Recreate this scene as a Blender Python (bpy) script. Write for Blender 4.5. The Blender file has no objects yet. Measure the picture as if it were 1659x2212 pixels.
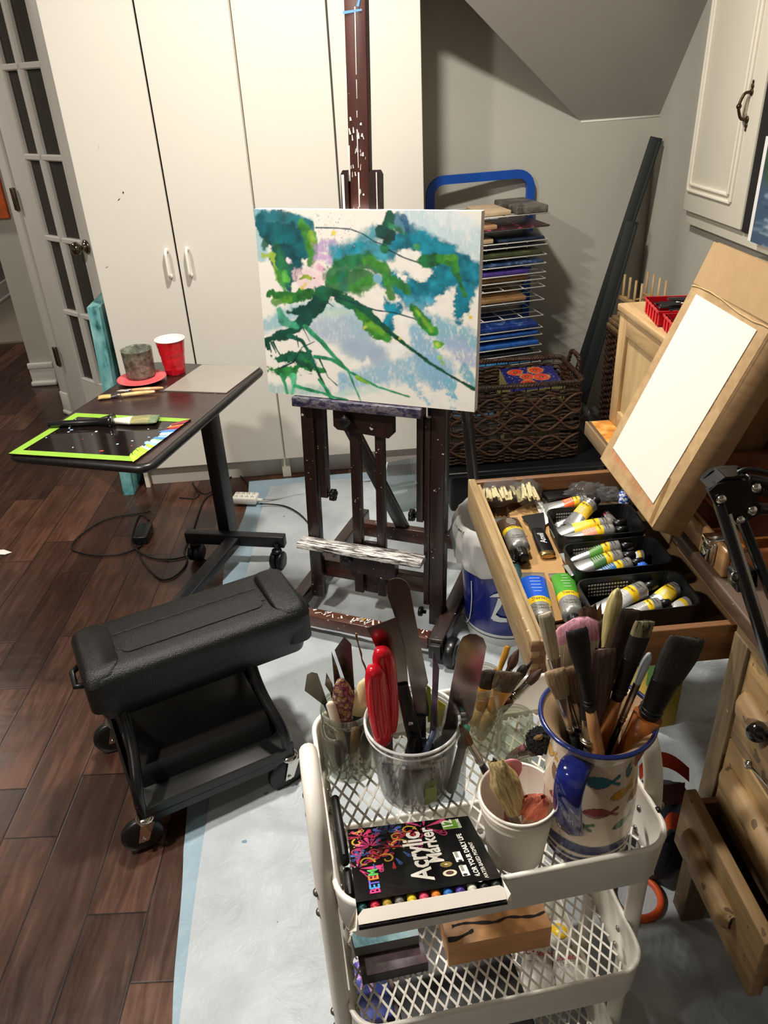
import bpy, bmesh, math, random
import numpy as np
from mathutils import Vector, Matrix, noise
rnd = random.Random(11)
SC = bpy.context.scene
COL = SC.collection
V = Vector
# ---------------------------------------------------------------- camera geometry
F, CX, CY, H = 1661.0, 829.5, 1106.0, 1.55
_down = V((982 - CX, 4000 - CY, F)).normalized()
_up = -_down
_fh = V((0, 0, 1)); _fh = (_fh - _up * _fh.dot(_up)).normalized()
_rt = _down.cross(_fh).normalized()
if _rt.x < 0: _rt = -_rt
_a = math.radians(3.3)
_X = _rt * math.cos(_a) + _fh * math.sin(_a)
_Y = -_rt * math.sin(_a) + _fh * math.cos(_a)
def ray(px, py):
    v = V((px - CX, py - CY, F))
    return V((_X.dot(v), _Y.dot(v), _up.dot(v)))
CAM = V((0, 0, H))
def Pz(px, py, z=0.0):
    r = ray(px, py); return CAM + r * ((z - H) / r.z)
def Py(px, py, y):
    r = ray(px, py); return CAM + r * (y / r.y)
def Px(px, py, x):
    r = ray(px, py); return CAM + r * (x / r.x)
def Pp(px, py, p, n):
    r = ray(px, py); n = V(n); return CAM + r * ((V(p) - CAM).dot(n) / r.dot(n))
cam = bpy.data.cameras.new('camera'); camo = bpy.data.objects.new('camera', cam); COL.objects.link(camo)
cam.sensor_fit = 'HORIZONTAL'; cam.sensor_width = 36.0; cam.lens = 36.0 * F / 1659.0; cam.clip_start = 0.02
_m = Matrix(((_X.x, -_X.y, -_X.z, 0), (_Y.x, -_Y.y, -_Y.z, 0), (_up.x, -_up.y, -_up.z, 0), (0, 0, 0, 1)))
camo.matrix_world = Matrix.Translation(CAM) @ _m
SC.camera = camo
# ---------------------------------------------------------------- materials
def lin(c):
    if isinstance(c, str):
        c = [int(c[i:i + 2], 16) / 255 for i in (0, 2, 4)]
    return [x / 12.92 if x <= .04045 else ((x + .055) / 1.055) ** 2.4 for x in c[:3]] + [1.0]
MATS = {}
class NT:
    def __init__(s, name):
        s.m = bpy.data.materials.new(name); s.m.use_nodes = True
        s.t = s.m.node_tree; s.b = s.t.nodes['Principled BSDF']
    def n(s, typ, **kw):
        nd = s.t.nodes.new(typ)
        for k, v in kw.items():
            if k.startswith('i_'):
                kk = k[2:]; kk = int(kk) if kk.isdigit() else kk.replace('_', ' ')
                nd.inputs[kk].default_value = v
            else: setattr(nd, k, v)
        return nd
    def l(s, a, b, ao=0, bi=0):
        s.t.links.new(a.outputs[ao], b.inputs[bi])
    def set(s, **kw):
        for k, v in kw.items(): s.b.inputs[k.replace('_', ' ')].default_value = v
    def math(s, op, a, b=None):
        nd = s.t.nodes.new('ShaderNodeMath'); nd.operation = op
        for i, q in enumerate((a, b)):
            if q is None: continue
            if isinstance(q, (int, float)): nd.inputs[i].default_value = q
            else: s.t.links.new(q, nd.inputs[i])
        return nd.outputs[0]
    def coord(s, scale=(1, 1, 1), rot=(0, 0, 0), gen='Object'):
        tc = s.n('ShaderNodeTexCoord'); mp = s.n('ShaderNodeMapping')
        mp.inputs['Scale'].default_value = scale; mp.inputs['Rotation'].default_value = rot
        s.t.links.new(tc.outputs[gen], mp.inputs[0]); return mp
    def ramp(s, stops):
        r = s.n('ShaderNodeValToRGB'); e = r.color_ramp.elements
        while len(e) < len(stops): e.new(.5)
        for k, (p, c) in enumerate(stops):
            e[k].position = p; e[k].color = lin(c)
        return r
    def bump(s, sock, strength=.2, dist=.01):
        b = s.n('ShaderNodeBump'); b.inputs['Strength'].default_value = strength; b.inputs['Distance'].default_value = dist
        s.t.links.new(sock, b.inputs['Height']); s.t.links.new(b.outputs[0], s.b.inputs['Normal'])
def mat(name, c, rough=.5, metal=0.0, var=.08, vs=18.0, bump=0.0, bs=200.0, clear=0.0, spec=.5, trans=0.0, ior=1.45, alpha=1.0, emit=None):
    """plain surface with a little procedural tone variation"""
    if name in MATS: return MATS[name]
    s = NT(name); L = lin(c)
    s.set(Roughness=rough, Metallic=metal, Coat_Weight=clear, Specular_IOR_Level=spec, IOR=ior, Transmission_Weight=trans, Alpha=alpha)
    if trans > 0: s.set(Base_Color=L)
    else:
        mp = s.coord(); nz = s.n('ShaderNodeTexNoise', i_Scale=vs, i_Detail=4.0); s.l(mp, nz)
        r = s.n('ShaderNodeValToRGB'); e = r.color_ramp.elements
        e[0].position = .3; e[1].position = .7
        e[0].color = [x * (1 - var) for x in L[:3]] + [1]; e[1].color = [min(1, x * (1 + var)) for x in L[:3]] + [1]
        s.l(nz, r); s.l(r, s.b, 0, 0)
    if bump:
        mp = s.coord(); n2 = s.n('ShaderNodeTexNoise', i_Scale=bs, i_Detail=3.0); s.l(mp, n2); s.bump(n2.outputs[0], bump, .004)
    MATS[name] = s.m; return s.m
def wood(name, dark, light, scale=(30, 3, 30), rough=.5, clear=0.0, spots=None, bump=.15, rot=(0, 0, 0)):
    """wood grain that runs along the axis with the small scale; spots = colour of paint flecks"""
    if name in MATS: return MATS[name]
    s = NT(name); s.set(Roughness=rough, Coat_Weight=clear, Coat_Roughness=.15)
    mp = s.coord(scale, rot); nz = s.n('ShaderNodeTexNoise', i_Scale=1.0, i_Detail=6.0, i_Roughness=.65, i_Distortion=.6); s.l(mp, nz)
    r = s.ramp([(.28, dark), (.72, light)]); s.l(nz, r)
    out = r.outputs[0]
    if spots:
        for sc, th, c in spots:
            mp2 = s.coord((1, 1, 1)); v = s.n('ShaderNodeTexNoise', i_Scale=sc, i_Detail=2.0); s.l(mp2, v)
            g = s.math('GREATER_THAN', v.outputs[0], th)
            mx = s.n('ShaderNodeMix', data_type='RGBA'); s.t.links.new(g, mx.inputs[0])
            s.t.links.new(out, mx.inputs[6]); mx.inputs[7].default_value = lin(c); out = mx.outputs[2]
    s.t.links.new(out, s.b.inputs[0])
    if bump: s.bump(nz.outputs[0], bump, .002)
    MATS[name] = s.m; return s.m
def streak(name, a, b, axis_scale=(400, 400, 12), rough=.7, bump=.5):
    """hair / bristle streaks along local z"""
    if name in MATS: return MATS[name]
    s = NT(name); s.set(Roughness=rough)
    mp = s.coord(axis_scale); nz = s.n('ShaderNodeTexNoise', i_Scale=1.0, i_Detail=3.0); s.l(mp, nz)
    r = s.ramp([(.35, a), (.65, b)]); s.l(nz, r); s.l(r, s.b, 0, 0); s.bump(nz.outputs[0], bump, .001)
    MATS[name] = s.m; return s.m
def vcol(name, rough=.5, bump=0.0, bs=900.0, clear=0.0):
    """colour painted per vertex of a fine mesh"""
    if name in MATS: return MATS[name]
    s = NT(name); s.set(Roughness=rough, Coat_Weight=clear)
    a = s.n('ShaderNodeVertexColor'); a.layer_name = 'paint'; s.l(a, s.b, 0, 0)
    if bump:
        mp = s.coord(); n2 = s.n('ShaderNodeTexNoise', i_Scale=bs, i_Detail=2.0); s.l(mp, n2); s.bump(n2.outputs[0], bump, .001)
    MATS[name] = s.m; return s.m
def glass(name, c='ffffff', rough=.02, a=.18):
    """thin clear plastic or glass: mostly see-through with a glossy skin"""
    if name in MATS: return MATS[name]
    s = NT(name); t = s.t
    tr = s.n('ShaderNodeBsdfTransparent'); tr.inputs[0].default_value = lin(c)
    gl = s.n('ShaderNodeBsdfGlossy', i_Roughness=rough)
    df = s.n('ShaderNodeBsdfDiffuse'); df.inputs[0].default_value = lin(c)
    m0 = s.n('ShaderNodeMixShader'); m0.inputs[0].default_value = a
    s.l(tr, m0, 0, 1); s.l(df, m0, 0, 2)
    lw = s.n('ShaderNodeLayerWeight', i_Blend=.25); mx = s.n('ShaderNodeMixShader')
    s.t.links.new(s.math('MULTIPLY', lw.outputs['Fresnel'], .5), mx.inputs[0])
    s.l(m0, mx, 0, 1); s.l(gl, mx, 0, 2)
    s.l(mx, t.nodes['Material Output']); MATS[name] = s.m; return s.m
# ---------------------------------------------------------------- mesh builder
def frame(o, z, x=None):
    """4x4 with origin o, local z along z, local x near x"""
    z = V(z).normalized(); x = V(x) if x is not None else V((1, 0, 0))
    if abs(x.normalized().dot(z)) > .98: x = V((0, 1, 0)) if abs(z.y) < .9 else V((1, 0, 0))
    y = z.cross(x).normalized(); x = y.cross(z).normalized()
    return Matrix(((x.x, y.x, z.x, o[0]), (x.y, y.y, z.y, o[1]), (x.z, y.z, z.z, o[2]), (0, 0, 0, 1)))
def rz(deg, o=(0, 0, 0)): return Matrix.Translation(V(o)) @ Matrix.Rotation(math.radians(deg), 4, 'Z')
class MB:
    def __init__(s): s.v = []; s.f = []; s.m = []; s.s = []
    def add(s, vs, fs, m=0, sm=False, M=None):
        b = len(s.v)
        s.v += [M @ V(v) if M is not None else V(v) for v in vs]
        s.f += [[b + i for i in f] for f in fs]; s.m += [m] * len(fs); s.s += [sm] * len(fs); return s
    def box(s, lo, hi, M=None, m=0, bev=0.0, seg=2):
        lo, hi = V(lo), V(hi)
        if bev > 0:
            bm = bmesh.new(); bmesh.ops.create_cube(bm, size=1.0)
            for v in bm.verts: v.co = V([(lo[i] + hi[i]) / 2 + v.co[i] * (hi[i] - lo[i]) for i in range(3)])
            bmesh.ops.bevel(bm, geom=bm.edges[:], offset=bev, segments=seg, profile=.5, affect='EDGES')
            s.bm(bm, M, m, seg > 1); return s
        x0, y0, z0 = lo; x1, y1, z1 = hi
        vs = [(x0, y0, z0), (x1, y0, z0), (x1, y1, z0), (x0, y1, z0), (x0, y0, z1), (x1, y0, z1), (x1, y1, z1), (x0, y1, z1)]
        return s.add(vs, [(3, 2, 1, 0), (4, 5, 6, 7), (0, 1, 5, 4), (1, 2, 6, 5), (2, 3, 7, 6), (3, 0, 4, 7)], m, False, M)
    def bm(s, bm, M=None, m=0, sm=False):
        bm.verts.index_update()
        s.add([v.co.copy() for v in bm.verts], [[v.index for v in f.verts] for f in bm.faces], m, sm, M); bm.free(); return s
    def bar(s, a, b, w, d, up=None, m=0, bev=0.0):
        """rectangular bar from a to b; w along local x, d along local y; up hints the local x axis"""
        a, b = V(a), V(b); L = (b - a).length
        return s.box((-w / 2, -d / 2, 0), (w / 2, d / 2, L), frame(a, b - a, up), m, bev, 2)
    def tube(s, pts, r, n=10, m=0, caps=True, closed=False, sm=True, flat=None):
        pts = [V(p) for p in pts]; k = len(pts); rs = r if isinstance(r, (list, tuple)) else [r] * k
        vs, fs = [], []; pn = None
        for i, p in enumerate(pts):
            if closed: t = pts[(i + 1) % k] - pts[i - 1]
            else: t = pts[min(i + 1, k - 1)] - pts[max(i - 1, 0)]
            t = t.normalized() if t.length > 1e-9 else V((0, 0, 1))
            if pn is None:
                pn = V((0, 0, 1)) if abs(t.z) < .9 else V((1, 0, 0))
                if flat is not None: pn = V(flat)
            pn = (pn - t * pn.dot(t)).normalized(); q = t.cross(pn)
            for j in range(n):
                a = 2 * math.pi * j / n; vs.append(p + (pn * math.cos(a) + q * math.sin(a)) * rs[i])
        for i in range(k if closed else k - 1):
            for j in range(n):
                a, b = i * n + j, i * n + (j + 1) % n; c = ((i + 1) % k) * n
                fs.append((a, b, c + (j + 1) % n, c + j))
        s.add(vs, fs, m, sm)
        if caps and not closed:
            b = len(s.v) - len(vs)
            s.f += [[b + j for j in reversed(range(n))], [b + (k - 1) * n + j for j in range(n)]]; s.m += [m, m]; s.s += [False, False]
        return s
    def lathe(s, prof, n=24, M=None, m=0, sm=True, cap0=True, cap1=False, sx=1.0, sy=1.0, ms=None):
        vs, fs = [], []
        for r, z in prof:
            for j in range(n):
                a = 2 * math.pi * j / n; vs.append((r * math.cos(a) * sx, r * math.sin(a) * sy, z))
        k = len(prof); mi = []
        for i in range(k - 1):
            for j in range(n):
                fs.append((i * n + j, i * n + (j + 1) % n, (i + 1) * n + (j + 1) % n, (i + 1) * n + j)); mi.append(ms[i] if ms else m)
        b0 = len(s.m); s.add(vs, fs, m, sm, M); s.m[b0:] = mi
        b = len(s.v) - len(vs)
        if cap0: s.f.append([b + j for j in reversed(range(n))]); s.m.append(mi[0]); s.s.append(False)
        if cap1: s.f.append([b + (k - 1) * n + j for j in range(n)]); s.m.append(mi[-1]); s.s.append(False)
        return s
    def loft(s, secs, M=None, m=0, n=20, ms=None, sm=True, p=2.0, caps=True):
        """secs: (z, halfwidth_x, halfwidth_y[, cx, cy]) superellipse sections"""
        vs, fs, mi = [], [], []
        for q in secs:
            z, a, b = q[:3]; cx, cy = (q[3], q[4]) if len(q) > 4 else (0, 0)
            for j in range(n):
                t = 2 * math.pi * j / n; c, d = math.cos(t), math.sin(t)
                vs.append((cx + a * math.copysign(abs(c) ** (2 / p), c), cy + b * math.copysign(abs(d) ** (2 / p), d), z))
        k = len(secs)
        for i in range(k - 1):
            for j in range(n):
                fs.append((i * n + j, i * n + (j + 1) % n, (i + 1) * n + (j + 1) % n, (i + 1) * n + j)); mi.append(ms[i] if ms else m)
        b0 = len(s.m); s.add(vs, fs, m, sm, M); s.m[b0:] = mi
        if caps:
            b = len(s.v) - len(vs)
            s.f += [[b + j for j in reversed(range(n))], [b + (k - 1) * n + j for j in range(n)]]; s.m += [mi[0], mi[-1]]; s.s += [False, False]
        return s
    def prism(s, poly, z0, z1, M=None, m=0, sm=False):
        k = len(poly); vs = [(x, y, z0) for x, y in poly] + [(x, y, z1) for x, y in poly]
        fs = [list(reversed(range(k))), list(range(k, 2 * k))] + [(i, (i + 1) % k, k + (i + 1) % k, k + i) for i in range(k)]
        return s.add(vs, fs, m, sm, M)
    def quad(s, a, b, c, d, m=0): return s.add([a, b, c, d], [(0, 1, 2, 3)], m)
    def grid(s, fn, nu, nv, m=0, sm=True, M=None):
        vs = [fn(i / nu, j / nv) for j in range(nv + 1) for i in range(nu + 1)]
        fs = [(j * (nu + 1) + i, j * (nu + 1) + i + 1, (j + 1) * (nu + 1) + i + 1, (j + 1) * (nu + 1) + i) for j in range(nv) for i in range(nu)]
        return s.add(vs, fs, m, sm, M)
    def sphere(s, c, r, m=0, n=14, sc=(1, 1, 1), M=None):
        k = n // 2; prof = [(max(1e-5, r * math.sin(math.pi * i / k)), -r * math.cos(math.pi * i / k)) for i in range(k + 1)]
        T = Matrix.Translation(V(c)) @ Matrix.Diagonal((*sc, 1))
        return s.lathe(prof, n, (M @ T) if M is not None else T, m, True, False)
WORLD = {}
def _place(o, parent, M):
    if parent is not None:
        o.parent = parent
    WORLD[o.name] = M
def thing(name, label, cat, loc=(0, 0, 0), rot=0.0, group=None, M=None):
    o = bpy.data.objects.new(name, None); COL.objects.link(o); o.empty_display_size = .05
    Mw = M if M is not None else rz(rot, loc)
    o.matrix_world = Mw; WORLD[o.name] = Mw
    tag(o, label, cat, group); return o
def tag(o, label=None, cat=None, group=None, kind=None):
    if label: o['label'] = label
    if cat: o['category'] = cat
    if group: o['group'] = group
    if kind: o['kind'] = kind
    return o
def obj(name, mb, mats, parent=None, M=None, label=None, loc=None, cols=None):
    """link one mesh; mb holds world coordinates (or local ones when M gives the local frame)"""
    me = bpy.data.meshes.new(name)
    Mw = WORLD[parent.name] if parent is not None else Matrix.Translation(V(loc)) if loc is not None else Matrix.Identity(4)
    if M is not None: Mo = M
    else: Mo = Mw
    inv = Mo.inverted()
    vs = mb.v if M is not None else [inv @ v for v in mb.v]
    me.from_pydata([tuple(v) for v in vs], [], mb.f)
    for x in (mats if isinstance(mats, (list, tuple)) else [mats]): me.materials.append(x)
    me.polygons.foreach_set('material_index', mb.m); me.polygons.foreach_set('use_smooth', mb.s)
    if cols is not None:
        at = me.color_attributes.new('paint', 'FLOAT_COLOR', 'POINT')
        at.data.foreach_set('color', np.asarray(cols, dtype=np.float32).ravel())
    me.update()
    o = bpy.data.objects.new(name, me); COL.objects.link(o)
    if parent is not None:
        o.parent = parent; o.matrix_local = WORLD[parent.name].inverted() @ Mo
    else: o.matrix_world = Mo
    WORLD[o.name] = Mo
    if label: o['label'] = label
    return o
def solo(name, mb, mats, label, cat, loc=None, group=None, M=None, cols=None, kind=None):
    o = obj(name, mb, mats, None, M, None, loc, cols); return tag(o, label, cat, group, kind)
def struct(name, mb, mats, **k):
    o = obj(name, mb, mats, **k); o['kind'] = 'structure'; return o
_fonts = {}
def text(txt, size, M, m, parent, name='lettering', ext=.0002, align='CENTER', sx=1.0, bold=0.0, shear=0.0, label=None):
    cu = bpy.data.curves.new('t', 'FONT'); cu.body = txt; cu.size = size; cu.align_x = align; cu.align_y = 'CENTER'
    cu.extrude = ext; cu.offset = bold; cu.resolution_u = 2; cu.shear = shear
    t = bpy.data.objects.new('t', cu); COL.objects.link(t)
    dg = bpy.context.evaluated_depsgraph_get(); me = bpy.data.meshes.new_from_object(t.evaluated_get(dg))
    bpy.data.objects.remove(t); bpy.data.curves.remove(cu)
    mb = MB(); mb.add([M @ V((v.co.x * sx, v.co.y, v.co.z)) for v in me.vertices], [list(p.vertices) for p in me.polygons])
    bpy.data.meshes.remove(me)
    if isinstance(parent, MB):
        parent.add(mb.v, mb.f, m); return
    return obj(name, mb, m, parent, label=label)
def bez(p0, p1, p2, p3, n=12):
    out = []
    for i in range(n + 1):
        t = i / n; u = 1 - t
        out.append(V(p0) * u ** 3 + V(p1) * 3 * u * u * t + V(p2) * 3 * u * t * t + V(p3) * t ** 3)
    return out
def smooth_path(pts, n=6):
    """Catmull-Rom through points"""
    P = [V(p) for p in pts]; P = [P[0]] + P + [P[-1]]; out = []
    for i in range(1, len(P) - 2):
        for k in range(n):
            t = k / n; a, b, c, d = P[i - 1], P[i], P[i + 1], P[i + 2]
            out.append(.5 * ((2 * b) + (c - a) * t + (2 * a - 5 * b + 4 * c - d) * t * t + (3 * b - a - 3 * c + d) * t ** 3))
    out.append(P[-2]); return out
def rrect(w, h, r, n=5, cx=0, cy=0):
    out = []
    for sx, sy, a0 in ((1, 1, 0), (-1, 1, 90), (-1, -1, 180), (1, -1, 270)):
        for i in range(n + 1):
            a = math.radians(a0 + 90 * i / n)
            out.append((cx + sx * (w / 2 - r) + r * math.cos(a), cy + sy * (h / 2 - r) + r * math.sin(a)))
    return out
# ================================================================ room shell
def floor_mat():
    s = NT('dark_plank_floor'); tc = s.n('ShaderNodeTexCoord'); mp = s.n('ShaderNodeMapping')
    mp.inputs['Rotation'].default_value = (0, 0, math.radians(-86.5)); s.l(tc, mp, 3)
    sp = s.n('ShaderNodeSeparateXYZ'); s.l(mp, sp)
    u, v = sp.outputs[0], sp.outputs[1]
    vv = s.math('DIVIDE', s.math('ADD', v, -.0306 + 10 * .132), .132)
    row = s.math('FLOOR', vv); fv = s.math('SUBTRACT', vv, row)
    w1 = s.n('ShaderNodeTexWhiteNoise', noise_dimensions='1D'); s.t.links.new(row, w1.inputs['W'])
    uu = s.math('ADD', s.math('DIVIDE', u, .62), s.math('MULTIPLY', w1.outputs[0], 7.0)); colu = s.math('FLOOR', uu); fu = s.math('SUBTRACT', uu, colu)
    cb = s.n('ShaderNodeCombineXYZ'); s.t.links.new(row, cb.inputs[0]); s.t.links.new(colu, cb.inputs[1])
    w2 = s.n('ShaderNodeTexWhiteNoise', noise_dimensions='3D'); s.l(cb, w2)
    # grain, shifted per plank
    off = s.n('ShaderNodeVectorMath', operation='MULTIPLY_ADD'); s.l(w2, off, 1, 0); off.inputs[1].default_value = (9, 9, 9); s.l(mp, off, 0, 2)
    sc = s.n('ShaderNodeVectorMath', operation='MULTIPLY'); s.l(off, sc); sc.inputs[1].default_value = (4.0, 34, 4)
    nz = s.n('ShaderNodeTexNoise', i_Scale=1.0, i_Detail=6.0, i_Roughness=.6, i_Distortion=1.2); s.l(sc, nz)
    sc2 = s.n('ShaderNodeVectorMath', operation='MULTIPLY'); s.l(off, sc2); sc2.inputs[1].default_value = (3, 5, 3)
    nb = s.n('ShaderNodeTexNoise', i_Scale=1.6, i_Detail=3.0); s.l(sc2, nb)
    t = s.math('ADD', s.math('MULTIPLY', nz.outputs[0], .55), s.math('MULTIPLY', w2.outputs[0], .25)); t = s.math('ADD', t, s.math('MULTIPLY', nb.outputs[0], .35))
    r = s.ramp([(.32, '20140f'), (.55, '3f281e'), (.8, '684634')]); s.t.links.new(t, r.inputs[0])
    e1 = s.math('MULTIPLY', s.math('MINIMUM', fv, s.math('SUBTRACT', 1, fv)), .132)
    e2 = s.math('MULTIPLY', s.math('MINIMUM', fu, s.math('SUBTRACT', 1, fu)), .62)
    e = s.math('MINIMUM', e1, e2); g = s.n('ShaderNodeMapRange'); g.inputs[1].default_value = .0005; g.inputs[2].default_value = .003
    s.t.links.new(e, g.inputs[0])
    mx = s.n('ShaderNodeMix', data_type='RGBA'); s.t.links.new(g.outputs[0], mx.inputs[0]); mx.inputs[6].default_value = lin('0b0604'); s.l(r, mx, 0, 7)
    s.l(mx, s.b, 2, 0)
    rr = s.math('ADD', s.math('MULTIPLY', nz.outputs[0], .25), .2); s.t.links.new(rr, s.b.inputs['Roughness'])
    wv = s.n('ShaderNodeVectorMath', operation='MULTIPLY'); s.l(off, wv); wv.inputs[1].default_value = (26, 7, 4)
    hs = s.n('ShaderNodeTexNoise', i_Scale=1.0, i_Detail=2.0); s.l(wv, hs)
    hgt = s.math('ADD', s.math('MULTIPLY', g.outputs[0], .10), s.math('MULTIPLY', hs.outputs[0], .55)); hgt = s.math('ADD', hgt, s.math('MULTIPLY', nz.outputs[0], .1))
    s.bump(hgt, .55, .004); return s.m
wallm = mat('grey_wall_paint', 'b4b1a6', .85, var=.02, vs=3, bump=.05, bs=300)
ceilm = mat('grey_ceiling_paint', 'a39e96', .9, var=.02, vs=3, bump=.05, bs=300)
whitem = mat('white_trim_paint', 'd9d5cd', .45, var=.02, vs=4)
struct('floor', MB().box((-5, -2, -.1), (1.6, 9, 0)), floor_mat())
def carpet_mat():
    return mat('beige_carpet', '8a8072', .95, var=.3, vs=260, bump=.6, bs=420)
struct('floor_hallway', MB().box((-5, 5.52, .0), (-.8, 9, .012)), carpet_mat())
struct('wall_back', MB().box((-.86, 3.5, 0), (1.6, 3.6, 2.6)), wallm)
struct('wall_right', MB().box((1.44, -2, 0), (1.56, 3.5, 2.6)), wallm)
struct('wall_front', MB().box((-5, -2.1, 0), (1.56, -2, 2.6)), wallm)
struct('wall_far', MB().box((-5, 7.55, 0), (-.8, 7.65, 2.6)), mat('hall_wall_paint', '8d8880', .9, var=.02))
struct('wall_left', MB().box((-5.1, -2, 0), (-5, 9, 2.6)), wallm)
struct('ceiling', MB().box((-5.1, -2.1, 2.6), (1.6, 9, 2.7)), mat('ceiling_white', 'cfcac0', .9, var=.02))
# sloped ceiling that comes down to the low wall at the right, its free left edge running up and forward
c0 = V((1.107, 3.505, 1.328)); c1 = V((1.45, 3.505, 1.333)); c2 = V((1.45, 2.46, 2.604)); dv = V((-.557, -.35, .4255)); c3 = c0 + dv * 3.0
nn = (c1 - c0).cross(c2 - c0).normalized(); nn = nn if nn.z > 0 else -nn
mb = MB(); th = nn * .05
mb.add([c0, c1, c2, c3, c0 + th, c1 + th, c2 + th, c3 + th], [(0, 1, 2, 3), (7, 6, 5, 4), (0, 3, 7, 4), (1, 0, 4, 5), (2, 1, 5, 6), (3, 2, 6, 7)])
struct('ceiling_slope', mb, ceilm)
mb = MB().tube([c0 + V((0, -.004, 0)), c1 + V((0, -.004, 0))], .004, 6)
struct('trim_1', mb, mat('caulk_line', 'e2dfd6', .7, var=.02))
# ---------------------------------------------------------------- hallway and doorway at the left
mb = MB().box((-1.80, 4.58, 0), (-1.665, 4.72, 2.6))
struct('wall_column', mb, wallm)
mb = MB()
for a, b, z0, z1 in ((-1.815, -1.663, 0, .03), ):
    mb.box((a, 4.545, z0), (b, 4.58, z1), bev=.01)
mb.box((-1.808, 4.562, .02), (-1.663, 4.58, .125), bev=.003); mb.box((-1.812, 4.555, .105), (-1.663, 4.58, .14), bev=.006)
struct('baseboard_column', mb, whitem)
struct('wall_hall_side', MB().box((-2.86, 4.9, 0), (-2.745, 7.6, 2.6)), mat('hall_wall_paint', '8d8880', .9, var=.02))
mb = MB().box((-2.745, 4.9, .01), (-2.725, 7.5, .15)).box((-2.745, 4.9, .01), (-2.715, 7.5, .04), bev=.008)
struct('baseboard_hallway', mb, whitem)
A = V((-1.46, 4.063, 0)); D = V((.716, -.698, 0)); N = V((-.698, -.716, 0))   # N faces the room
DM = Matrix(((D.x, -N.x, 0, A.x), (D.y, -N.y, 0, A.y), (0, 0, 1, 0), (0, 0, 0, 1)))   # x along door, y away from viewer
mb = MB().box((-.02, -.012, 0), (.052, .16, 2.3), DM, bev=.004).box((-.06, .03, 0), (-.01, .7, 2.3), DM)
mb.box((-.03, -.024, 0), (.056, .0, .028), DM, bev=.01).box((-.024, -.018, .02), (.052, .0, .13), DM, bev=.005)
struct('trim_2', mb, whitem)
mb = MB(); S0, S1 = .058, .62
gx = [(.223, .349), (.367, .524)]; gz = [.245]
bars = [.245, .59, .94, 1.288, 1.635, 1.98]
mb.box((S0, 0, .015), (.213, .04, 2.2), DM, bev=.003).box((.534, 0, .015), (S1, .04, 2.2), DM, bev=.003)
mb.box((.213, 0, .015), (.534, .04, .235), DM).box((.213, 0, 1.99), (.534, .04, 2.2), DM)
door = struct('door_1', mb, whitem, M=None)
mb = MB()
def bead(lo, hi): mb.box(lo, hi, DM, bev=.005, seg=1)
bead((.345, -.002, .235), (.371, .042, 1.99))
for z in bars[1:-1]: bead((.213, -.002, z - .013), (.534, .042, z + .013))
for z in bars[:-1]:
    for a, b in ((.213, .345), (.371, .534)):
        z1 = bars[bars.index(z) + 1]
        bead((a, 0, z - .012), (a + .012, .04, z1 + .012)); bead((b - .012, 0, z - .012), (b, .04, z1 + .012))
bead((.213, 0, .233), (.534, .04, .25))
obj('glazing_bar', mb, whitem, door)
mb = MB().box((.213, .018, .235), (.534, .022, 1.99), DM)
obj('glass_pane', mb, glass('door_glass', '8f8b82', .03, .2), door)
brass = mat('aged_brass', '6e6250', .3, 1.0, var=.25, vs=60)
for z in (.335, 1.103):
    mb = MB().box((.03, -.02, z - .05), (.056, -.002, z + .05), DM, bev=.004).box((.05, -.022, z - .052), (.062, -.008, z + .052), DM, bev=.004)
    obj('hinge', mb, brass, door, label='aged brass butt hinge')
km = mat('satin_nickel', '8a8172', .18, 1.0, var=.1)
kM = DM @ frame((.568, 0, .93), (0, -1, 0))
obj('knob', MB().lathe([(.03, 0), (.031, .004), (.024, .01), (.011, .014), (.010, .03), (.02, .036), (.028, .046), (.029, .056), (.024, .066), (.012, .071), (.001, .072)], 24, kM), km, door, label='round polished door knob')
# added dark wall behind the panes; the dimness there is in its colour
struct('wall_dark_backing', MB().box((-1.45, 4.75, 0), (-.5, 4.85, 2.6)), mat('dim_hall_wall', '57534c', .9, var=.03))
# orange painting that hangs on the wall column
p = Py(23, 470, 4.57)
mb = MB().box((p.x - .5, 4.548, p.z), (p.x, 4.578, p.z + .42), bev=.004)
solo('wall_picture', mb, mat('orange_paint', 'd9662a', .6, var=.2, vs=30), 'plain orange canvas hanging on the wall left of the glazed door', 'painting', loc=(p.x - .04, 4.56, p.z))
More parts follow.
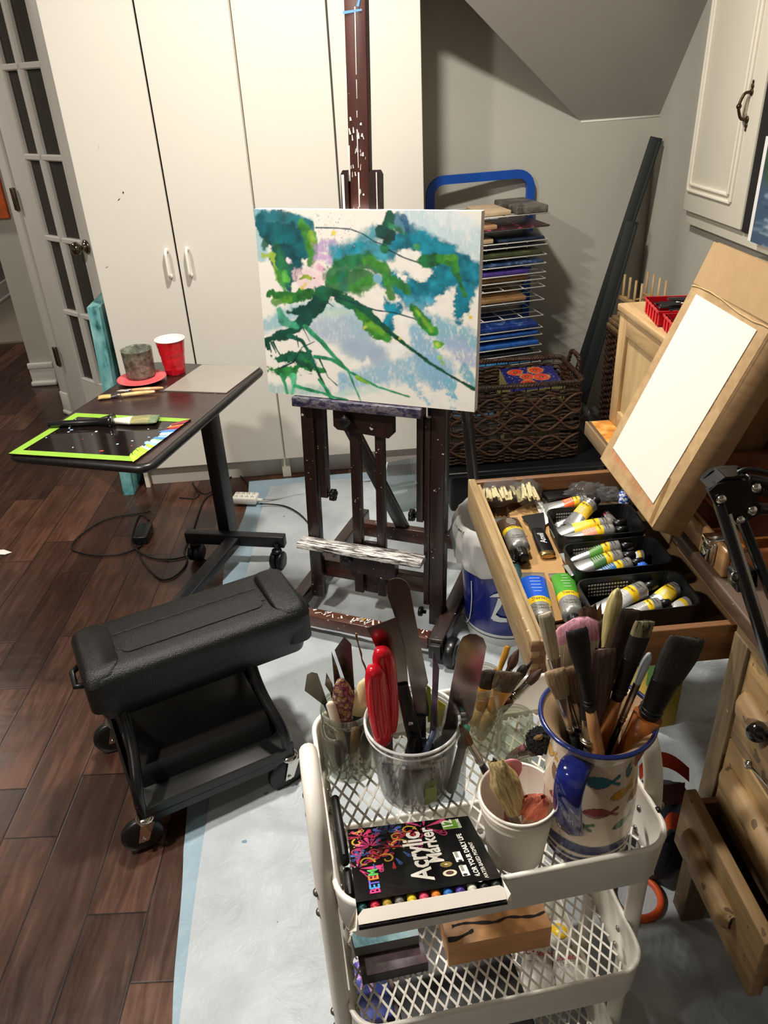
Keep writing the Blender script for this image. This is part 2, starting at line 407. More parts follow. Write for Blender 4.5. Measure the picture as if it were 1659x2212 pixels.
# ================================================================ wardrobes
YW = 3.067
wm = mat('warm_white_laminate', 'd8d2c7', .42, var=.012, vs=2, bump=.02, bs=60)
wm2 = mat('white_laminate_edge', 'd8cfbe', .5, var=.05)
gapm = mat('gap_black', '17140f', .8)
def wardrobe(x0, x1, label, marks):
    t = thing('wardrobe', label, 'wardrobe', ((x0 + x1) / 2, YW + .2, 0))
    zt = 2.3; mb = MB()
    mb.box((x0, YW + .022, 0), (x0 + .018, 3.495, zt)).box((x1 - .018, YW + .022, 0), (x1, 3.495, zt)).box((x0, YW + .03, zt - .02), (x1, 3.495, zt)).box((x0 + .018, 3.47, .1), (x1 - .018, 3.49, zt)).box((x0 + .018, YW + .03, .085), (x1 - .018, 3.48, .1))
    obj('cabinet_body', mb, wm2, t)
    obj('plinth', MB().box((x0 + .018, YW + .05, 0), (x1 - .018, YW + .065, .088)), wm, t)
    xm = (x0 + x1) / 2
    for k, (a, b) in enumerate(((x0 + .0035, xm - .0035), (xm + .0035, x1 - .0035))):
        d = obj('door', MB().box((a, YW, .098), (b, YW + .018, zt - .004), bev=.0015, seg=1), wm, t)
        xh = xm - .036 if k == 0 else xm + .041
        P = [(xh, YW, 1.0), (xh, YW - .012, 1.003), (xh, YW - .028, .993), (xh, YW - .03, .975), (xh, YW - .03, .93), (xh, YW - .028, .912), (xh, YW - .012, .902), (xh, YW, .905)]
        mb = MB().tube(smooth_path(P, 4), .0058, 10)
        mb.lathe([(.009, 0), (.008, .004), (.005, .006)], 12, frame((xh, YW, 1.0), (0, -1, 0))).lathe([(.009, 0), (.008, .004), (.005, .006)], 12, frame((xh, YW, .905), (0, -1, 0)))
        obj('handle', mb, mat('white_handle', 'f0ebdf', .3, var=.01), d)
        for (px, py, L, w, ang, c) in marks if k == 0 else []:
            q = Py(px, py, YW - .0006); aa = math.radians(ang)
            e = V((math.cos(aa), 0, math.sin(aa))); n_ = V((-math.sin(aa), 0, math.cos(aa)))
            mk = MB().add([q - e * L, q - n_ * w, q + e * L, q + n_ * w], [(0, 1, 2, 3)])
            obj('paint_mark', mk, mat('mark_' + c, c, .6), d)
    return t
XA, XB, XC = -.868, -.2455, .392
wardrobe(XA, XB, 'tall plain white double wardrobe nearest the glazed door, two curved white handles showing', 'wardrobe' and [(266, 416, .005, .003, 80, '1d1a3a'), (257, 431, .008, .0018, 35, '2a2740'), (231, 577, .008, .0015, 25, 'a8683c'), (213, 318, .012, .001, 70, 'b8b0a2')]) if False else None
wardrobe(XA, XB, 'tall plain white double wardrobe nearest the glazed door, two curved white handles showing', [(266, 416, .005, .003, 80, '1d1a3a'), (257, 431, .008, .0018, 35, '2a2740'), (231, 577, .008, .0015, 25, 'a8683c'), (213, 318, .012, .001, 70, 'b8b0a2')])
wardrobe(XB, XC, 'tall plain white double wardrobe standing behind the easel and canvas', [])
# turquoise canvas leaning at the left side of the wardrobe
tq = NT('turquoise_edge_paint'); mp = tq.coord((14, 14, 6)); nz = tq.n('ShaderNodeTexNoise', i_Scale=2.0, i_Detail=5.0); tq.l(mp, nz)
rr = tq.ramp([(.3, '1f4a4c'), (.42, '5b9a9c'), (.6, '86b9b8'), (.8, 'a9d0cc')]); tq.l(nz, rr); tq.l(rr, tq.b, 0, 0); tq.set(Roughness=.5)
mb = MB().bar((-.925, 3.06, 0.0), (-.900, 3.06, .80), .045, .04, (1, 0, 0), bev=.003)
mb = MB(); mb.add([(-.955, 3.03, 0), (-.91, 3.03, 0), (-.885, 3.055, .805), (-.93, 3.055, .81), (-.955, 3.62, 0), (-.91, 3.62, 0), (-.885, 3.62, .805), (-.93, 3.62, .81)],
                  [(0, 1, 2, 3), (1, 5, 6, 2), (5, 4, 7, 6), (4, 0, 3, 7), (3, 2, 6, 7), (4, 5, 1, 0)])
solo('canvas_painting', mb, tq.m, 'turquoise edge of a large canvas leaning at the left side of the wardrobe', 'painting', loc=(-.92, 3.3, 0))
# ================================================================ cupboard on the right wall
XF = 1.405
cream = mat('cream_cupboard_paint', 'd8d2c2', .5, var=.02, vs=5, bump=.03, bs=150)
t = thing('wall_cupboard', 'cream wall cupboard with beaded door and bronze pull, upper right corner', 'cupboard', (1.42, 2.8, 1.0))
yl = Px(1480, 475, XF).y + .0; zl = .985; yr = Px(1626, 530, XF - .02).y
dzl = Px(1500, 462, XF - .02)
mb = MB().box((XF, 2.28, zl), (1.44, yl, 2.55), bev=.002)
obj('face_frame', mb, cream, t)
d = thing('tmp', 'x', 'x'); bpy.data.objects.remove(d)
DY0, DY1, DZ0 = 2.585, 3.035, 1.035
dm = MB().box((XF - .022, DY0, DZ0), (XF - .001, DY1, 2.5), bev=.004)
dr = obj('door', dm, cream, t)
mb = MB(); a0, a1, b0 = DY0 + .085, DY1 - .03, DZ0 + .075
def mould(p, q):
    mb.bar(p, q, .016, .012, (0, 1, 0), bev=.003); 
for off in (0, .022):
    mb.bar((XF - .026, a0 + off, b0 + off), (XF - .026, a0 + off, 2.5), .012, .012, None, bev=.004)
    mb.bar((XF - .026, a1 - off * .8, b0 + off), (XF - .026, a1 - off * .8, 2.5), .012, .012, None, bev=.004)
    mb.bar((XF - .026, a0 + off, b0 + off), (XF - .026, a1 - off * .8, b0 + off), .012, .012, None, bev=.004)
obj('door_moulding', mb, mat('cream_moulding', 'e6e0d0', .45, var=.02), dr)
obj('gap_shade_strip', MB().box((XF - .014, 2.515, 1.03), (XF - .0005, 2.584, 2.5)), mat('recess_shade', '1b1815', .9), t)  # solid dark strip in place of the shade beside the door
bz = mat('dark_bronze', '4a3f2c', .38, .9, var=.3, vs=90)
h0 = Px(1621, 195, XF - .03); h1 = Px(1609, 262, XF - .03)
hy = .5 * (h0.y + h1.y)
P = [(XF - .023, hy, h0.z - .005), (XF - .045, hy, h0.z - .008), (XF - .056, hy, h0.z - .03), (XF - .058, hy, (h0.z + h1.z) / 2), (XF - .056, hy, h1.z + .03), (XF - .045, hy, h1.z + .008), (XF - .023, hy, h1.z + .005)]
mb = MB().tube(smooth_path(P, 5), .0048, 10); mb.sphere((XF - .058, hy, (h0.z + h1.z) / 2), .0085)
for z, sg in ((h0.z, 1), (h1.z, -1)):
    for k, r in ((0, .009), (.017, .007), (.029, .0045)): mb.sphere((XF - .025, hy, z - .005 * sg + sg * k), r, sc=(.5, 1, 1.2))
obj('pull_handle', mb, bz, dr, label='dark bronze pull handle')
for z in (Px(1489, 395, XF).z, Px(1533, 28, XF).z):
    obj('hinge', MB().box((XF - .012, DY1 - .001, z - .022), (XF - .003, DY1 + .006, z + .022), bev=.002), bz, dr, label='dark bronze hinge')
# dark plate coloured as recess shade, white sill and water painting at the right edge
mb = MB().box((1.435, 1.2, 1.0), (1.441, 2.575, 2.5)); struct('trim_3', mb, mat('recess_shade', '1b1815', .9))
struct('trim_4', MB().box((1.25, 1.0, .93), (1.44, 2.5, .965), bev=.004).box((1.33, 1.0, .90), (1.44, 2.5, .935), bev=.003), whitem)
# ================================================================ drop cloth
def fbm(x, y, sc, seed=0.0):
    return noise.fractal(V((x * sc + seed, y * sc - seed, seed * .7)), .8, 2.1, 4)
def clothm(name, a, b, rough=.42):
    s = NT(name); s.set(Roughness=rough, Specular_IOR_Level=.4)
    mp = s.coord((1, 1, 1)); nz = s.n('ShaderNodeTexNoise', i_Scale=5.0, i_Detail=5.0); s.l(mp, nz)
    r = s.ramp([(.3, a), (.7, b)]); s.l(nz, r)
    sp = s.n('ShaderNodeTexNoise', i_Scale=34.0, i_Detail=1.0); s.l(mp, sp)
    g = s.math('GREATER_THAN', sp.outputs[0], .80); mx = s.n('ShaderNodeMix', data_type='RGBA')
    s.t.links.new(g, mx.inputs[0]); s.l(r, mx, 0, 6); mx.inputs[7].default_value = lin('5f7f93'); s.l(mx, s.b, 2, 0)
    wv = s.n('ShaderNodeTexNoise', i_Scale=17.0, i_Detail=5.0, i_Roughness=.6, i_Distortion=.5); s.l(mp, wv); s.bump(wv.outputs[0], .45, .014)
    return s.m
def sheet(name, left, right, y0, y1, z, amp, m, label, seed, nx=110, ny=260):
    """a thin crumpled sheet; left / right give the edges as functions of y"""
    mb = MB()
    def fn(u, v):
        y = y0 + (y1 - y0) * v; x = left(y) + (right(y) - left(y)) * u
        w = abs(fbm(x, y * .8, 2.2, seed)) ** 1.0; f = fbm(x, y, 6.0, seed + 3) * .5
        ridge = math.exp(-((y - .52 - .14 * fbm(x, .0, 3, seed)) / .018) ** 2) * .016
        ridge += math.exp(-((y - 1.93 + .35 * (x - .1) - .05 * fbm(x, y, 3, 5)) / .02) ** 2) * .014 + math.exp(-((y - 2.08 + .5 * (x - .1)) / .025) ** 2) * .018
        ridge += math.exp(-((y - 1.16 + .2 * x) / .03) ** 2) * .012
        edge = min(1, u * 14, v * 10)
        return (x, y, z + amp * edge * max(0, w + f * .6) + ridge * edge * (1 if amp > .006 else .2))
    mb.grid(fn, nx, ny)
    return solo(name, mb, m, label, 'drop cloth', loc=(0, 1.5, 0))
sheet('drop_cloth', lambda y: -.445 + .025 * noise.noise(V((y * 2.3, 1, 2))) + .10 * max(0, min(.4, 1.2 - y)) + (.05 * max(0, y - 2.4)), lambda y: 1.30 if y < 3 else .2, .2, 3.065, .002, .003,
      clothm('blue_film', '7f97a6', '9fb4c0'), 'thin bluish plastic film along the left edge under the white drop cloth', 3.1, 60, 200)
sheet('drop_cloth', lambda y: -.395 + .035 * noise.noise(V((y * 1.9, 4, 2))) + (.10 * max(0, min(1, (y - 2.3) * 1.2))), lambda y: 1.32, .2, 2.99, .006, .020,
      clothm('white_film', '9fa6ab', 'c0c6ca'), 'crumpled pale plastic drop cloth spread over the dark floor', 8.6, 150, 330)
# ================================================================ overbed table
TZ = .70
black = mat('black_powder_coat', '15161a', .42, var=.1)
blackp = mat('black_plastic', '121214', .38, var=.1)
nl, nr, fr = Pz(20, 986, TZ), Pz(316, 1004, TZ), Pz(564, 793, TZ)
ty = (fr - nr); TLn = ty.length; ty.normalize(); tx = V((ty.y, -ty.x, 0)); TW = (nr - nl).dot(tx) + .012
TO = nr - tx * TW                                     # near left corner of the top
TM = Matrix(((tx.x, ty.x, 0, TO.x), (tx.y, ty.y, 0, TO.y), (0, 0, 1, TZ), (0, 0, 0, 1)))
def tl(px, py, z=TZ):
    return TM.inverted() @ Pz(px, py, z)
t = thing('overbed_table', 'black wheeled overbed table with a dark wood grain top and T shaped base', 'table', M=Matrix.Translation(TM @ V((TW / 2, TLn / 2, -TZ))))
topm = wood('espresso_top', '1a0f0e', '3a2422', (9, 60, 60), .28, .3, [(70, .80, 'cfc8bd'), (110, .80, 'b58a83')], .05)
mb = MB().prism(rrect(TW, TLn, .028, 5, TW / 2, TLn / 2), -.024, 0, TM, 0)
obj('tabletop', mb, topm, t)
e = rrect(TW + .004, TLn + .004, .03, 5, TW / 2, TLn / 2); mb = MB()
mb.tube([TM @ V((x, y, -.013)) for x, y in e], .0125, 8, closed=True)
obj('edge_band', mb, wood('black_edge_band', '0d0c0d', '1c1a1b', (60, 60, 60), .35, 0, [(80, .78, 'b9b4ab')]), t)
cb = V((-.438, 2.49, 0))
mb = MB().bar(cb + V((0, 0, .09)), cb + V((0, 0, TZ - .025)), .045, .068, tx, bev=.004)
obj('column', mb, black, t)
obj('crossbar', MB().bar(Pz(403, 1158, .1) , Pz(616, 1168, .1), .045, .035, (0, 0, 1), bev=.004), black, t)
lg = Pz(505, 1168, .1); le = Pz(385, 1310, .06)
obj('foot_bar', MB().bar(lg, le, .035, .05, (0, 0, 1), bev=.004), black, t)
for (px, py) in ((424, 1188), (600, 1205)):
    c = Pz(px, py, .045); mb = MB()
    for s in (-1, 1): mb.lathe([(.001, 0), (.030, 0), (.033, .004), (.033, .016), (.030, .02), (.001, .02)], 20, frame(c + tx * (.002 if s > 0 else -.022) + V((0, 0, -.008)), tx))
    mb.tube([c + V((0, 0, .0)), c + V((0, 0, .055))], .008, 8); mb.lathe([(.02, .024), (.018, .034), (.001, .036)], 16, Matrix.Translation(c))
    obj('caster', mb, blackp, t)
mb = MB(); q = cb + tx * .0 + V((0, -.0355, 0))
st = V((cb.x - .022, cb.y - .033, .60)); nrm = -ty
lab = MB().add([cb - ty * .0345 + tx * a + V((0, 0, z)) for a, z in ((-.016, .595), (.019, .595), (.019, .555), (-.016, .555))], [(0, 3, 2, 1)])
obj('label', lab, mat('white_label', 'dcd8cd', .6, var=.05), t, label='small white printed label')
def plane_at(o, xd, zd=(0, 0, 1)):
    return frame(o, zd, xd)
# taped palette glass
P4 = [tl(164, 895), tl(413, 908), tl(291, 1000), tl(19, 983)]   # far left, far right, near right, near left
t2 = thing('glass_palette', 'dark glass palette edged with lime green tape on the near end of the table', 'palette', M=Matrix.Translation(TM @ V((TW / 2, .2, .002))))
def wq(p, dz): return TM @ V((p.x, p.y, dz))
mb = MB(); lo = [wq(p, .001) for p in P4]; hi = [wq(p, .004) for p in P4]
mb.add(lo + hi, [(3, 2, 1, 0), (4, 5, 6, 7), (0, 1, 5, 4), (1, 2, 6, 5), (2, 3, 7, 6), (3, 0, 4, 7)])
obj('glass_plate', mb, mat('dark_glass_plate', '171110', .06, var=.2, spec=.8), t2)
tape = mat('lime_tape', '86b03a', .5, var=.08)
C = sum(P4, V()) / 4
def inset(p, k, k2): return V((p.x + (k if p.x < C.x else -k), p.y + (k2 if p.y < C.y else -k2), 0))
inn = [inset(p, .026, .026) for p in P4]
for i in range(4):
    j = (i + 1) % 4
    if i == 1: continue
    mb = MB(); a, b, c, d = wq(P4[i], .0047), wq(P4[j], .0047), wq(inn[j], .0047), wq(inn[i], .0047)
    mb.quad(a, b, c, d); obj('tape_strip', mb, tape, t2)
mb = MB()
cols = ['5b2230', 'b5402c', '7a2a4a', 'd98a30', '8db3d8', 'b03448', '4c7fc0', '8fc3e0', 'c8d6d8', 'a4d040']
nst = 30
for k in range(nst):
    u0, u1 = k / nst, (k + 1) / nst
    def E(u, w): 
        o = P4[1].lerp(P4[2], u); i_ = inn[1].lerp(inn[2], u); return wq(o.lerp(i_, w), .0048 + .0004 * (k % 3))
    w = 1 + .5 * rnd.random(); mb.add([E(u0, 0), E(u0, w), E(u1 + .02, w * rnd.uniform(.7, 1.1)), E(u1 + .02, 0)], [(0, 1, 2, 3)], [0, 1, 2, 0, 3, 1, 5, 2, 6, 4, 7, 8, 4, 7, 6, 9, 4, 8, 7, 4, 9, 7, 8, 9, 9, 9, 9, 9, 9, 9][k])
obj('paint_edge', mb, [mat('dab_' + c, c, .5, var=.25, vs=80) for c in cols], t2, label='tape strip smeared with red, blue and white paint')
mb = MB()
for k in range(26):
    u, v = rnd.random(), rnd.random(); p = inn[0].lerp(inn[1], u).lerp(inn[3].lerp(inn[2], u), v); r = rnd.uniform(.0012, .005)
    mb.lathe([(r, 0), (r * .7, .0006), (.0001, .0008)], 7, Matrix.Translation(wq(p, .0041)), rnd.choice([0, 0, 1, 2]), cap0=False, sx=rnd.uniform(.5, 1.6))
obj('paint_fleck', mb, [mat('dab_c8d6d8', 'c8d6d8'), mat('dab_8db3d8', '8db3d8'), mat('dab_b5402c', 'b5402c')], t2)
# translucent sheet on the far right
q4 = [tl(437, 789), tl(562, 794), tl(489, 850), tl(354, 845)]
mb = MB(); lo = [wq(p, .0005) for p in q4]; hi = [wq(p, .003) for p in q4]
mb.add(lo + hi, [(3, 2, 1, 0), (4, 5, 6, 7), (0, 1, 5, 4), (1, 2, 6, 5), (2, 3, 7, 6), (3, 0, 4, 7)])
solo('plastic_sheet', mb, mat('frosted_sheet', '8f8b82', .3, var=.04), 'frosted translucent sheet on the far right corner of the table', 'sheet', loc=wq((q4[0] + q4[2]) / 2, 0))
# red plate, grimy glass, red cup
pc = Pz(308, 824, TZ)
mb = MB().lathe([(.0001, .001), (.05, .001), (.058, .006), (.078, .013), (.080, .0145), (.077, .0155), (.056, .009), (.048, .004), (.0001, .004)], 40, Matrix.Translation(pc))
solo('paper_plate', mb, mat('red_plate', 'd9585c', .45, var=.06), 'round red plastic plate under the grimy glass tumbler', 'plate', loc=pc)
def grime():
    s = NT('grimy_glass'); s.set(Roughness=.25)
    mp = s.coord((1, 1, 1)); nz = s.n('ShaderNodeTexNoise', i_Scale=55.0, i_Detail=6.0, i_Roughness=.7); s.l(mp, nz)
    r = s.ramp([(.3, '33342d'), (.5, '6a6e60'), (.7, '989c8c')]); s.l(nz, r); s.l(r, s.b, 0, 0)
    s.set(Alpha=.8); return s.m
gb = Pz(306, 812, TZ + .005); gb.z = TZ + .005
mb = MB().lathe([(.0001, 0), (.044, 0), (.047, .004), (.0475, .012), (.05, .09), (.0515, .093), (.0495, .094), (.047, .09), (.0445, .014), (.0001, .011)], 36, Matrix.Translation(gb))
tg = thing('glass_tumbler', 'paint stained glass tumbler standing on the red plate', 'glass', gb)
obj('tumbler_body', mb, grime(), tg)
obj('murky_water', MB().lathe([(.0445, .015), (.0455, .04), (.0001, .04)], 30, Matrix.Translation(gb)), mat('murky_water', '2d2b28', .1), tg)
cbp = Pz(380, 806, TZ); cbp.z = TZ
tc_ = thing('party_cup', 'red plastic party cup with a white inside behind the tumbler', 'cup', cbp)
ct = V((0, 0, 0)); pr = []
hC = .118
for i in range(25):
    z = hC * i / 24; r = .0315 + (.0475 - .0315) * i / 24
    if i in (6, 12, 13, 18): r -= .0011
    pr.append((r, z))
mb = MB().lathe([(.0001, 0), (.029, 0)] + pr, 40, Matrix.Translation(cbp), 0)
obj('cup_body', mb, mat('red_cup_plastic', 'c4101f', .22, var=.03, clear=.3), tc_)
mb = MB().lathe([(.0465, .1178), (.0440, .112), (.0295, .004), (.0001, .004)], 40, Matrix.Translation(cbp), cap0=False)
mb.tube([cbp + V((.0478 * math.cos(a), .0478 * math.sin(a), .118)) for a in [2 * math.pi * i / 40 for i in range(40)]], .0022, 8, closed=True)
obj('cup_lining', mb, mat('white_cup_inside', 'eedfdc', .35, var=.02), tc_, label='white inside and rolled rim')
# ---------------------------------------------------------------- brushes
chrome = mat('chrome', 'd6d3cc', .13, 1.0, var=.05)
nickel = mat('brush_ferrule', 'b5b0a8', .22, 1.0, var=.12, vs=60)
def brush(label, base, tip, wdir=(1, 0, 0), hl=.5, hr=.005, fl=.12, fw=.010, ft=.006, bw=.012, bt=.005, tipw=None, handle='5a2e1c', ferrule=None, hair=('6b4a2c', '2c1c10'),
          shape='flat', cat='paintbrush', group=None, name='paintbrush', tipm=None, hprof=None, rings=True, splay=0.0, hrough=.35):
    """handle, ferrule and hair from base (handle end) to tip; widths are half widths along wdir"""
    base, tip = V(base), V(tip); d = tip - base; L = d.length; M = frame(base, d, wdir)
    t = thing(name, label, cat, M=M, group=group)
    h = hl * L; f0, f1 = h, h + fl * L
    prof = hprof or [(0, .45), (.03, .75), (.2, 1.0), (.55, 1.15), (.85, .95), (1, .8)]
    mb = MB().loft([(h * a, hr * b, hr * b) for a, b in prof], M, n=14)
    obj('handle', mb, handle if not isinstance(handle, str) else mat('handle_' + handle, handle, hrough, clear=.4, var=.15, vs=40), t, M=None)
    secs = [(f0 - .004, hr * .86, hr * .86), (f0 + .1 * (f1 - f0), hr * .95, hr * .95), (f1 - .02 * (f1 - f0), fw, ft), (f1, fw, ft)]
    mb = MB().loft(secs, M, n=18)
    if rings:
        for q in (.12, .22): mb.loft([(f0 + q * (f1 - f0) - .0012, hr * .99, hr * .99), (f0 + q * (f1 - f0), hr * 1.12, hr * 1.12), (f0 + q * (f1 - f0) + .0012, hr * .99, hr * .99)], M, n=16)
    fm = ferrule if ferrule is not None and not isinstance(ferrule, str) else nickel if ferrule is None else mat('ferrule_' + ferrule, ferrule, .4, var=.12, vs=60)
    obj('ferrule', mb, fm, t)
    tw = bw if tipw is None else tipw; z0 = f1 - .002; hb = L - z0
    if shape == 'flat': sh = [(0, fw * .95, ft * .9), (.25, (fw * .6 + bw * .4), ft), (.6, bw, bt), (.88, tw, bt * .7), (.97, tw * .97, bt * .45), (1.0, tw * .93, bt * .25)]
    elif shape == 'round': sh = [(0, fw * .93, ft * .93), (.2, bw * .95, bt * .95), (.45, bw, bt), (.75, bw * .6, bt * .6), (.93, bw * .22, bt * .22), (1, .0003, .0003)]
    elif shape == 'dome': sh = [(0, fw * .9, ft * .9), (.25, bw * .85, bt * .85), (.6, bw, bt), (.82, bw * .88, bt * .88), (.94, bw * .6, bt * .6), (1, bw * .2, bt * .2)]
    else: sh = [(0, fw * .9, ft * .9), (.3, bw * .95, bt), (.7, bw, bt), (.9, bw * .8, bt * .7), (1, bw * .45, bt * .3)]
    secs = [(z0 + a * hb, max(b, .0003), max(c, .0003)) for a, b, c in sh]
    mb = MB(); n = 22; ns = 14; vs = []; fs = []
    def at(z):
        for (za, a, b), (zb, a2, b2) in zip(secs, secs[1:]):
            if z <= zb: k = (z - za) / max(1e-9, zb - za); return a + (a2 - a) * k, b + (b2 - b) * k
        return secs[-1][1], secs[-1][2]
    sd = rnd.random() * 50
    for i in range(ns + 1):
        z = z0 + hb * i / ns; a, b = at(z)
        for j in range(n):
            th_ = 2 * math.pi * j / n; c, s = math.cos(th_), math.sin(th_)
            jit = 1 + (.10 + splay) * noise.noise(V((c * 4 + sd, s * 4, i * .15))) * i / ns
            dz = hb * (.05 + splay * .3) * noise.noise(V((c * 6 + sd, s * 6, 3))) * max(0, (i - ns * .6) / (ns * .4)) if shape != 'round' else 0
            vs.append((a * jit * math.copysign(abs(c) ** .8, c), b * jit * s, z + dz))
    for i in range(ns):
        for j in range(n): fs.append((i * n + j, i * n + (j + 1) % n, (i + 1) * n + (j + 1) % n, (i + 1) * n + j))
    fs.append([ns * n + j for j in range(n)])
    mi = 0; mb.add(vs, fs, 0, True, M)
    hm = hair if not isinstance(hair, tuple) else streak('hair_%s_%s' % hair, hair[0], hair[1])
    ms = [hm]
    if tipm:
        ms.append(streak('hair_%s_%s' % tipm[:2], tipm[0], tipm[1])); k0 = int(ns * tipm[2])
        for q in range(len(mb.m)):
            if q >= k0 * n: mb.m[q] = 1
    obj('bristles', mb, ms, t, M=None); return t
def wz(px, py, dz=0): p = Pz(px, py, TZ + dz); return p
# wide black brush lying across the palette
b0, b1 = wz(105, 917, .014), wz(341, 905, .014)
brush('wide black paint brush lying across the taped palette', b0, b1, (0, 1, 0), .60, .0095, .165, .026, .008, .027, .009, .029, '131315', 'c4c0b6', ('6a6a4c', '9a945e'), 'flat', hrough=.25, tipm=('3e5a50', '7f8a62', .75),
      hprof=[(0, .9), (.02, 1.05), (.5, 1.0), (.75, 1.0), (.92, 1.9), (1, 2.5)], rings=False)
b0, b1 = wz(335, 846, .008), wz(212, 859, .006)
brush('pale wooden brush with a blue banded end and cream bristles lying before the plate', b0, b1, (0, 1, 0), .62, .0062, .15, .011, .006, .012, .006, .016, 'd9b47c', None, ('d2b878', 'a88a4c'), 'flat', splay=.2)
b0, b1 = wz(353, 838, .008), wz(252, 845, .006)
brush('second pale wooden brush touching the rim of the red plate', b0, b1, (0, 1, 0), .7, .0055, .14, .006, .005, .005, .004, .004, 'cf9a6a', None, ('c9c2b0', '8d8674'), 'round')
# ================================================================ cords and power pieces on the floor
cordm = mat('black_cord', '141211', .5)
def cord(pts, r, label, z=.005, m=None, cat='cord', name='extension_cord', parent=None):
    P = smooth_path([Pz(x, y, zz) for x, y, zz in [(q + (z,))[:3] if len(q) == 2 else q for q in pts]], 6)
    if parent is not None: return obj('cord', MB().tube(P, r, 8), m or cordm, parent)
    return solo(name, MB().tube(P, r, 8), m or cordm, label, cat, loc=P[len(P) // 2])
TA = thing('power_adapter', 'black power adapter brick with looped cords lying on the dark floor', 'adapter', Pz(311, 1160, 0))
cord([(308, 1178), (268, 1195), (215, 1200), (162, 1190), (158, 1172), (195, 1140), (240, 1118), (290, 1110), (325, 1104)], .0032, '', parent=TA)
cord([(322, 1124), (308, 1112), (297, 1120), (284, 1165), (296, 1188), (330, 1205), (372, 1208), (420, 1200), (452, 1216)], .0032, '', parent=TA)
cord([(300, 1195), (312, 1218), (345, 1250), (372, 1248), (396, 1228), (404, 1208), (398, 1190), (415, 1150), (438, 1085), (462, 1064)], .0032, '', parent=TA)
cord([(415, 1044), (424, 1054), (440, 1066), (462, 1058), (490, 1036), (512, 1026), (528, 1036), (536, 1048)], .0028, 'thin cord curling along the foot of the wardrobe')
cord([(388, 1075), (420, 1076), (430, 1066), (420, 1052), (417, 1042)], .0028, 'short dark cord end lying near the wardrobe plinth')
mb = MB(); a = Pz(318, 1140, .02); ad = (Pz(326, 1132, 0) - Pz(300, 1190, 0)).normalized()
mb.box((-.027, -.055, 0), (.027, .055, .032), frame(Pz(311, 1160, .004), (0, 0, 1), V((ad.y, -ad.x, 0))), 0, .004)
obj('adapter_body', mb, mat('adapter_black', '0f0f10', .35), TA)
psM = frame(Pz(532, 1083, .012), (0, 0, 1), Pz(562, 1080, 0) - Pz(505, 1078, 0))
tp = thing('power_strip', 'white power strip with six outlets on the drop cloth', 'power strip', M=psM)
obj('strip_body', MB().box((-.052, -.03, 0), (.052, .03, .03), psM, bev=.006), mat('white_plastic', 'e8e4da', .35, var=.02), tp)
mb = MB()
for i in range(4):
    for j in range(2):
        x, y = -.036 + i * .023, -.013 + j * .026
        for dx in (-.004, .004): mb.box((x + dx - .0011, y - .004, .0295), (x + dx + .0011, y + .004, .0306), psM)
        mb.lathe([(.0018, .0295), (.0018, .0306)], 8, psM @ Matrix.Translation((x, y + .007, 0)), cap1=True)
obj('outlet_slot', mb, mat('slot_black', '1a1a1a', .6), tp)
obj('cord_plug', MB().tube([psM @ V((.05, -.008, .014)), psM @ V((.075, -.008, .012))], .008, 10), mat('white_plastic', 'e8e4da'), tp)
gc = mat('grey_cord', '8f8f8c', .5)
cord([(570, 1079, .02), (600, 1078), (640, 1070), (690, 1062), (740, 1048), (800, 1038)], .003, '', .012, gc, parent=tp)
cord([(562, 1088, .02), (610, 1092), (640, 1105), (662, 1125), (690, 1160), (730, 1188)], .003, '', .014, parent=tp)
# paper scrap at the left edge
mb = MB().add([Pz(-14, 1189, .004), Pz(8, 1187, .006), Pz(26, 1193, .003), Pz(10, 1198, .004), Pz(-14, 1197, .005)], [(0, 1, 2, 3, 4)])
solo('paper_scrap', mb, mat('white_paper', 'e9e6df', .8, var=.03), 'small torn white paper scrap on the floor at the left edge', 'paper', loc=Pz(2, 1192, 0))
# ================================================================ easel
EO = V((-.13, 2.056, 0)); EA = math.radians(-25); ex = V((math.cos(EA), math.sin(EA), 0)); ey = V((-math.sin(EA), math.cos(EA), 0))
LN = math.radians(5); eu = ey * math.sin(LN) + V((0, 0, 1)) * math.cos(LN); en = ex.cross(eu) * -1.0
en = eu.cross(ex); 
if en.dot(ey) < 0: en = -en
EB = Matrix(((ex.x, ey.x, 0, EO.x), (ex.y, ey.y, 0, EO.y), (0, 0, 1, 0), (0, 0, 0, 1)))
EL = Matrix(((ex.x, en.x, eu.x, EO.x), (ex.y, en.y, eu.y, EO.y), (ex.z, en.z, eu.z, .1), (0, 0, 0, 1)))
dk = wood('espresso_easel', '160a07', '2e160f', (26, 26, 4), .38, .2, [(70, .735, 'cfc8c0'), (130, .755, 'b9aeb0')], .08)
dkx = wood('espresso_bar', '24120c', '4f2818', (5, 26, 26), .35, .25, [(60, .735, 'd6cfc4'), (110, .74, 'cfc6ba')], .08)
t = thing('easel', 'tall dark brown studio easel on wheels spattered with white paint', 'easel', M=EB)
def lb(lo, hi, M=EL, bev=.003): return MB().box(lo, hi, M, 0, bev)
obj('post', lb((0, 0, -.02), (.040, .03, 1.02)), dk, t)
obj('post', lb((.398, 0, -.045), (.440, .05, 1.02)), dk, t)
obj('sliding_bar', lb((.048, .002, .335), (.073, .03, 1.0)), dk, t)
obj('sliding_bar', lb((.355, .002, .30), (.376, .03, 1.0)), dk, t)
obj('guide_bar', lb((.378, .004, .02), (.397, .03, .62)), dk, t)
obj('mast', lb((.180, -.004, .9), (.234, .02, 2.2)), wood('espresso_mast', '3a1d17', '5a3027', (26, 26, 3), .4, .2, [(80, .77, 'd6d0cc')], .06), t)
obj('mast_rail', lb((.150, .006, .02), (.180, .03, .74)), dk, t)
obj('mast_rail', lb((.228, .006, .02), (.255, .03, .74)), dk, t)
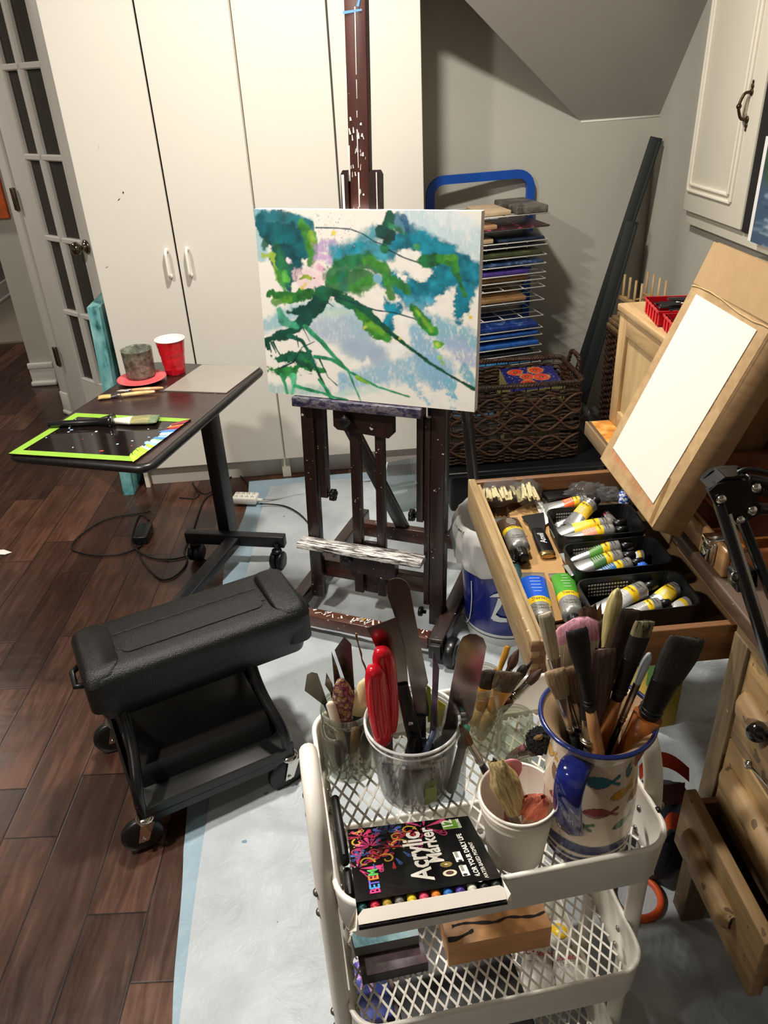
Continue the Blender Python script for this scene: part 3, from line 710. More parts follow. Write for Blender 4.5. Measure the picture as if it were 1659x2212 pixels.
obj('mast_rail', lb((.181, .018, .02), (.227, .03, .2)), dk, t)
for a, b in ((.160, .180), (.234, .262)):
    mb = MB().prism([(a, 1.1), (b, 1.1), (b, 1.235), (b - .006, 1.245), (a + .006, 1.245), (a, 1.235)], -.012, .02, EL @ Matrix(((1, 0, 0, 0), (0, 0, 1, 0), (0, 1, 0, 0), (0, 0, 0, 1))))
    obj('top_clamp', mb, dk, t)
whitep = mat('dried_white_paint', 'ddd8d4', .5, var=.1, vs=60)
mb = MB()
def strip(x0, u0, x1, u1, w, y=-.0052, m=0):
    a, b = V((x0, y, u0)), V((x1, y, u1)); d = (b - a).normalized(); n_ = V((-d.z, 0, d.x)) * w / 2
    mb.add([EL @ (a - n_), EL @ (b - n_ * .6), EL @ (b + n_ * .6), EL @ (a + n_)], [(0, 1, 2, 3)], m)
strip(.208, 1.585, .207, 1.45, .0028); strip(.207, 1.44, .207, 1.40, .002); strip(.206, 1.375, .206, 1.36, .0022); strip(.205, 1.335, .206, 1.25, .003); strip(.206, 1.24, .206, 1.16, .004)
for k in range(26):
    x, u = rnd.uniform(.186, .226), rnd.choice([rnd.uniform(1.27, 1.36), rnd.uniform(1.15, 1.3)]); L = rnd.uniform(.003, .014); a = rnd.uniform(-.6, .6)
    strip(x, u, x + L * math.sin(a) * .5, u + L, rnd.uniform(.001, .006))
strip(.1805, 1.47, .181, 1.40, .003); strip(.1815, 1.3, .182, 1.22, .006)
strip(.166, 1.235, .168, 1.13, .008, -.0132); strip(.256, 1.24, .257, 1.1, .003, -.0132)
strip(.178, 1.575, .225, 1.578, .006, m=1); strip(.215, 1.585, .226, 1.62, .006, m=1)
obj('paint_streak', mb, [whitep, mat('blue_tape', '5d96d8', .5)], t, label='white paint streaks and a scrap of blue tape')
# canvas shelf, brackets and lower paint tray
smear = NT('smeared_tray'); mp = smear.coord((30, 60, 60)); nz = smear.n('ShaderNodeTexNoise', i_Scale=1.0, i_Detail=5.0, i_Roughness=.7); smear.l(mp, nz)
rr = smear.ramp([(.3, '17131a'), (.45, '34304a'), (.55, '6f6a70'), (.62, '2a2230'), (.75, 'b9a24a')]); smear.l(nz, rr); smear.l(rr, smear.b, 0, 0); smear.set(Roughness=.35)
obj('canvas_shelf', MB().box((.0, -.05, .634), (.385, .0, .662), EL, 0, .003), smear.m, t, label='canvas shelf smeared with dark paint')
mb = MB().prism([(.11, .575), (.11, .64), (.29, .64), (.29, .567), (.278, .555), (.122, .565)], -.012, .016, EL @ Matrix(((1, 0, 0, 0), (0, 0, 1, 0), (0, 1, 0, 0), (0, 0, 0, 1))))
obj('shelf_bracket', mb, dk, t)
mb = MB().prism([(.115, .125), (.115, .19), (.295, .19), (.295, .108), (.283, .098), (.127, .113)], -.02, .016, EL @ Matrix(((1, 0, 0, 0), (0, 0, 1, 0), (0, 1, 0, 0), (0, 0, 0, 1))))
obj('tray_bracket', mb, dk, t)
wt = NT('white_smeared_tray'); mp = wt.coord((16, 160, 160)); nz = wt.n('ShaderNodeTexNoise', i_Scale=1.0, i_Detail=5.0, i_Roughness=.75); wt.l(mp, nz)
rr = wt.ramp([(.3, '14100f'), (.43, '2a1d1a'), (.48, '8f8883'), (.53, 'e4e0da'), (.62, 'ece9e2'), (.68, '2f64a8')]); wt.l(nz, rr); wt.l(rr, wt.b, 0, 0); wt.set(Roughness=.4)
obj('paint_tray', MB().box((-.015, -.055, .178), (.388, -.0, .198), EL, 0, .003), wt.m, t, label='narrow tray caked with dried white and blue paint')
for x, u, y in ((.155, .60, -.012), (.145, .155, -.02)):
    mb = MB(); M = EL @ frame((x, y, u), (0, -1, 0)); 
    mb.lathe([(.007, 0), (.007, .01), (.016, .012), (.017, .022), (.013, .026), (.001, .026)], 12, M)
    for k in range(4): a = math.pi / 2 * k; mb.lathe([(.006, .01), (.007, .024), (.001, .025)], 8, M @ Matrix.Translation((.013 * math.cos(a), .013 * math.sin(a), 0)))
    obj('knob', mb, blackp, t)
for x, u, sg in ((.073, .345, 1), (.355, .315, -1)):
    mb = MB(); M = EL @ frame((x, .012, u), (sg, 0, 0)); mb.lathe([(.006, -.01), (.006, .012), (.001, .012)], 10, M)
    for k in range(5): a = 2 * math.pi / 5 * k; mb.lathe([(.008, .008), (.009, .022), (.001, .023)], 8, M @ Matrix.Translation((.011 * math.cos(a), .011 * math.sin(a), 0)))
    mb.lathe([(.013, .008), (.014, .022), (.001, .023)], 12, M); obj('knob', mb, blackp, t)
M = EL @ frame((.39, -.004, .0), (-1, 0, 0)); obj('knob', MB().lathe([(.006, 0), (.006, .01), (.016, .011), (.016, .022), (.001, .023)], 8, M), blackp, t)
# base
obj('cross_rail', MB().box((.04, .03, .145), (.40, .055, .205), EB, 0, .003), dkx, t)
obj('cross_rail', MB().box((.0, .36, .10), (.44, .39, .155), EB, 0, .003), dkx, t)
obj('front_rail', MB().box((-.05, -.115, .050), (.43, -.075, .092), EB, 0, .003), wood('espresso_front', '2e160d', '63341f', (5, 26, 26), .35, .25, [(42, .70, 'd6cfc4'), (75, .72, 'd6c6ba')], .08), t)
for a, b in ((-.055, -.012), (.432, .478)):
    obj('side_rail', MB().box((a, -.12, .048), (b, .55, .098), EB, 0, .003), dk, t)
for x in (-.083, .5):
    mb = MB(); M = EB @ frame((x - .019, -.10, .046), (1, 0, 0))
    mb.lathe([(.001, 0), (.026, 0), (.03, .003), (.043, .004), (.046, .009), (.046, .026), (.043, .033), (.03, .034), (.026, .031), (.001, .031)], 28, M)
    w = obj('wheel', mb, mat('rubber_wheel', '151515', .3, var=.1), t)
    obj('hub', MB().lathe([(.024, .032), (.022, .036), (.006, .037), (.005, .043), (.001, .044)], 20, M), mat('wheel_hub', '4b4a4b', .35), w)
    obj('hub', MB().lathe([(.024, -.001), (.022, -.005), (.006, -.006), (.005, -.012), (.001, -.013)][::-1], 20, M), mat('wheel_hub', '4b4a4b', .35), w)
obj('wheel_block', MB().box((.437, -.135, .035), (.475, -.07, .085), EB, 0, .003), mat('wheel_block_black', '18120f', .4), t)
# rear braces
obj('rear_brace', MB().bar(EB @ V((.075, .125, .74)), EB @ V((.195, .40, .10)), .045, .022, ex, bev=.003), dk, t)
obj('rear_brace', MB().bar(EB @ V((.455, .14, .90)), EB @ V((.455, .43, .08)), .022, .05, ex, bev=.003), dk, t)
mb = MB()
ws = [(.10, .0915), (.13, .0925), (.19, .0925), (.215, .0925), (.25, .0925), (.31, .0925), (.33, .0925)]
for k in range(34):
    x = rnd.uniform(-.04, .42); y = rnd.uniform(-.11, -.08); L = rnd.uniform(.003, .03); a = rnd.uniform(.4, 2.2); w = rnd.uniform(.0015, .004)
    d = V((math.cos(a), math.sin(a), 0)); n_ = V((-d.y, d.x, 0)); L = min(L, (.03) / max(.2, abs(d.y)) * .8)
    p = V((x, max(-.112, min(-.078 - L * d.y, y)), .0925)); mb.add([EB @ (p - n_ * w), EB @ (p + d * L - n_ * w * .5), EB @ (p + d * L + n_ * w * .5), EB @ (p + n_ * w)], [(0, 1, 2, 3)], 1 if k == 4 else 2 if k == 9 else 0)
obj('paint_streak', mb, [whitep, mat('yellow_paint', 'e5d84a', .5), mat('aqua_paint', '86cfd0', .5)], t, label='drips of white, yellow and aqua paint')
# ================================================================ big canvas painting
def vnoise(x, y, sc, seed, octs=3):
    r = np.random.RandomState(seed); out = np.zeros_like(x); amp = 1.0; tot = 0
    for o in range(octs):
        G = r.rand(64, 64) * 2 - 1; xs, ys = x / sc, y / sc; xi, yi = np.floor(xs).astype(int), np.floor(ys).astype(int); fx, fy = xs - xi, ys - yi
        fx = fx * fx * (3 - 2 * fx); fy = fy * fy * (3 - 2 * fy)
        g = lambda a, b: G[a % 64, b % 64]
        out += amp * ((g(xi, yi) * (1 - fx) + g(xi + 1, yi) * fx) * (1 - fy) + (g(xi, yi + 1) * (1 - fx) + g(xi + 1, yi + 1) * fx) * fy)
        tot += amp; amp *= .5; sc = sc / 2.1
    return out / tot
class Paint:
    mod = 0.0
    def __init__(s, X, Y, base):
        s.X, s.Y = X, Y; s.c = np.zeros(X.shape + (3,)); s.c[:] = lin(base)[:3]; s.k = 0
    def stroke(s, pts, r, col, a=1.0, rough=.0, soft=2.0, sc=26, tex=0.0, texsc=8):
        """pts polyline; r radius (number or list); rough = ragged edge; soft = edge blur; tex = dry-brush gaps"""
        s.k += 1; P = np.array(pts, float); n = len(P); R = np.full(n, float(r)) if np.isscalar(r) else np.interp(np.linspace(0, 1, n), np.linspace(0, 1, len(r)), r)
        best = np.full(s.X.shape, 1e9)
        if n == 1: best = np.hypot(s.X - P[0, 0], s.Y - P[0, 1]) - R[0]
        for i in range(n - 1):
            dx, dy = P[i + 1] - P[i]; L2 = dx * dx + dy * dy + 1e-9
            t = np.clip(((s.X - P[i, 0]) * dx + (s.Y - P[i, 1]) * dy) / L2, 0, 1)
            d = np.hypot(s.X - P[i, 0] - t * dx, s.Y - P[i, 1] - t * dy) - (R[i] + (R[i + 1] - R[i]) * t); best = np.minimum(best, d)
        if rough: best = best + rough * 2.2 * vnoise(s.X, s.Y, sc, s.k + 7, 4)
        al = a * np.clip(.5 - best / (2 * soft), 0, 1)
        if tex: al = al * np.clip(1 - tex + tex * 2.2 * (.5 + vnoise(s.X, s.Y * .4, texsc, s.k + 90, 3)), 0, 1)
        C = np.array(lin(col)[:3]); C = C * (1 + s.mod * (1 if C.mean() < .3 else .12) * vnoise(s.X, s.Y, sc * 1.6, s.k + 300, 3))[..., None]; s.c = s.c * (1 - al[..., None]) + C * al[..., None]
    def rgba(s): return np.concatenate([s.c, np.ones(s.c.shape[:2] + (1,))], -1).reshape(-1, 4)
yc = -.036
qs = [EL.inverted() @ Pp(px, py, EL @ V((0, yc, 0)), en) for px, py in ((556, 455), (1043, 452), (1023, 870), (573, 833))]
cx0, cx1 = (qs[0].x + qs[3].x) / 2, (qs[1].x + qs[2].x) / 2; cu0, cu1 = .664, (qs[0].z + qs[1].z) / 2
nx, ny = 400, 320
U, Vv = np.meshgrid(np.linspace(0, 1, nx + 1), np.linspace(1, 0, ny + 1))
# layout grid of the picture (corners: far left top, far right top, right bottom, left bottom)
Xp = (1 - Vv) * ((1 - U) * 90 + U * 1186) + Vv * ((1 - U) * 42 + U * 1240)
Yp = (1 - Vv) * ((1 - U) * 2050 + U * 2140) + Vv * ((1 - U) * 1118 + U * 1110)
p = Paint(Xp, Yp, 'f1ece2'); p.mod = .75; S = p.stroke
S([(900, 1140), (1010, 1180), (1140, 1240), (1220, 1300)], [60, 110, 100, 60], 'bcd6df', .85, 10, 18, tex=.5)
S([(1000, 1130), (1180, 1170)], [20, 40], 'e6ecec', .7, 10, 12, tex=.5)
S([(60, 1250), (75, 1330)], 40, '7db7c6', .7, 8, 10); S([(60, 1140), (360, 1180)], [30, 22], '6fb0c0', .9, 6, 8)
S([(110, 1180), (230, 1190), (330, 1210)], [55, 62, 50], '0c6570', .95, 9, 6)
S([(150, 1230), (250, 1280), (320, 1300)], [60, 95, 60], '0a5a62', 1, 10, 6); S([(200, 1350), (250, 1400)], [80, 60], '0a4c52', 1, 10, 6)
S([(210, 1400), (220, 1490)], [55, 20], '10505a', 1, 10, 6); S([(70, 1170), (100, 1220)], 34, '0b5560', 1, 8, 6)
S([(310, 1185), (350, 1240), (370, 1330), (350, 1375)], [22, 34, 28, 14], '3f8a2c', .95, 8, 5); S([(360, 1230), (378, 1290)], 14, '94b93c', .8, 6, 6); S([(165, 1290), (200, 1400), (215, 1460)], [18, 40, 22], '2f8140', .6, 8, 16)
S([(110, 1270), (95, 1300)], 18, '12533c', .9, 8, 4); S([(85, 1335), (140, 1335), (150, 1400), (175, 1450)], [10, 14, 10, 16], 'a3c03a', .9, 6, 4); S([(150, 1400), (180, 1450), (200, 1500)], [10, 26, 10], '3c8f3c', .9, 8, 5)
S([(205, 1430), (215, 1450)], 20, '5cae46', .9, 6, 5)
# pink passages
S([(395, 1300), (470, 1285), (520, 1320)], [26, 34, 22], 'b18fc6', .8, 10, 8, tex=.6); S([(390, 1340), (470, 1350)], [18, 20], 'c9a0d2', .85, 8, 6, tex=.5); S([(400, 1390), (420, 1400)], 18, 'd884bf', .9, 6, 5)
S([(300, 1440), (380, 1420), (400, 1460), (320, 1480)], 40, 'eecbd2', .75, 18, 10, tex=.7); S([(230, 1360)], 16, 'f0dfe6', 1, 8, 4); S([(370, 1443)], 9, 'c9473c', 1, 4, 3)
S([(290, 1450), (320, 1438), (350, 1445)], 9, '9db63a', 1, 4, 3); S([(318, 1475), (300, 1500)], 9, 'e2c64a', .9, 5, 3); S([(485, 1225)], 12, 'ead45a', 1, 4, 3)
# teal band across the middle
S([(480, 1300), (600, 1290), (700, 1220), (760, 1210)], [26, 34, 30, 22], '1e8ca0', .9, 10, 16); S([(520, 1340), (640, 1320), (760, 1310)], 52, '1a8a9e', .95, 12, 14)
S([(820, 1160), (870, 1200), (900, 1260)], [40, 38, 40], '1f7090', .9, 12, 8); S([(800, 1270), (920, 1260), (1060, 1330), (1190, 1400)], [46, 62, 70, 50], '0f7a90', 1, 12, 14)
S([(1000, 1420), (1130, 1400), (1200, 1440)], [70, 80, 40], '107b90', 1, 12, 12); S([(1150, 1500), (1130, 1580), (1115, 1650)], [50, 42, 14], '0e738a', 1, 12, 8); S([(760, 1440), (900, 1490), (1020, 1500)], [40, 70, 50], '148096', 1, 14, 12)
S([(740, 1560), (790, 1600), (770, 1680)], [30, 46, 24], '137f96', 1, 14, 10); S([(880, 1560), (960, 1560)], 40, '3e97b0', .9, 12, 14)
for q, r in (([(850, 1330), (950, 1400)], [34, 44]), ([(820, 1420), (850, 1440)], [12, 20]), ([(990, 1590), (1060, 1560), (1070, 1510)], [26, 44, 14]), ([(810, 1640), (860, 1660), (840, 1730)], [24, 50, 24]), ([(655, 1510), (720, 1540), (720, 1610)], [18, 30, 18]), ([(900, 1330)], [40])):
    S(q, r, 'f3efe6', 1, 12, 7)
# washes of the lower half
S([(180, 1640), (330, 1600), (520, 1600), (640, 1700)], [40, 40, 30, 60], '8fc2cc', .8, 12, 22, tex=.4); S([(380, 1700), (520, 1700), (680, 1800)], [60, 90, 70], 'a3b9cc', .85, 10, 30, tex=.35); S([(90, 1690), (180, 1670)], 36, '86b9c4', .8, 10, 14, tex=.4)
S([(560, 1800), (700, 1850)], [60, 60], '9fb4c9', .8, 10, 26); S([(420, 1620), (560, 1610)], 14, 'c4d8c4', .7, 6, 10); S([(430, 1830), (560, 1900), (640, 1880)], [24, 30, 20], 'f1ede4', .9, 14, 12)
S([(560, 1980), (760, 1930), (900, 1900), (1010, 1900)], [50, 60, 70, 80], '93bcd2', .9, 14, 20, tex=.4); S([(900, 1700), (930, 1800), (1010, 1950)], [26, 60, 70], '86b4d2', .9, 16, 14, tex=.5)
S([(950, 1660), (1080, 1720), (1190, 1760)], [50, 70, 50], '6fafc6', .85, 14, 18, tex=.5); S([(1100, 1780), (1180, 1850)], 50, 'a5b5d4', .85, 12, 14, tex=.6); S([(1140, 1900), (1190, 1980)], 26, '57a9bf', .85, 10, 8, tex=.4)
S([(860, 1960), (960, 2090)], [20, 12], '7fb9d0', .8, 12, 6, tex=.7); S([(1070, 1980), (1090, 2120)], [26, 10], '6bb5cc', .9, 12, 6, tex=.6); S([(500, 1950), (510, 2040)], [14, 22], '7fb8d0', .8, 8, 8, tex=.4)
S([(100, 2030), (420, 2040)], [30, 24], '9cc0bc', .8, 8, 14, tex=.3); S([(480, 2060), (700, 2020)], [16, 24], 'c7dcd2', .8, 10, 12); S([(700, 1740), (800, 1800)], [20, 36], 'eef0ec', .8, 10, 12)
S([(1000, 2080), (1180, 2110)], [30, 26], 'f0ece4', .9, 16, 6, tex=.5)
# greens in the middle
S([(470, 1430), (560, 1370), (660, 1350), (730, 1390)], [44, 42, 40, 30], '1f6f3c', .95, 10, 7); S([(480, 1480), (590, 1450), (650, 1440)], [50, 58, 40], '1d7034', .95, 10, 6); S([(520, 1420), (530, 1500)], 22, '1d6a60', .6, 8, 14)
S([(660, 1350), (740, 1380), (770, 1450), (780, 1530)], [26, 26, 24, 22], '3f8a2e', .95, 9, 5); S([(600, 1500), (680, 1460)], 34, '3a8530', .9, 9, 8); S([(790, 1440), (850, 1480), (870, 1510)], [16, 24, 10], '2f7a30', .95, 9, 5)
S([(712, 1440)], 22, '7db0c8', 1, 5, 4); S([(655, 1520), (700, 1520)], 12, 'f1ede4', .9, 8, 4)
S([(110, 1525), (200, 1540), (300, 1535), (380, 1520)], [18, 34, 30, 24], '2a7430', 1, 10, 4); S([(140, 1570), (220, 1550)], 18, '56992f', .9, 9, 5)
S([(390, 1500), (430, 1510), (480, 1520)], [14, 26, 18], '175a44', 1, 8, 4)
# dark branch
DB = '0e473a'
S([(400, 1560), (340, 1610), (290, 1680), (200, 1730), (110, 1755), (80, 1770)], [40, 44, 34, 26, 16, 20], DB, 1, 9, 4, sc=34); S([(230, 1620), (300, 1610)], [14, 22], DB, 1, 8, 4)
S([(400, 1530), (480, 1525), (560, 1560), (650, 1620)], [24, 22, 30, 34], '155a3c', 1, 10, 4); S([(620, 1600), (680, 1690), (760, 1740)], [30, 44, 26], '37802c', 1, 10, 5); S([(660, 1680), (730, 1710)], 18, '6fae34', .9, 8, 8); S([(640, 1690)], 10, 'c3d060', .9, 5, 4)
S([(600, 1570), (700, 1650), (790, 1730), (880, 1800), (960, 1865), (1080, 1945), (1190, 2010)], [18, 16, 12, 9, 9, 8, 9], '0f5038', 1, 3, 2.5)
S([(85, 1790), (95, 1800)], 14, DB, 1, 6, 3)
for q in ([(100, 1780), (112, 1830)], [(125, 1775), (145, 1815), (175, 1860)], [(110, 1770), (140, 1830)]): S(q, [6, 3], DB, 1, 1, 2)
# top right blots
S([(765, 1180), (790, 1140)], [26, 22], '15503c', 1, 8, 4); S([(735, 1215), (770, 1230)], [34, 40], '12463e', 1, 9, 4); S([(800, 1190), (850, 1220)], [20, 10], '2f7a52', .9, 8, 6); S([(860, 1150), (875, 1200)], [24, 10], '235f86', .9, 12, 5); S([(755, 1295)], 27, '1c6340', 1, 5, 4)
for q in ([(390, 1200), (500, 1200), (580, 1205), (640, 1225), (700, 1260), (760, 1280)], [(775, 1300), (850, 1335), (930, 1360)], [(470, 1530), (600, 1570), (700, 1600), (800, 1612), (900, 1640), (985, 1682)]): S(q, 3.4, '123f4a', 1, .6, 2)
S([(950, 1355), (1010, 1345)], [32, 30], '1b6b3c', 1, 8, 4); S([(1030, 1340), (1100, 1350), (1110, 1400)], [24, 24, 18], '2f7a2e', 1, 9, 4); S([(1060, 1330), (1110, 1325)], 14, '4c962f', .9, 9, 5); S([(1115, 1410), (1135, 1460), (1150, 1515)], [16, 10, 13], '2c7a3a', 1, 5, 3)
S([(918, 1283)], 13, '3c8f5a', .9, 6, 4)
S([(895, 1590), (940, 1640), (985, 1700)], [20, 28, 30], '2f8634', 1, 8, 4); S([(905, 1590), (945, 1645), (980, 1700)], [6, 10, 12], '86bb38', .85, 6, 8); S([(1010, 1772)], 27, '5fae42', 1, 8, 4); S([(1012, 1770)], 11, 'c9dc5c', .9, 5, 8)
S([(1025, 1840), (1045, 1885)], [9, 4], '8fbf4e', .9, 6, 4); S([(1178, 1626)], 9, 'e8cf4c', 1, 2, 2.5); S([(820, 1745)], 8, 'd6d250', .9, 4, 3)
# lower left plants and drips
S([(130, 1865), (220, 1850), (320, 1840)], [16, 30, 24], '155c40', 1, 12, 4); S([(250, 1850), (340, 1880)], [30, 20], '1a6a4a', 1, 14, 5); S([(100, 1920), (200, 1940), (300, 1900), (400, 1930)], [16, 32, 30, 18], '2b7f3f', 1, 12, 5); S([(260, 1880), (330, 1900)], 20, '174f38', 1, 10, 5); S([(280, 1925), (300, 1950)], 13, 'f0ece2', 1, 10, 3)
S([(165, 1600), (190, 1660), (260, 1690)], [10, 26, 14], '3fa07c', .9, 5, 4); S([(310, 1690), (400, 1770), (470, 1850), (550, 1930), (700, 2010), (860, 2062)], [13, 13, 11, 7, 6, 5], '35996a', 1, 1.5, 2.5)
S([(220, 1740), (290, 1765), (330, 1830), (360, 1900), (400, 1990), (440, 2080)], [14, 10, 9, 8, 7, 6], '145744', 1, 1.5, 2.5); S([(360, 1850), (450, 1862), (540, 1920), (570, 2000), (605, 2090)], [10, 9, 8, 5, 4], '2f9467', 1, 1.5, 2.5); S([(385, 1860), (430, 1960), (480, 2006)], [5, 3, 3], '1a5a48', 1, 1, 2)
S([(165, 1950), (185, 2000), (195, 2050)], [9, 8, 9], '38a168', 1, 2, 3); S([(235, 1960), (238, 2010), (225, 2055)], [22, 12, 8], '4bad7c', .95, 3, 4); S([(240, 2010), (330, 2035), (400, 2050), (470, 2075), (530, 2088)], [9, 9, 7, 7, 8], '2c9a62', 1, 2, 2.5); S([(380, 1975), (430, 2040), (450, 2080)], [7, 8, 8], '2f9a60', 1, 2, 2.5)
S([(150, 1920), (240, 1880), (290, 1800), (360, 1770)], [6, 4, 2.4, 2], '153f3c', 1, 1, 2); S([(262, 1740), (270, 1800)], [4, 2], DB, 1, .5, 1.6); S([(300, 1700), (335, 1770)], [3, 1.6], DB, 1, .5, 1.6); S([(400, 1560), (450, 1570), (470, 1585)], [4, 3, 2], DB, 1, .5, 1.6)
S([(590, 1960), (650, 1995)], [10, 5], '86b83e', 1, 4, 3)
for k in range(60): S([(rnd.uniform(390, 620), rnd.uniform(1130, 1290))], rnd.uniform(1.5, 3.5), rnd.choice(['b18fb0', '6f8fa0', 'd8b0c0']), .8, 0, 1.5)
mb = MB(); te = thing('canvas_painting', 'large abstract canvas of green branches and teal washes clipped on the easel', 'painting', M=EL @ Matrix.Translation(((cx0 + cx1) / 2, yc, cu0)))
mb.grid(lambda u, v: EL @ V((cx0 + (cx1 - cx0) * u, yc, cu0 + (cu1 - cu0) * (1 - v))), nx, ny, 0, False)
mb.f = [f[::-1] for f in mb.f]
obj('painted_face', mb, vcol('canvas_paint', .45, .12, 700), te, cols=p.rgba())
obj('canvas_edge', MB().box((cx0, yc + .0005, cu0), (cx1, -.004, cu1), EL, 0, .0), mat('canvas_white_edge', 'e6e4e2', .7, var=.04), te, label='white gallery edge')
# ================================================================ rolling stool
SM = rz(23.5, (-.42, 1.455, 0))
t = thing('rolling_stool', 'black mechanics rolling stool with padded box seat, shelf tray and casters', 'stool', M=SM)
seatm = mat('stool_seat_plastic', '0f0f0f', .36, var=.12, vs=40, bump=.45, bs=420)
smooth_black = mat('stool_smooth_plastic', '0b0b0c', .4, var=.1)
sx0, sx1, sy0, sy1 = -.215, .315, -.07, .155
scx, scy = (sx0 + sx1) / 2, (sy0 + sy1) / 2
mb = MB(); prof = [(.300, .94, .86), (.34, .965, .93), (.385, .985, 1.0), (.408, .985, 1.0), (.424, .96, .93), (.432, .90, .80), (.4335, .86, .72)]
def rrs(z, kx, ky, r, n=6): return [(x, y, z) for x, y in rrect((sx1 - sx0) * kx, (sy1 - sy0) * ky, r, n, scx, scy)]
secs = [rrs(z, kx, ky, .03 + .0 * z) for z, kx, ky in prof]; k = len(secs[0]); vs = [v for s_ in secs for v in s_]; fs = []
for i in range(len(secs) - 1):
    for j in range(k): fs.append((i * k + j, i * k + (j + 1) % k, (i + 1) * k + (j + 1) % k, (i + 1) * k + j))
fs.append(list(range(k))[::-1]); fs.append([(len(secs) - 1) * k + j for j in range(k)])
mb.add(vs, fs, 0, True, SM)
seat = obj('seat', mb, seatm, t)
# raised end caps, pressed lines and the recessed panel of the lid
for a, b in ((sx0 - .004, sx0 + .07), (sx1 - .07, sx1 + .004)):
    mb = MB(); mb.prism(rrect(b - a, (sy1 - sy0) * .985, .028, 5, (a + b) / 2, scy), .335, .408, SM, 0, False)
    sec = [(.408, 1.0), (.425, .93), (.436, .82), (.4375, .75)]
    P = [[(x, y, z) for x, y in rrect((b - a) * (.6 + .4 * s_), (sy1 - sy0) * s_ * .985, .025, 5, (a + b) / 2 + (scx - (a + b) / 2) * (1 - s_) * .25, scy)] for z, s_ in sec]
    k = len(P[0]); fs = []
    for i in range(len(P) - 1):
        for j in range(k): fs.append((i * k + j, i * k + (j + 1) % k, (i + 1) * k + (j + 1) % k, (i + 1) * k + j))
    fs.append([(len(P) - 1) * k + j for j in range(k)]); mb.add([v for s_ in P for v in s_], fs, 0, True, SM); obj('end_cap', mb, seatm, seat)
mb = MB()
for y, w in ((.075, .006), (.015, .004)): mb.box((sx0 + .085, scy - .043 + y - w / 2 - .0, .4334), (sx1 - .085, scy - .043 + y + w / 2, .4352), SM, 0, .001, 1)
obj('lid_rib', mb, seatm, seat)
mb = MB().prism(rrect(.34, .062, .018, 5, scx, scy - .022), .4335, .4358, SM)
obj('lid_panel', mb, seatm, seat)
obj('carry_handle', MB().tube([SM @ V(v) for v in ((sx0 - .002, scy + .03, .38), (sx0 - .02, scy + .02, .375), (sx0 - .02, scy - .03, .372), (sx0 - .002, scy - .04, .376))], .007, 8), smooth_black, seat)
obj('carry_handle', MB().tube([SM @ V(v) for v in ((sx1 + .002, scy + .03, .38), (sx1 + .02, scy + .02, .375), (sx1 + .02, scy - .03, .372), (sx1 + .002, scy - .04, .376))], .007, 8), smooth_black, seat)
tubem = mat('stool_tube_paint', '0f0f11', .28, var=.1)
for ax in (-1, 1):
    for ay in (-1, 1):
        P = [(ax * .178, ay * .172, .1), (ax * .178, ay * .172, .15), (ax * .172, ay * .155, .19), (ax * .160, ay * .10, .235), (ax * .156, ay * .085 + .02, .27), (ax * .155, ay * .07 + .03, .31)]
        obj('leg', MB().tube(smooth_path([SM @ V(q) for q in P], 6), .0135, 12), tubem, t)
shm = mat('stool_tray_paint', '181716', .3, var=.1, vs=6)
mb = MB().box((-.19, -.185, .10), (.19, .185, .112), SM, 0, .004)
mb.box((-.19, -.185, .085), (.19, -.178, .128), SM).box((-.19, .178, .10), (.19, .185, .15), SM).box((-.19, -.185, .10), (-.184, .185, .145), SM).box((.184, -.185, .10), (.19, .185, .145), SM)
obj('shelf_tray', mb, shm, t)
mb = MB().prism([(-.105, .113), (.16, .113), (.16, .175), (-.09, .165)], -.162, .162, SM @ Matrix(((0, 0, 1, 0), (1, 0, 0, 0), (0, 1, 0, 0), (0, 0, 0, 1))))
obj('storage_bin', mb, mat('stool_bin', '1b1918', .32, var=.08, vs=5), t)
for ax in (-1, 1):
    for ay in (-1, 1):
        cp = SM @ V((ax * .178, ay * .174, 0)); sd = V((.42 + .12 * ax, -.92, 0)).normalized(); fw = V((0, 0, 1)).cross(sd)
        w = MB().lathe([(.001, 0), (.03, 0), (.036, .002), (.045, .003), (.048, .008), (.048, .018), (.045, .023), (.036, .024), (.03, .026), (.001, .026)], 28, frame(cp + fw * -.014 + V((0, 0, .048)) - sd * .013, sd))
        cst = obj('caster', w, mat('caster_rubber', '141414', .38, var=.1), t)
        f = MB()
        for s_ in (-1, 1):
            o = cp + sd * s_ * .016; pts = [fw * -.026 + V((0, 0, .04)), fw * -.003 + V((0, 0, .04)), fw * .02 + V((0, 0, .092)), fw * -.012 + V((0, 0, .092))]
            f.add([o + q for q in pts] + [o + q + sd * .002 for q in pts], [(0, 1, 2, 3), (7, 6, 5, 4), (0, 4, 5, 1), (1, 5, 6, 2), (2, 6, 7, 3), (3, 7, 4, 0)])
        f.lathe([(.02, .09), (.022, .094), (.022, .1), (.014, .104), (.001, .105)], 20, Matrix.Translation(cp)); f.tube([cp + fw * -.014 + V((0, 0, .048)) - sd * .022, cp + fw * -.014 + V((0, 0, .048)) + sd * .022], .005, 10)
        obj('caster_fork', f, chrome, cst, label='chrome caster fork')
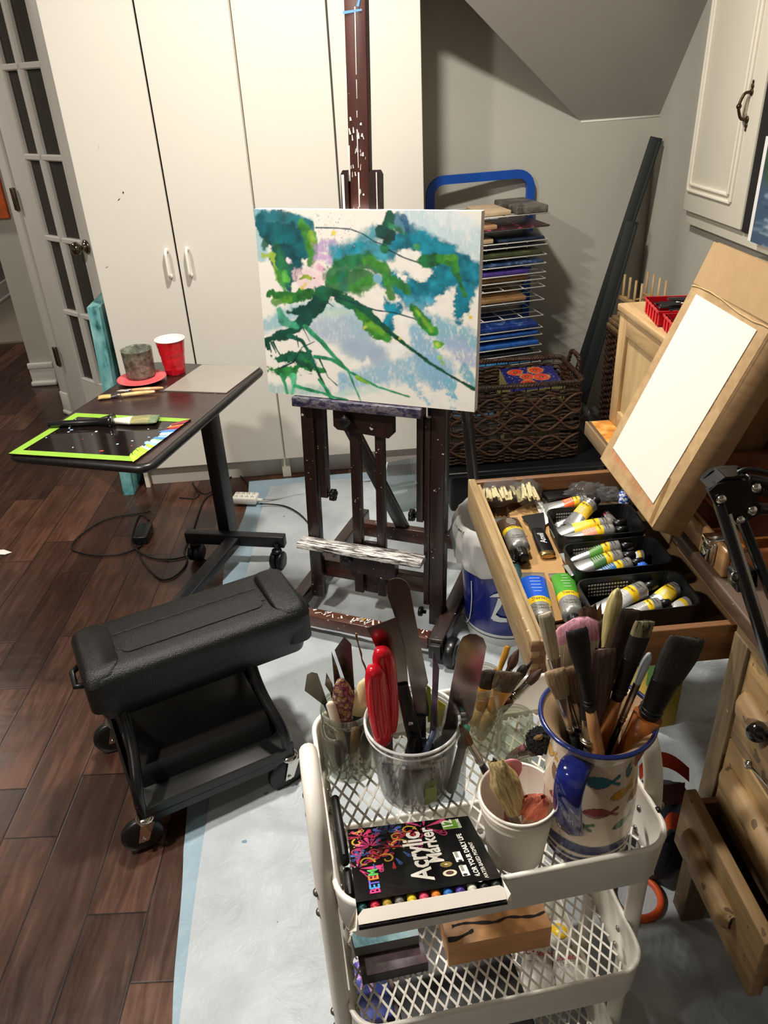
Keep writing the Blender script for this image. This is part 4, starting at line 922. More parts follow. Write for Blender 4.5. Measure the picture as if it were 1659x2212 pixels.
# ================================================================ far right corner: drying rack, baskets, boards
RA = math.radians(10); rxd = V((math.cos(RA), math.sin(RA), 0)); ryd = V((-math.sin(RA), math.cos(RA), 0)); RO = V((.906, 3.19, 0))
RM = Matrix(((rxd.x, ryd.x, 0, RO.x), (rxd.y, ryd.y, 0, RO.y), (0, 0, 1, 0), (0, 0, 0, 1)))
RW, RD = .44, .27
t = thing('drying_rack', 'blue framed drying rack with white wire shelves leaning in the corner', 'rack', M=RM @ Matrix.Translation((-RW / 2, RD, 0)))
bluem = mat('blue_rack_paint', '0f4aa5', .4, var=.05)
def onr(px, py): 
    return RM.inverted() @ Pp(px, py, RM @ V((0, RD + .012, 0)), ryd)
xl, xr, ztop = onr(921, 430).x, onr(1152, 430).x, onr(1060, 372).z
P = [(xl + .016, 0)] + [(xl + .016, z) for z in (.4, ztop - .12)] + [(xl + .016 + .06 * (1 - math.cos(a)), ztop - .075 + .06 * math.sin(a)) for a in [math.pi / 2 * i / 6 for i in range(7)]]
P += [(xr - .016 - .06 * (1 - math.cos(a)), ztop - .075 + .06 * math.sin(a)) for a in [math.pi / 2 * i / 6 for i in range(6, -1, -1)]] + [(xr - .016, z) for z in (ztop - .12, .4, 0)]
mb = MB(); w, d2 = .017, .009; vs = []; fs = []
for i, (x, z) in enumerate(P):
    a, b = P[max(0, i - 1)], P[min(len(P) - 1, i + 1)]; tx_, tz_ = b[0] - a[0], b[1] - a[1]; L = math.hypot(tx_, tz_); nx_, nz_ = -tz_ / L, tx_ / L
    for s1, s2 in ((-1, -1), (1, -1), (1, 1), (-1, 1)): vs.append((x + nx_ * w * s1, RD + .012 + d2 * s2, z + nz_ * w * s1))
for i in range(len(P) - 1):
    for j in range(4): fs.append((i * 4 + j, i * 4 + (j + 1) % 4, i * 4 + 4 + (j + 1) % 4, i * 4 + 4 + j))
fs += [(3, 2, 1, 0), tuple(len(vs) - 4 + j for j in range(4))]
mb.add(vs, fs, 0, False, RM); obj('frame', mb, bluem, t)
wirem = mat('white_wire', 'd9d8d2', .4, var=.03)
pys = [459, 488, 517, 527, 549, 567.5, 587, 601, 618, 646, 680, 706, 721, 743, 759, 779]
zs = []
for k, py in enumerate(pys):
    px = 1186 - (py - 459) * .03
    z = Pp(px, py, RM @ V((0, 0, 0)), ryd).z; zs.append(z); mb = MB(); r = .0021
    mb.tube([RM @ V(q) for q in ((0, 0, z), (0, RD, z), (-RW, RD, z), (-RW, 0, z))], .0026, 6, closed=True)
    for i in range(1, 5): x = -RW * i / 5; mb.tube([RM @ V((x, 0, z - .003)), RM @ V((x, RD, z - .003))], r, 6)
    for i in range(1, 4): y = RD * i / 4; mb.tube([RM @ V((0, y, z)), RM @ V((-RW, y, z))], r, 6)
    obj('wire_shelf', mb, wirem, t)
def paintmat(name, stops, sc=(9, 9, 9), rough=.5):
    s = NT(name); mp = s.coord(sc); nz = s.n('ShaderNodeTexNoise', i_Scale=2.2, i_Detail=6.0, i_Roughness=.65, i_Distortion=.7); s.l(mp, nz)
    r = s.ramp(stops); s.l(nz, r); s.l(r, s.b, 0, 0); s.set(Roughness=rough); return s.m
panels = [  # shelf, x0 (right end), width, thickness, depth start, material stops, label
    (0, -.006, .135, .028, -.004, [(.3, '2b2a25'), (.5, '57534a'), (.7, '80786a')], 'thick stone grey painted panel on the top shelf of the rack'),
    (1, .002, .36, .004, -.012, [(.3, '2a1418'), (.55, '3b1a22'), (.7, 'c05a7a')], 'dark red painting on a pink sheet on the second rack shelf'),
    (2, -.012, .20, .012, .004, [(.3, '0d1420'), (.6, '1b2b48'), (.8, '5b6a86')], 'navy painted canvas on the third rack shelf'),
    (3, -.006, .41, .005, .006, [(.3, '101014'), (.7, '20242c')], 'thin black board on the fourth rack shelf'),
    (4, -.02, .40, .018, .004, [(.3, '20261a'), (.55, '434a2c'), (.75, '8a7a58')], 'olive and brown painted canvas on the fifth rack shelf'),
    (5, -.012, .41, .012, .002, [(.3, '14181c'), (.5, '23406a'), (.7, '8fa6c8')], 'blue and white streaked canvas on the sixth rack shelf'),
    (6, -.075, .36, .016, .0, [(.35, '2b1f5c'), (.65, '5a3f9c')], 'canvas with violet painted edge on the rack'),
    (7, -.07, .36, .018, .012, [(.35, '6a4a26'), (.65, '8a6236')], 'brown edged wooden panel below the violet canvas on the rack'),
    (9, -.075, .36, .018, .012, [(.35, '8a6840'), (.65, 'a67f50')], 'tan edged panel with a dark blue picture on the rack'),
    (11, -.02, .41, .02, .0, [(.3, '0c1a4a'), (.55, '1a3c8c'), (.75, '7fa6cc')], 'deep blue canvas with pale splashes low on the rack'),
    (12, -.015, .41, .014, .002, [(.3, '0f2f7c'), (.7, '2f6ac0')], 'bright blue edged canvas low on the rack'),
    (13, -.012, .41, .018, .0, [(.3, '123a8a'), (.6, '2f6cc4'), (.8, '9bb4c8')], 'blue canvas with white brushmarks just above the dark one on the rack'),
    (14, -.035, .39, .012, .004, [(.3, '0b0f12'), (.7, '1c2a2a')], 'black green canvas on the lowest visible shelf of the rack'),
    (15, -.03, .39, .012, .004, [(.3, '1f5f9c'), (.7, '58a0cc')], 'sky blue canvas showing just behind the basket rim on the rack'),
]
for i, (k, x1, w, th_, y0, st, lab) in enumerate(panels):
    z = zs[k] + .0028; mb = MB()
    mb.box((x1 - w, y0, z), (x1, y0 + .24, z + th_), RM, 0, min(.004, th_ * .35))
    solo('small_painting', mb, paintmat('panel_paint_%d' % i, st), lab, 'painting', loc=RM @ V((x1 - w / 2, .12, z)), group='paintings drying on the wire rack')
for k, x1, c in ((0, -.158, 'c9b08e'), (1, -.215, 'b98f68'), (2, -.23, 'c4a888')):
    z = zs[k] + .0028; mb = MB().box((x1 - .12, .01, z), (x1, .2, z + .018), RM, 0, .003)
    solo('wood_offcut', mb, mat('panel_raw_%d' % k, c, .6, var=.1), ['pale wood panel end beside the stone grey panel', 'pale wood panel end beside the pink sheet', 'pale wood panel end beside the navy canvas'][k] + ' on the rack', 'panel', loc=RM @ V((x1 - .06, .1, z)))
# ---------------------------------------------------------------- black bin and open woven basket
mb = MB(); BX0, BX1, BY0, BY1 = .40, 1.03, 2.62, 2.98
t = thing('storage_bin', 'low black plastic bin on the floor under the open wicker basket', 'bin', ((BX0 + BX1) / 2, (BY0 + BY1) / 2, 0))
mb.box((BX0 + .02, BY0 + .02, 0), (BX1 - .02, BY1 - .02, .17), None, 0, .015)
obj('bin_body', mb, mat('bin_black', '0e0f10', .4), t)
mb = MB().box((BX0, BY0, .165), (BX1, BY1, .19), None, 0, .01)
obj('lid', mb, mat('bin_lid_black', '141517', .35), t)
wick = NT('dark_wicker'); mp = wick.coord((60, 60, 60)); nz = wick.n('ShaderNodeTexNoise', i_Scale=1.3, i_Detail=4.0); wick.l(mp, nz)
rr = wick.ramp([(.3, '1f120c'), (.55, '3f2819'), (.75, '6b4a31')]); wick.l(nz, rr); wick.l(rr, wick.b, 0, 0); wick.set(Roughness=.5)
hwick = wick.m
KX0, KX1, KY0, KY1, KZ0, KZ1 = .40, .93, 2.68, 2.98, .195, .505
def loop(x0, x1, y0, y1, z, n=120, wav=0.0, ph=0.0, wob=.0015, fl=1.0):
    pts = []; r = .03
    base = rrect(x1 - x0, y1 - y0, r, 4, (x0 + x1) / 2, (y0 + y1) / 2); m_ = len(base); out = []
    for i in range(m_):
        a, b = V((*base[i], z)), V((*base[(i + 1) % m_], z)); kk = max(1, int((b - a).length / .011))
        for j in range(kk): out.append(a.lerp(b, j / kk))
    s = 0; c = V(((x0 + x1) / 2, (y0 + y1) / 2, z)); res = []
    for i, p_ in enumerate(out):
        d = (p_ - c); d.z = 0; d.normalize(); s = i * .011
        res.append(p_ + d * wav * math.sin(s * 2 * math.pi / .055 + ph) + V((0, 0, wob * math.sin(s * 41 + ph * 3) + wob * noise.noise(V((s * 20, ph, z * 9))))))
    return res
def rope(path, r, n=8, tw=.03, strands=2, closed=True):
    """twisted strands that wind round a path"""
    mb = MB(); k = len(path)
    for s_ in range(strands):
        pts = []; acc = 0
        for i, p_ in enumerate(path):
            tdir = (path[(i + 1) % k] - path[i - 1]) if closed else (path[min(i + 1, k - 1)] - path[max(i - 1, 0)])
            tdir.normalize(); a_ = V((0, 0, 1)) if abs(tdir.z) < .9 else V((1, 0, 0)); q = tdir.cross(a_).normalized(); u_ = q.cross(tdir)
            ang = acc / tw * 2 * math.pi + s_ * 2 * math.pi / strands; pts.append(p_ + (q * math.cos(ang) + u_ * math.sin(ang)) * r * .62)
            acc += (path[(i + 1) % k] - p_).length
        mb.tube(pts, r * .68, n, closed=closed)
    return mb
t = thing('wicker_basket', 'open dark wicker basket of books standing on the black bin', 'basket', ((KX0 + KX1) / 2, (KY0 + KY1) / 2, KZ0))
mb = MB(); n_l = 0
for z0, cnt in ((.199, 7), (.264, 5), (.316, 5), (.366, 5), (.412, 5), (.456, 4)):
    for i in range(cnt):
        z = z0 + i * .0072; q = loop(KX0, KX1, KY0, KY1, z, wav=.004, ph=math.pi * (i % 2) + z0 * 9, wob=.0022)
        mb.tube(q, .0052, 6, closed=True)
obj('woven_band', mb, hwick, t)
mb = MB()
for sgn in (0, math.pi):
    for zc, amp in ((.262, .032), (.352, .034), (.425, .036)):
        base = loop(KX0 - .004, KX1 + .004, KY0 - .005, KY1 + .005, 0, wob=0)
        pts = []; s = 0
        for i, p_ in enumerate(base): pts.append(V((p_.x, p_.y, zc + amp * math.sin(i * .011 * 2 * math.pi / .22 + sgn + zc * 40)))) 
        mb.tube(pts, .0048, 6, closed=True)
obj('crossed_strand', mb, mat('wicker_light_strand', '5a3c26', .5, var=.35, vs=70), t)
mb = MB()
for i in range(11):
    for y in (KY0, KY1): x = KX0 + .03 + (KX1 - KX0 - .06) * i / 10; mb.tube([V((x, y, KZ0)), V((x, y, KZ1))], .0022, 6)
for i in range(5):
    for x in (KX0, KX1): y = KY0 + .03 + (KY1 - KY0 - .06) * i / 4; mb.tube([V((x, y, KZ0)), V((x, y, KZ1))], .0022, 6)
obj('wire_frame', mb, mat('basket_wire', '1a1613', .5), t)
obj('rim', rope(loop(KX0, KX1, KY0, KY1, KZ1, wob=0), .010, 6, .035, 3), hwick, t)
hp = smooth_path([V((KX1 + .005, KY0 + .08, KZ1)), V((KX1 + .01, KY0 + .1, KZ1 + .05)), V((KX1 + .01, KY0 + .15, KZ1 + .06)), V((KX1 + .01, KY0 + .2, KZ1 + .05)), V((KX1 + .005, KY0 + .22, KZ1))], 8)
obj('handle', rope(hp, .008, 6, .03, 2, False), hwick, t)
obj('base', MB().box((KX0 + .01, KY0 + .01, KZ0 - .002), (KX1 - .01, KY1 - .01, KZ0 + .008)), hwick, t)
# books in the basket
def pages(c='c9b98a'): return mat('page_edges_' + c, c, .8, var=.12, vs=120)
def book(x0, x1, y0, y1, z0, z1, cover, lab, page='cbbd90', M=None):
    M = M or Matrix.Identity(4); c = M @ V(((x0 + x1) / 2, (y0 + y1) / 2, z0))
    t = thing('book', lab, 'book', c, group='books in the open basket')
    mb = MB().box((x0, y0, z0), (x1, y1, z0 + .003), M).box((x0, y0, z1 - .003), (x1, y1, z1), M).box((x0, y1 - .003, z0), (x1, y1, z1), M)
    obj('cover', mb, mat('book_' + cover, cover, .5, var=.12), t)
    obj('page_block', MB().box((x0 + .003, y0 + .003, z0 + .003), (x1 - .003, y1 - .003, z1 - .003), M), pages(page), t)
rx = Matrix.Identity(4)
book(.66, .875, 2.72, 2.93, .335, .365, '3a3a36', 'dark covered book third from the top in the basket stack', 'b9ad84')
book(.655, .87, 2.72, 2.93, .366, .40, '8a7a4a', 'ochre covered book second from the top in the basket stack', 'cdbf8e')
book(.655, .87, 2.72, 2.93, .21, .333, '2c2622', 'thick dark book at the bottom of the basket stack', 'b3a57c')
book(.43, .63, 2.72, 2.93, .21, .29, 'b8b5ac', 'pale grey folder lying at the left inside the basket', 'dcd8cc')
book(.44, .62, 2.715, 2.92, .292, .345, '4a6a80', 'blue covered book on the pale folder in the basket', 'dcd9d0')
# poppy picture on top
zc = .47
qa = [Pz(1079, 797, zc), Pz(1190, 788, zc), Pz(1221, 832, zc), Pz(1104, 847, zc)]
t = thing('painted_box', 'box canvas of red poppies on deep blue on top of the basket books', 'painting', (qa[0] + qa[2]) / 2 - V((0, 0, .06)))
nx = ny = 90; U, Vv = np.meshgrid(np.linspace(0, 1, nx + 1), np.linspace(0, 1, ny + 1)); p = Paint(U * 100, Vv * 100, '22236a'); S = p.stroke
for k in range(160): S([(rnd.uniform(0, 100), rnd.uniform(0, 100))], rnd.uniform(.5, 1.1), rnd.choice(['d8cf8a', '9aa0d8', 'c8c8e0', '4a4ab0']), .9, 0, .6)
for x, y, r in ((26, 22, 12), (64, 20, 13), (42, 45, 11.5), (68, 52, 14), (38, 72, 12)):
    S([(x, y)], r + 2, 'e09a3a', .9, 1.5, 1.2, 9); S([(x, y)], r, 'd8412f', 1, 2, 1.2, 9); S([(x - r * .4, y), (x + r * .3, y + r * .3)], r * .3, 'ef6a4a', .7, 2, 2, 6); S([(x, y)], r * .28, '1c1414', 1, .6, 1); S([(x, y)], r * .12, 'd8b040', 1, .4, .8)
S([(70, 78), (90, 80)], [4, 2], '2f6a50', 1, 1, 1); S([(58, 92), (78, 92)], 3, 'b8c8dc', 1, 1, 1)
mb = MB().grid(lambda u, v: qa[0].lerp(qa[1], u).lerp(qa[3].lerp(qa[2], u), v), nx, ny, 0, False); mb.f = [f[::-1] for f in mb.f]
obj('painted_face', mb, vcol('poppy_paint', .4), t, cols=p.rgba())
lo = [q - V((0, 0, .0665)) for q in qa]; hi = [q - V((0, 0, .0005)) for q in qa]
mb = MB().add(lo + hi, [(0, 1, 2, 3), (7, 6, 5, 4), (1, 0, 4, 5), (2, 1, 5, 6), (3, 2, 6, 7), (0, 3, 7, 4)])
obj('canvas_edge', mb, mat('cream_edge', 'b5a66a', .7, var=.12), t)
# ---------------------------------------------------------------- tall hamper, planks, peg rack
HX0, HX1, HY0, HY1 = 1.135, 1.43, 2.72, 3.05
t = thing('wicker_hamper', 'tall closed dark wicker hamper standing at the right wall', 'hamper', ((HX0 + HX1) / 2, (HY0 + HY1) / 2, 0))
mb = MB(); nl_ = 46
for i in range(nl_):
    z = .006 + i * .0128; mb.tube(loop(HX0, HX1, HY0, HY1, z, wav=.0042, ph=math.pi * (i % 2) + .5 * noise.noise(V((i, 2, 3))), wob=.002), .0066, 6, closed=True)
mb.box((HX0 + .012, HY0 + .012, .0), (HX1 - .012, HY1 - .012, .57))
obj('woven_body', mb, hwick, t)
obj('rim', rope(loop(HX0, HX1, HY0, HY1, .597, wob=0), .011, 6, .04, 3), mat('wicker_rim', '4c3526', .5, var=.3, vs=70), t)
oak = wood('pale_oak', '8f7148', 'c2a273', (5, 40, 40), .55, .05, None, .08)
oakx = wood('pale_oak_upright', '8f7148', 'c2a273', (40, 40, 5), .55, .05, None, .08)
for k in range(4):
    z = .598 + .010 + k * .0125; mb = MB().box((HX0 - .012 + .006 * (k % 2), HY0 + .01, z), (HX0 + .20, HY0 + .30 - .01 * k, z + .0118), rz(2 - 2 * (k % 3), (0, 0, 0)) if False else None, 0, .001, 1)
    solo('wood_plank', mb, wood('plank_grain', '5f4a30', '9a7d55', (6, 40, 40), .7), ['lowest weathered plank on the wicker hamper', 'second weathered plank from the bottom on the hamper', 'third weathered plank up on the hamper', 'topmost weathered plank on the hamper under the peg rack'][k], 'plank', loc=(HX0 + .1, HY0 + .15, z), group='planks on the hamper')
zt = .598 + .010 + 3 * .0125 + .0118
t = thing('peg_rack', 'small pale wooden peg rack with upright dowels behind the oak cabinet', 'rack', Pz(1370, 690, zt))
mb = MB()
f0, f1 = Pz(1340, 693, zt), Pz(1395, 660, zt)
lx = V((1, 0, 0)); ln = V((-.16, -1, 0)).normalized()
for base_, n_ in ((V((1.155, 2.945, zt)), 4), (V((1.255, 2.965, zt)), 4)):
    mb = MB().bar(base_ + V((0, .03, .075)), base_ + V((.015, -.19, .075)), .012, .02, (0, 0, 1)); obj('peg_rail', mb, oak, t)
    mb = MB().bar(base_ + V((0, .03, .012)), base_ + V((.015, -.19, .012)), .012, .02, (0, 0, 1)); obj('peg_rail', mb, oak, t)
    for i in range(n_):
        q = base_ + V((.003 * i, .015 - .052 * i, 0)); obj('peg', MB().tube([q, q + V((0, 0, .165))], .0048, 10), oakx, t)
mb = MB().tube([V((1.155, 2.93, zt + .07)), V((1.258, 2.95, zt + .07))], .0045, 8); obj('crosspiece', mb, oak, t)
# ---------------------------------------------------------------- dark boards leaning in the corner
gm = mat('dark_green_board', '050c0a', .65, var=.15)
def board(top_l, top_r, yt, bot, lab, wd):
    T = (Py(*top_l, yt) + Py(*top_r, yt)) / 2; B = V(bot)
    M = frame(B, T - B, (1, -.35, 0)); L = (T - B).length
    mb = MB().box((-wd / 2, -.009, 0), (wd / 2, .009, L), M, 0, .002).box((-wd / 2 + .036, -.012, .0), (-wd / 2 + .042, -.008, L), M).box((wd / 2 - .014, -.03, 0), (wd / 2, .009, L - .012), M, 0, .002)
    solo('board', mb, gm, lab, 'board', loc=B)
board((1404, 297), (1432, 297), 3.43, (1.06, 3.33, .0), 'longer dark green board leaning in the corner, its top near the ceiling edge', .05)
board((1349, 480), (1382, 476), 3.37, (1.09, 3.26, .0), 'shorter dark green board leaning in front of the longer one', .054)
# clear plastic bag between the basket and the hamper
def blob(name, c, r, m, lab, cat, sc=(1, 1, 1), seed=0, amp=.35, n=22, f=3.0):
    bm = bmesh.new(); bmesh.ops.create_icosphere(bm, subdivisions=4, radius=1.0)
    for v in bm.verts:
        d = v.co.copy(); k = 1 + amp * noise.noise(d * f + V((seed, 0, 0))) + amp * .5 * abs(noise.noise(d * f * 2.3 + V((seed, 5, 0))))
        v.co = V((d.x * sc[0], d.y * sc[1], d.z * sc[2])) * r * k
        if v.co.z < -r * sc[2] * .75: v.co.z = -r * sc[2] * .75
    mb = MB().bm(bm, Matrix.Translation(V(c)), 0, True); return solo(name, mb, m, lab, cat, loc=c)
clear = glass('clear_bag', 'eef0f0', .15, .05)
blob('plastic_bag', Pz(1266, 925, .16), .075, clear, 'crumpled clear plastic bag between the basket and the wicker hamper', 'bag', (.8, .8, 1.3), 3)
# clear acrylic stand behind the easel
a0, a1 = Pz(858, 1105, .012), Pz(905, 1098, .012)
am = glass('acrylic', 'e8ecec', .05, .06)
t = thing('acrylic_stand', 'clear acrylic display stand on the drop cloth behind the easel', 'stand', (a0 + a1) / 2)
b0_ = Pz(845, 1050, .012)
bx = V((.15, .0, 0)); o = Pz(860, 1105, .014)
AM = rz(14, o)
obj('base_plate', MB().box((0, 0, 0), (.15, .22, .005), AM), am, t)
obj('back_plate', MB().bar(AM @ V((.075, .20, .004)), AM @ V((.075, .11, .17)), .15, .004, AM.to_3x3() @ V((1, 0, 0))), am, t)
obj('side_rail', MB().tube([AM @ V(q) for q in ((0, 0, .004), (0, .20, .004), (0, .11, .17))], .003, 6), mat('acrylic_edge', 'c9cfd0', .2), t)
obj('side_rail', MB().tube([AM @ V(q) for q in ((.15, 0, .004), (.15, .20, .004), (.15, .11, .17))], .003, 6), mat('acrylic_edge', 'c9cfd0', .2), t)
obj('lip', MB().box((0, -.003, 0), (.15, .002, .03), AM), am, t)
# ================================================================ desk with pedestal and open drawer
old = wood('old_pine_y', '57442c', '8d7350', (40, 4.5, 40), .65, .05, [(26, .70, '7c6448'), (70, .76, '4f3d28')], .25)
oldp = wood('old_pine_post', '4b3d2a', '7f6b4a', (50, 50, 5), .7, 0, [(60, .72, '7a6446'), (45, .76, 'c2a06a')], .35)
oldt = wood('old_table_top', '33251b', '5a4434', (30, 4, 30), .5, .1, [(60, .74, '8f7a68'), (120, .78, 'b3a496')], .15)
drw = wood('drawer_front_pine', '6f5635', 'a38455', (40, 4, 40), .65, 0, [(14, .62, '7d643f'), (36, .70, '5d482c')], .3)
drside = wood('drawer_side', '5a3a20', '8a5f38', (5, 50, 50), .5, .1, None, .12)
drin = wood('drawer_edge', '7d6440', 'b29668', (40, 5, 40), .6, .05, [(60, .74, 'd0bc94')], .12)
DXF = .62
t = thing('desk', 'weathered pine desk with a drawer pedestal and an open pencil drawer', 'desk', (.95, .95, 0))
obj('desktop', MB().box((.612, -.2, .752), (1.42, 1.71, .78), None, 0, .004), oldt, t)
obj('top_rail', MB().box((DXF, -.2, .728), (DXF + .03, .944, .752)).box((DXF + .005, .944, .735), (DXF + .03, 1.70, .752)), old, t)
obj('pedestal_side', MB().box((.64, .90, .12), (1.3, .94, .752)), mat('pedestal_dark', '3b2a1a', .7, var=.15), t)
obj('pedestal_back', MB().box((1.30, .3, .12), (1.34, .94, .752)), mat('pedestal_dark', '3b2a1a', .7, var=.15), t)
obj('leg', MB().box((DXF - .002, .903, 0), (DXF + .045, .946, .73), None, 0, .002), oldp, t)
obj('leg', MB().box((DXF + .0, .53, 0), (DXF + .045, .573, .73), None, 0, .002), oldp, t)
obj('leg', MB().box((1.30, 1.62, 0), (1.35, 1.68, .752), None, 0, .002), oldp, t)
obj('leg', MB().box((.68, 1.64, 0), (.72, 1.69, .752), None, 0, .002), oldp, t)
def pull(parent, x, y0, y1, z, m):
    prof = [(x, z - .026), (x - .012, z - .028), (x - .022, z - .018), (x - .024, z), (x - .02, z + .014), (x - .008, z + .02), (x, z + .016)]
    mb = MB(); secs = []
    ys = [(y0, .35), (y0 + .006, .75), (y0 + .016, 1), (y1 - .016, 1), (y1 - .006, .8), (y1, .4)]
    vs = []; fs = []; k = len(prof)
    for y, s in ys:
        for px_, pz_ in prof: vs.append((x + (px_ - x) * s, y, z + (pz_ - z) * (.5 + .5 * s)))
    for i in range(len(ys) - 1):
        for j in range(k - 1): fs.append((i * k + j, i * k + j + 1, (i + 1) * k + j + 1, (i + 1) * k + j))
    fs += [tuple(range(k)), tuple((len(ys) - 1) * k + j for j in reversed(range(k)))]
    mb.add(vs, fs, 0, True); return obj('drawer_pull', mb, m, parent)
hm_ = wood('pull_pine', '6f5538', 'a08258', (40, 6, 40), .65, 0, [(30, .66, '5c452e')], .3)
for z0, z1, xo in ((.556, .722, DXF + .003), (.385, .533, DXF + .003)):
    d = obj('drawer', MB().box((xo, .58, z0), (xo + .02, .9005, z1), None, 0, .002), drw, t)
    obj('drawer_box', MB().box((xo + .02, .60, z0 + .01), (xo + .5, .88, z0 + .02)), drside, d)
    pull(d, xo, .67, .885 if z0 > .5 else .882, .64 if z0 > .5 else .475, hm_)
obj('drawer_rail', MB().box((DXF + .006, .572, .534), (DXF + .03, .904, .555)), old, t)
obj('drawer_rail', MB().box((DXF + .006, .572, .358), (DXF + .03, .904, .384)), old, t)
xo = .565
d = obj('drawer', MB().box((xo, .62, .268), (xo + .022, .905, .408), None, 0, .003), drw, t, label='lowest pedestal drawer standing slightly open')
obj('drawer_box', MB().box((xo + .02, .63, .275), (xo + .45, .642, .39)).box((xo + .02, .885, .275), (xo + .45, .897, .39)).box((xo + .02, .64, .278), (xo + .45, .89, .286)), drside, d)
pull(d, xo, .695, .862, .345, hm_)
# open pencil drawer
Z0, Z1 = .655, .732
DO = thing('tmp2', 'x', 'x'); bpy.data.objects.remove(DO)
d = obj('drawer', MB().box((.285, .962, .649), (.302, 1.545, Z1), None, 0, .003).box((.300, .966, Z0 - .003), (.309, 1.54, Z1 - .004)), drin, t, label='open pencil drawer full of paint tubes')
mb = MB().box((.30, .962, Z0), (.95, .976, Z1 - .002), None, 0, .002)
obj('drawer_side', mb, drside, d)
obj('drawer_side', MB().box((.30, 1.522, Z0), (.95, 1.537, Z1 + .001), None, 0, .002), drside, d)
obj('drawer_bottom', MB().box((.29, .97, Z0), (.95, 1.53, Z0 + .008)), mat('drawer_bottom_board', '6d5436', .7, var=.15), d)
mb = MB()
for k in range(3): mb.box((.2845, .9605, Z0 + .004 + k * .026), (.306, .975, Z0 + .018 + k * .026), None, 0, .0005, 1)
obj('dovetail', mb, drside, d)
ZB = Z0 + .009
# ---------------------------------------------------------------- what lies in the drawer
kraft = mat('kraft_board', 'b08a58', .8, var=.06, vs=40)
def flat(name, px, z, th_, m, lab, cat, group=None):
    P = [Pz(x, y, z) for x, y in px]; k = len(P)
    mb = MB().add([V((p_.x, p_.y, z - th_)) for p_ in P] + P, [tuple(reversed(range(k))), tuple(range(k, 2 * k))] + [(i, (i + 1) % k, k + (i + 1) % k, k + i) for i in range(k)])
    c = sum(P, V()) / k; return solo(name, mb, m, lab, cat, loc=(c.x, c.y, z - th_), group=group)
flat('cardboard_tray', [(1100, 1108), (1160, 1076), (1178, 1120), (1212, 1200), (1222, 1240), (1262, 1330), (1180, 1345), (1128, 1260)], ZB + .006, .004, kraft, 'piece of brown cardboard under the scraper in the open drawer', 'cardboard')
flat('paper_sheet', [(1150, 1072), (1176, 1060), (1186, 1128), (1176, 1135)], ZB + .012, .001, mat('white_paper', 'e9e6df'), 'white folded paper strip beside the cardboard in the drawer', 'paper')
pbm = mat('basket_black_plastic', '101113', .45, var=.08)
def pbasket(px, zr, lab):
    """black plastic basket from its four rim corners: far left, far right, near right, near left"""
    Q = [Pz(x, y, zr) for x, y in px]; C_ = sum(Q, V()) / 4
    xd = ((Q[1] - Q[0]) + (Q[2] - Q[3])).normalized(); yd = V((-xd.y, xd.x, 0)); w = ((Q[1] - Q[0]).length + (Q[2] - Q[3]).length) / 2; h = abs(((Q[0] + Q[1]) / 2 - (Q[2] + Q[3]) / 2).dot(yd))
    M = Matrix(((xd.x, yd.x, 0, C_.x), (xd.y, yd.y, 0, C_.y), (0, 0, 1, 0), (0, 0, 0, 1)))
    t = thing('plastic_basket', lab, 'basket', (C_.x, C_.y, ZB))
    hh = zr - ZB - .002; mb = MB(); k = 0; secs = []
    for z, s, inn in ((ZB + .002, .9, 0), (zr - .006, .985, 0), (zr - .004, 1.0, 0), (zr, 1.0, 0), (zr, .965, 1), (zr - .004, .955, 1), (ZB + .006, .87, 1)):
        secs.append([(x, y, z) for x, y in rrect(w * s, h * s, .022 * s, 5)])
    k = len(secs[0]); fs = []
    for i in range(len(secs) - 1):
        for j in range(k): fs.append((i * k + j, i * k + (j + 1) % k, (i + 1) * k + (j + 1) % k, (i + 1) * k + j))
    fs += [tuple(reversed(range(k))), tuple((len(secs) - 1) * k + j for j in range(k))]
    mb.add([v for s_ in secs for v in s_], fs, 0, False, M); obj('basket_body', mb, pbm, t)
    mb = MB(); wn = 0                                    # pale studs coloured as light through small square holes of the walls
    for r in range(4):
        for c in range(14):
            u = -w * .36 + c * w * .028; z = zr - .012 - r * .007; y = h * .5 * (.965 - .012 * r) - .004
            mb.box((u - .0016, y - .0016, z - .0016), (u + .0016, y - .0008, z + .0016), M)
    obj('hole_light', mb, mat('basket_hole_light', 'a9a393', .8), t); return M
pbasket([(1184, 1098), (1362, 1086), (1402, 1147), (1200, 1163)], .722, 'far black plastic basket of tubes in the open drawer')
pbasket([(1212, 1175), (1414, 1156), (1458, 1213), (1246, 1240)], .722, 'middle black plastic basket of tubes in the open drawer')
pbasket([(1250, 1252), (1468, 1229), (1518, 1306), (1274, 1333)], .722, 'nearest black plastic basket of tubes in the open drawer')
silver = mat('tube_silver', 'b9bab8', .28, .75, var=.08, vs=50)
tubewh = mat('tube_white_enamel', 'b4b3ae', .3, .6, var=.06)
yel = mat('tube_yellow', 'e8c022', .35, var=.03)
ink = mat('print_ink', '17171a', .6, var=.01)
wink = mat('print_white', 'e9e9e6', .5, var=.01)
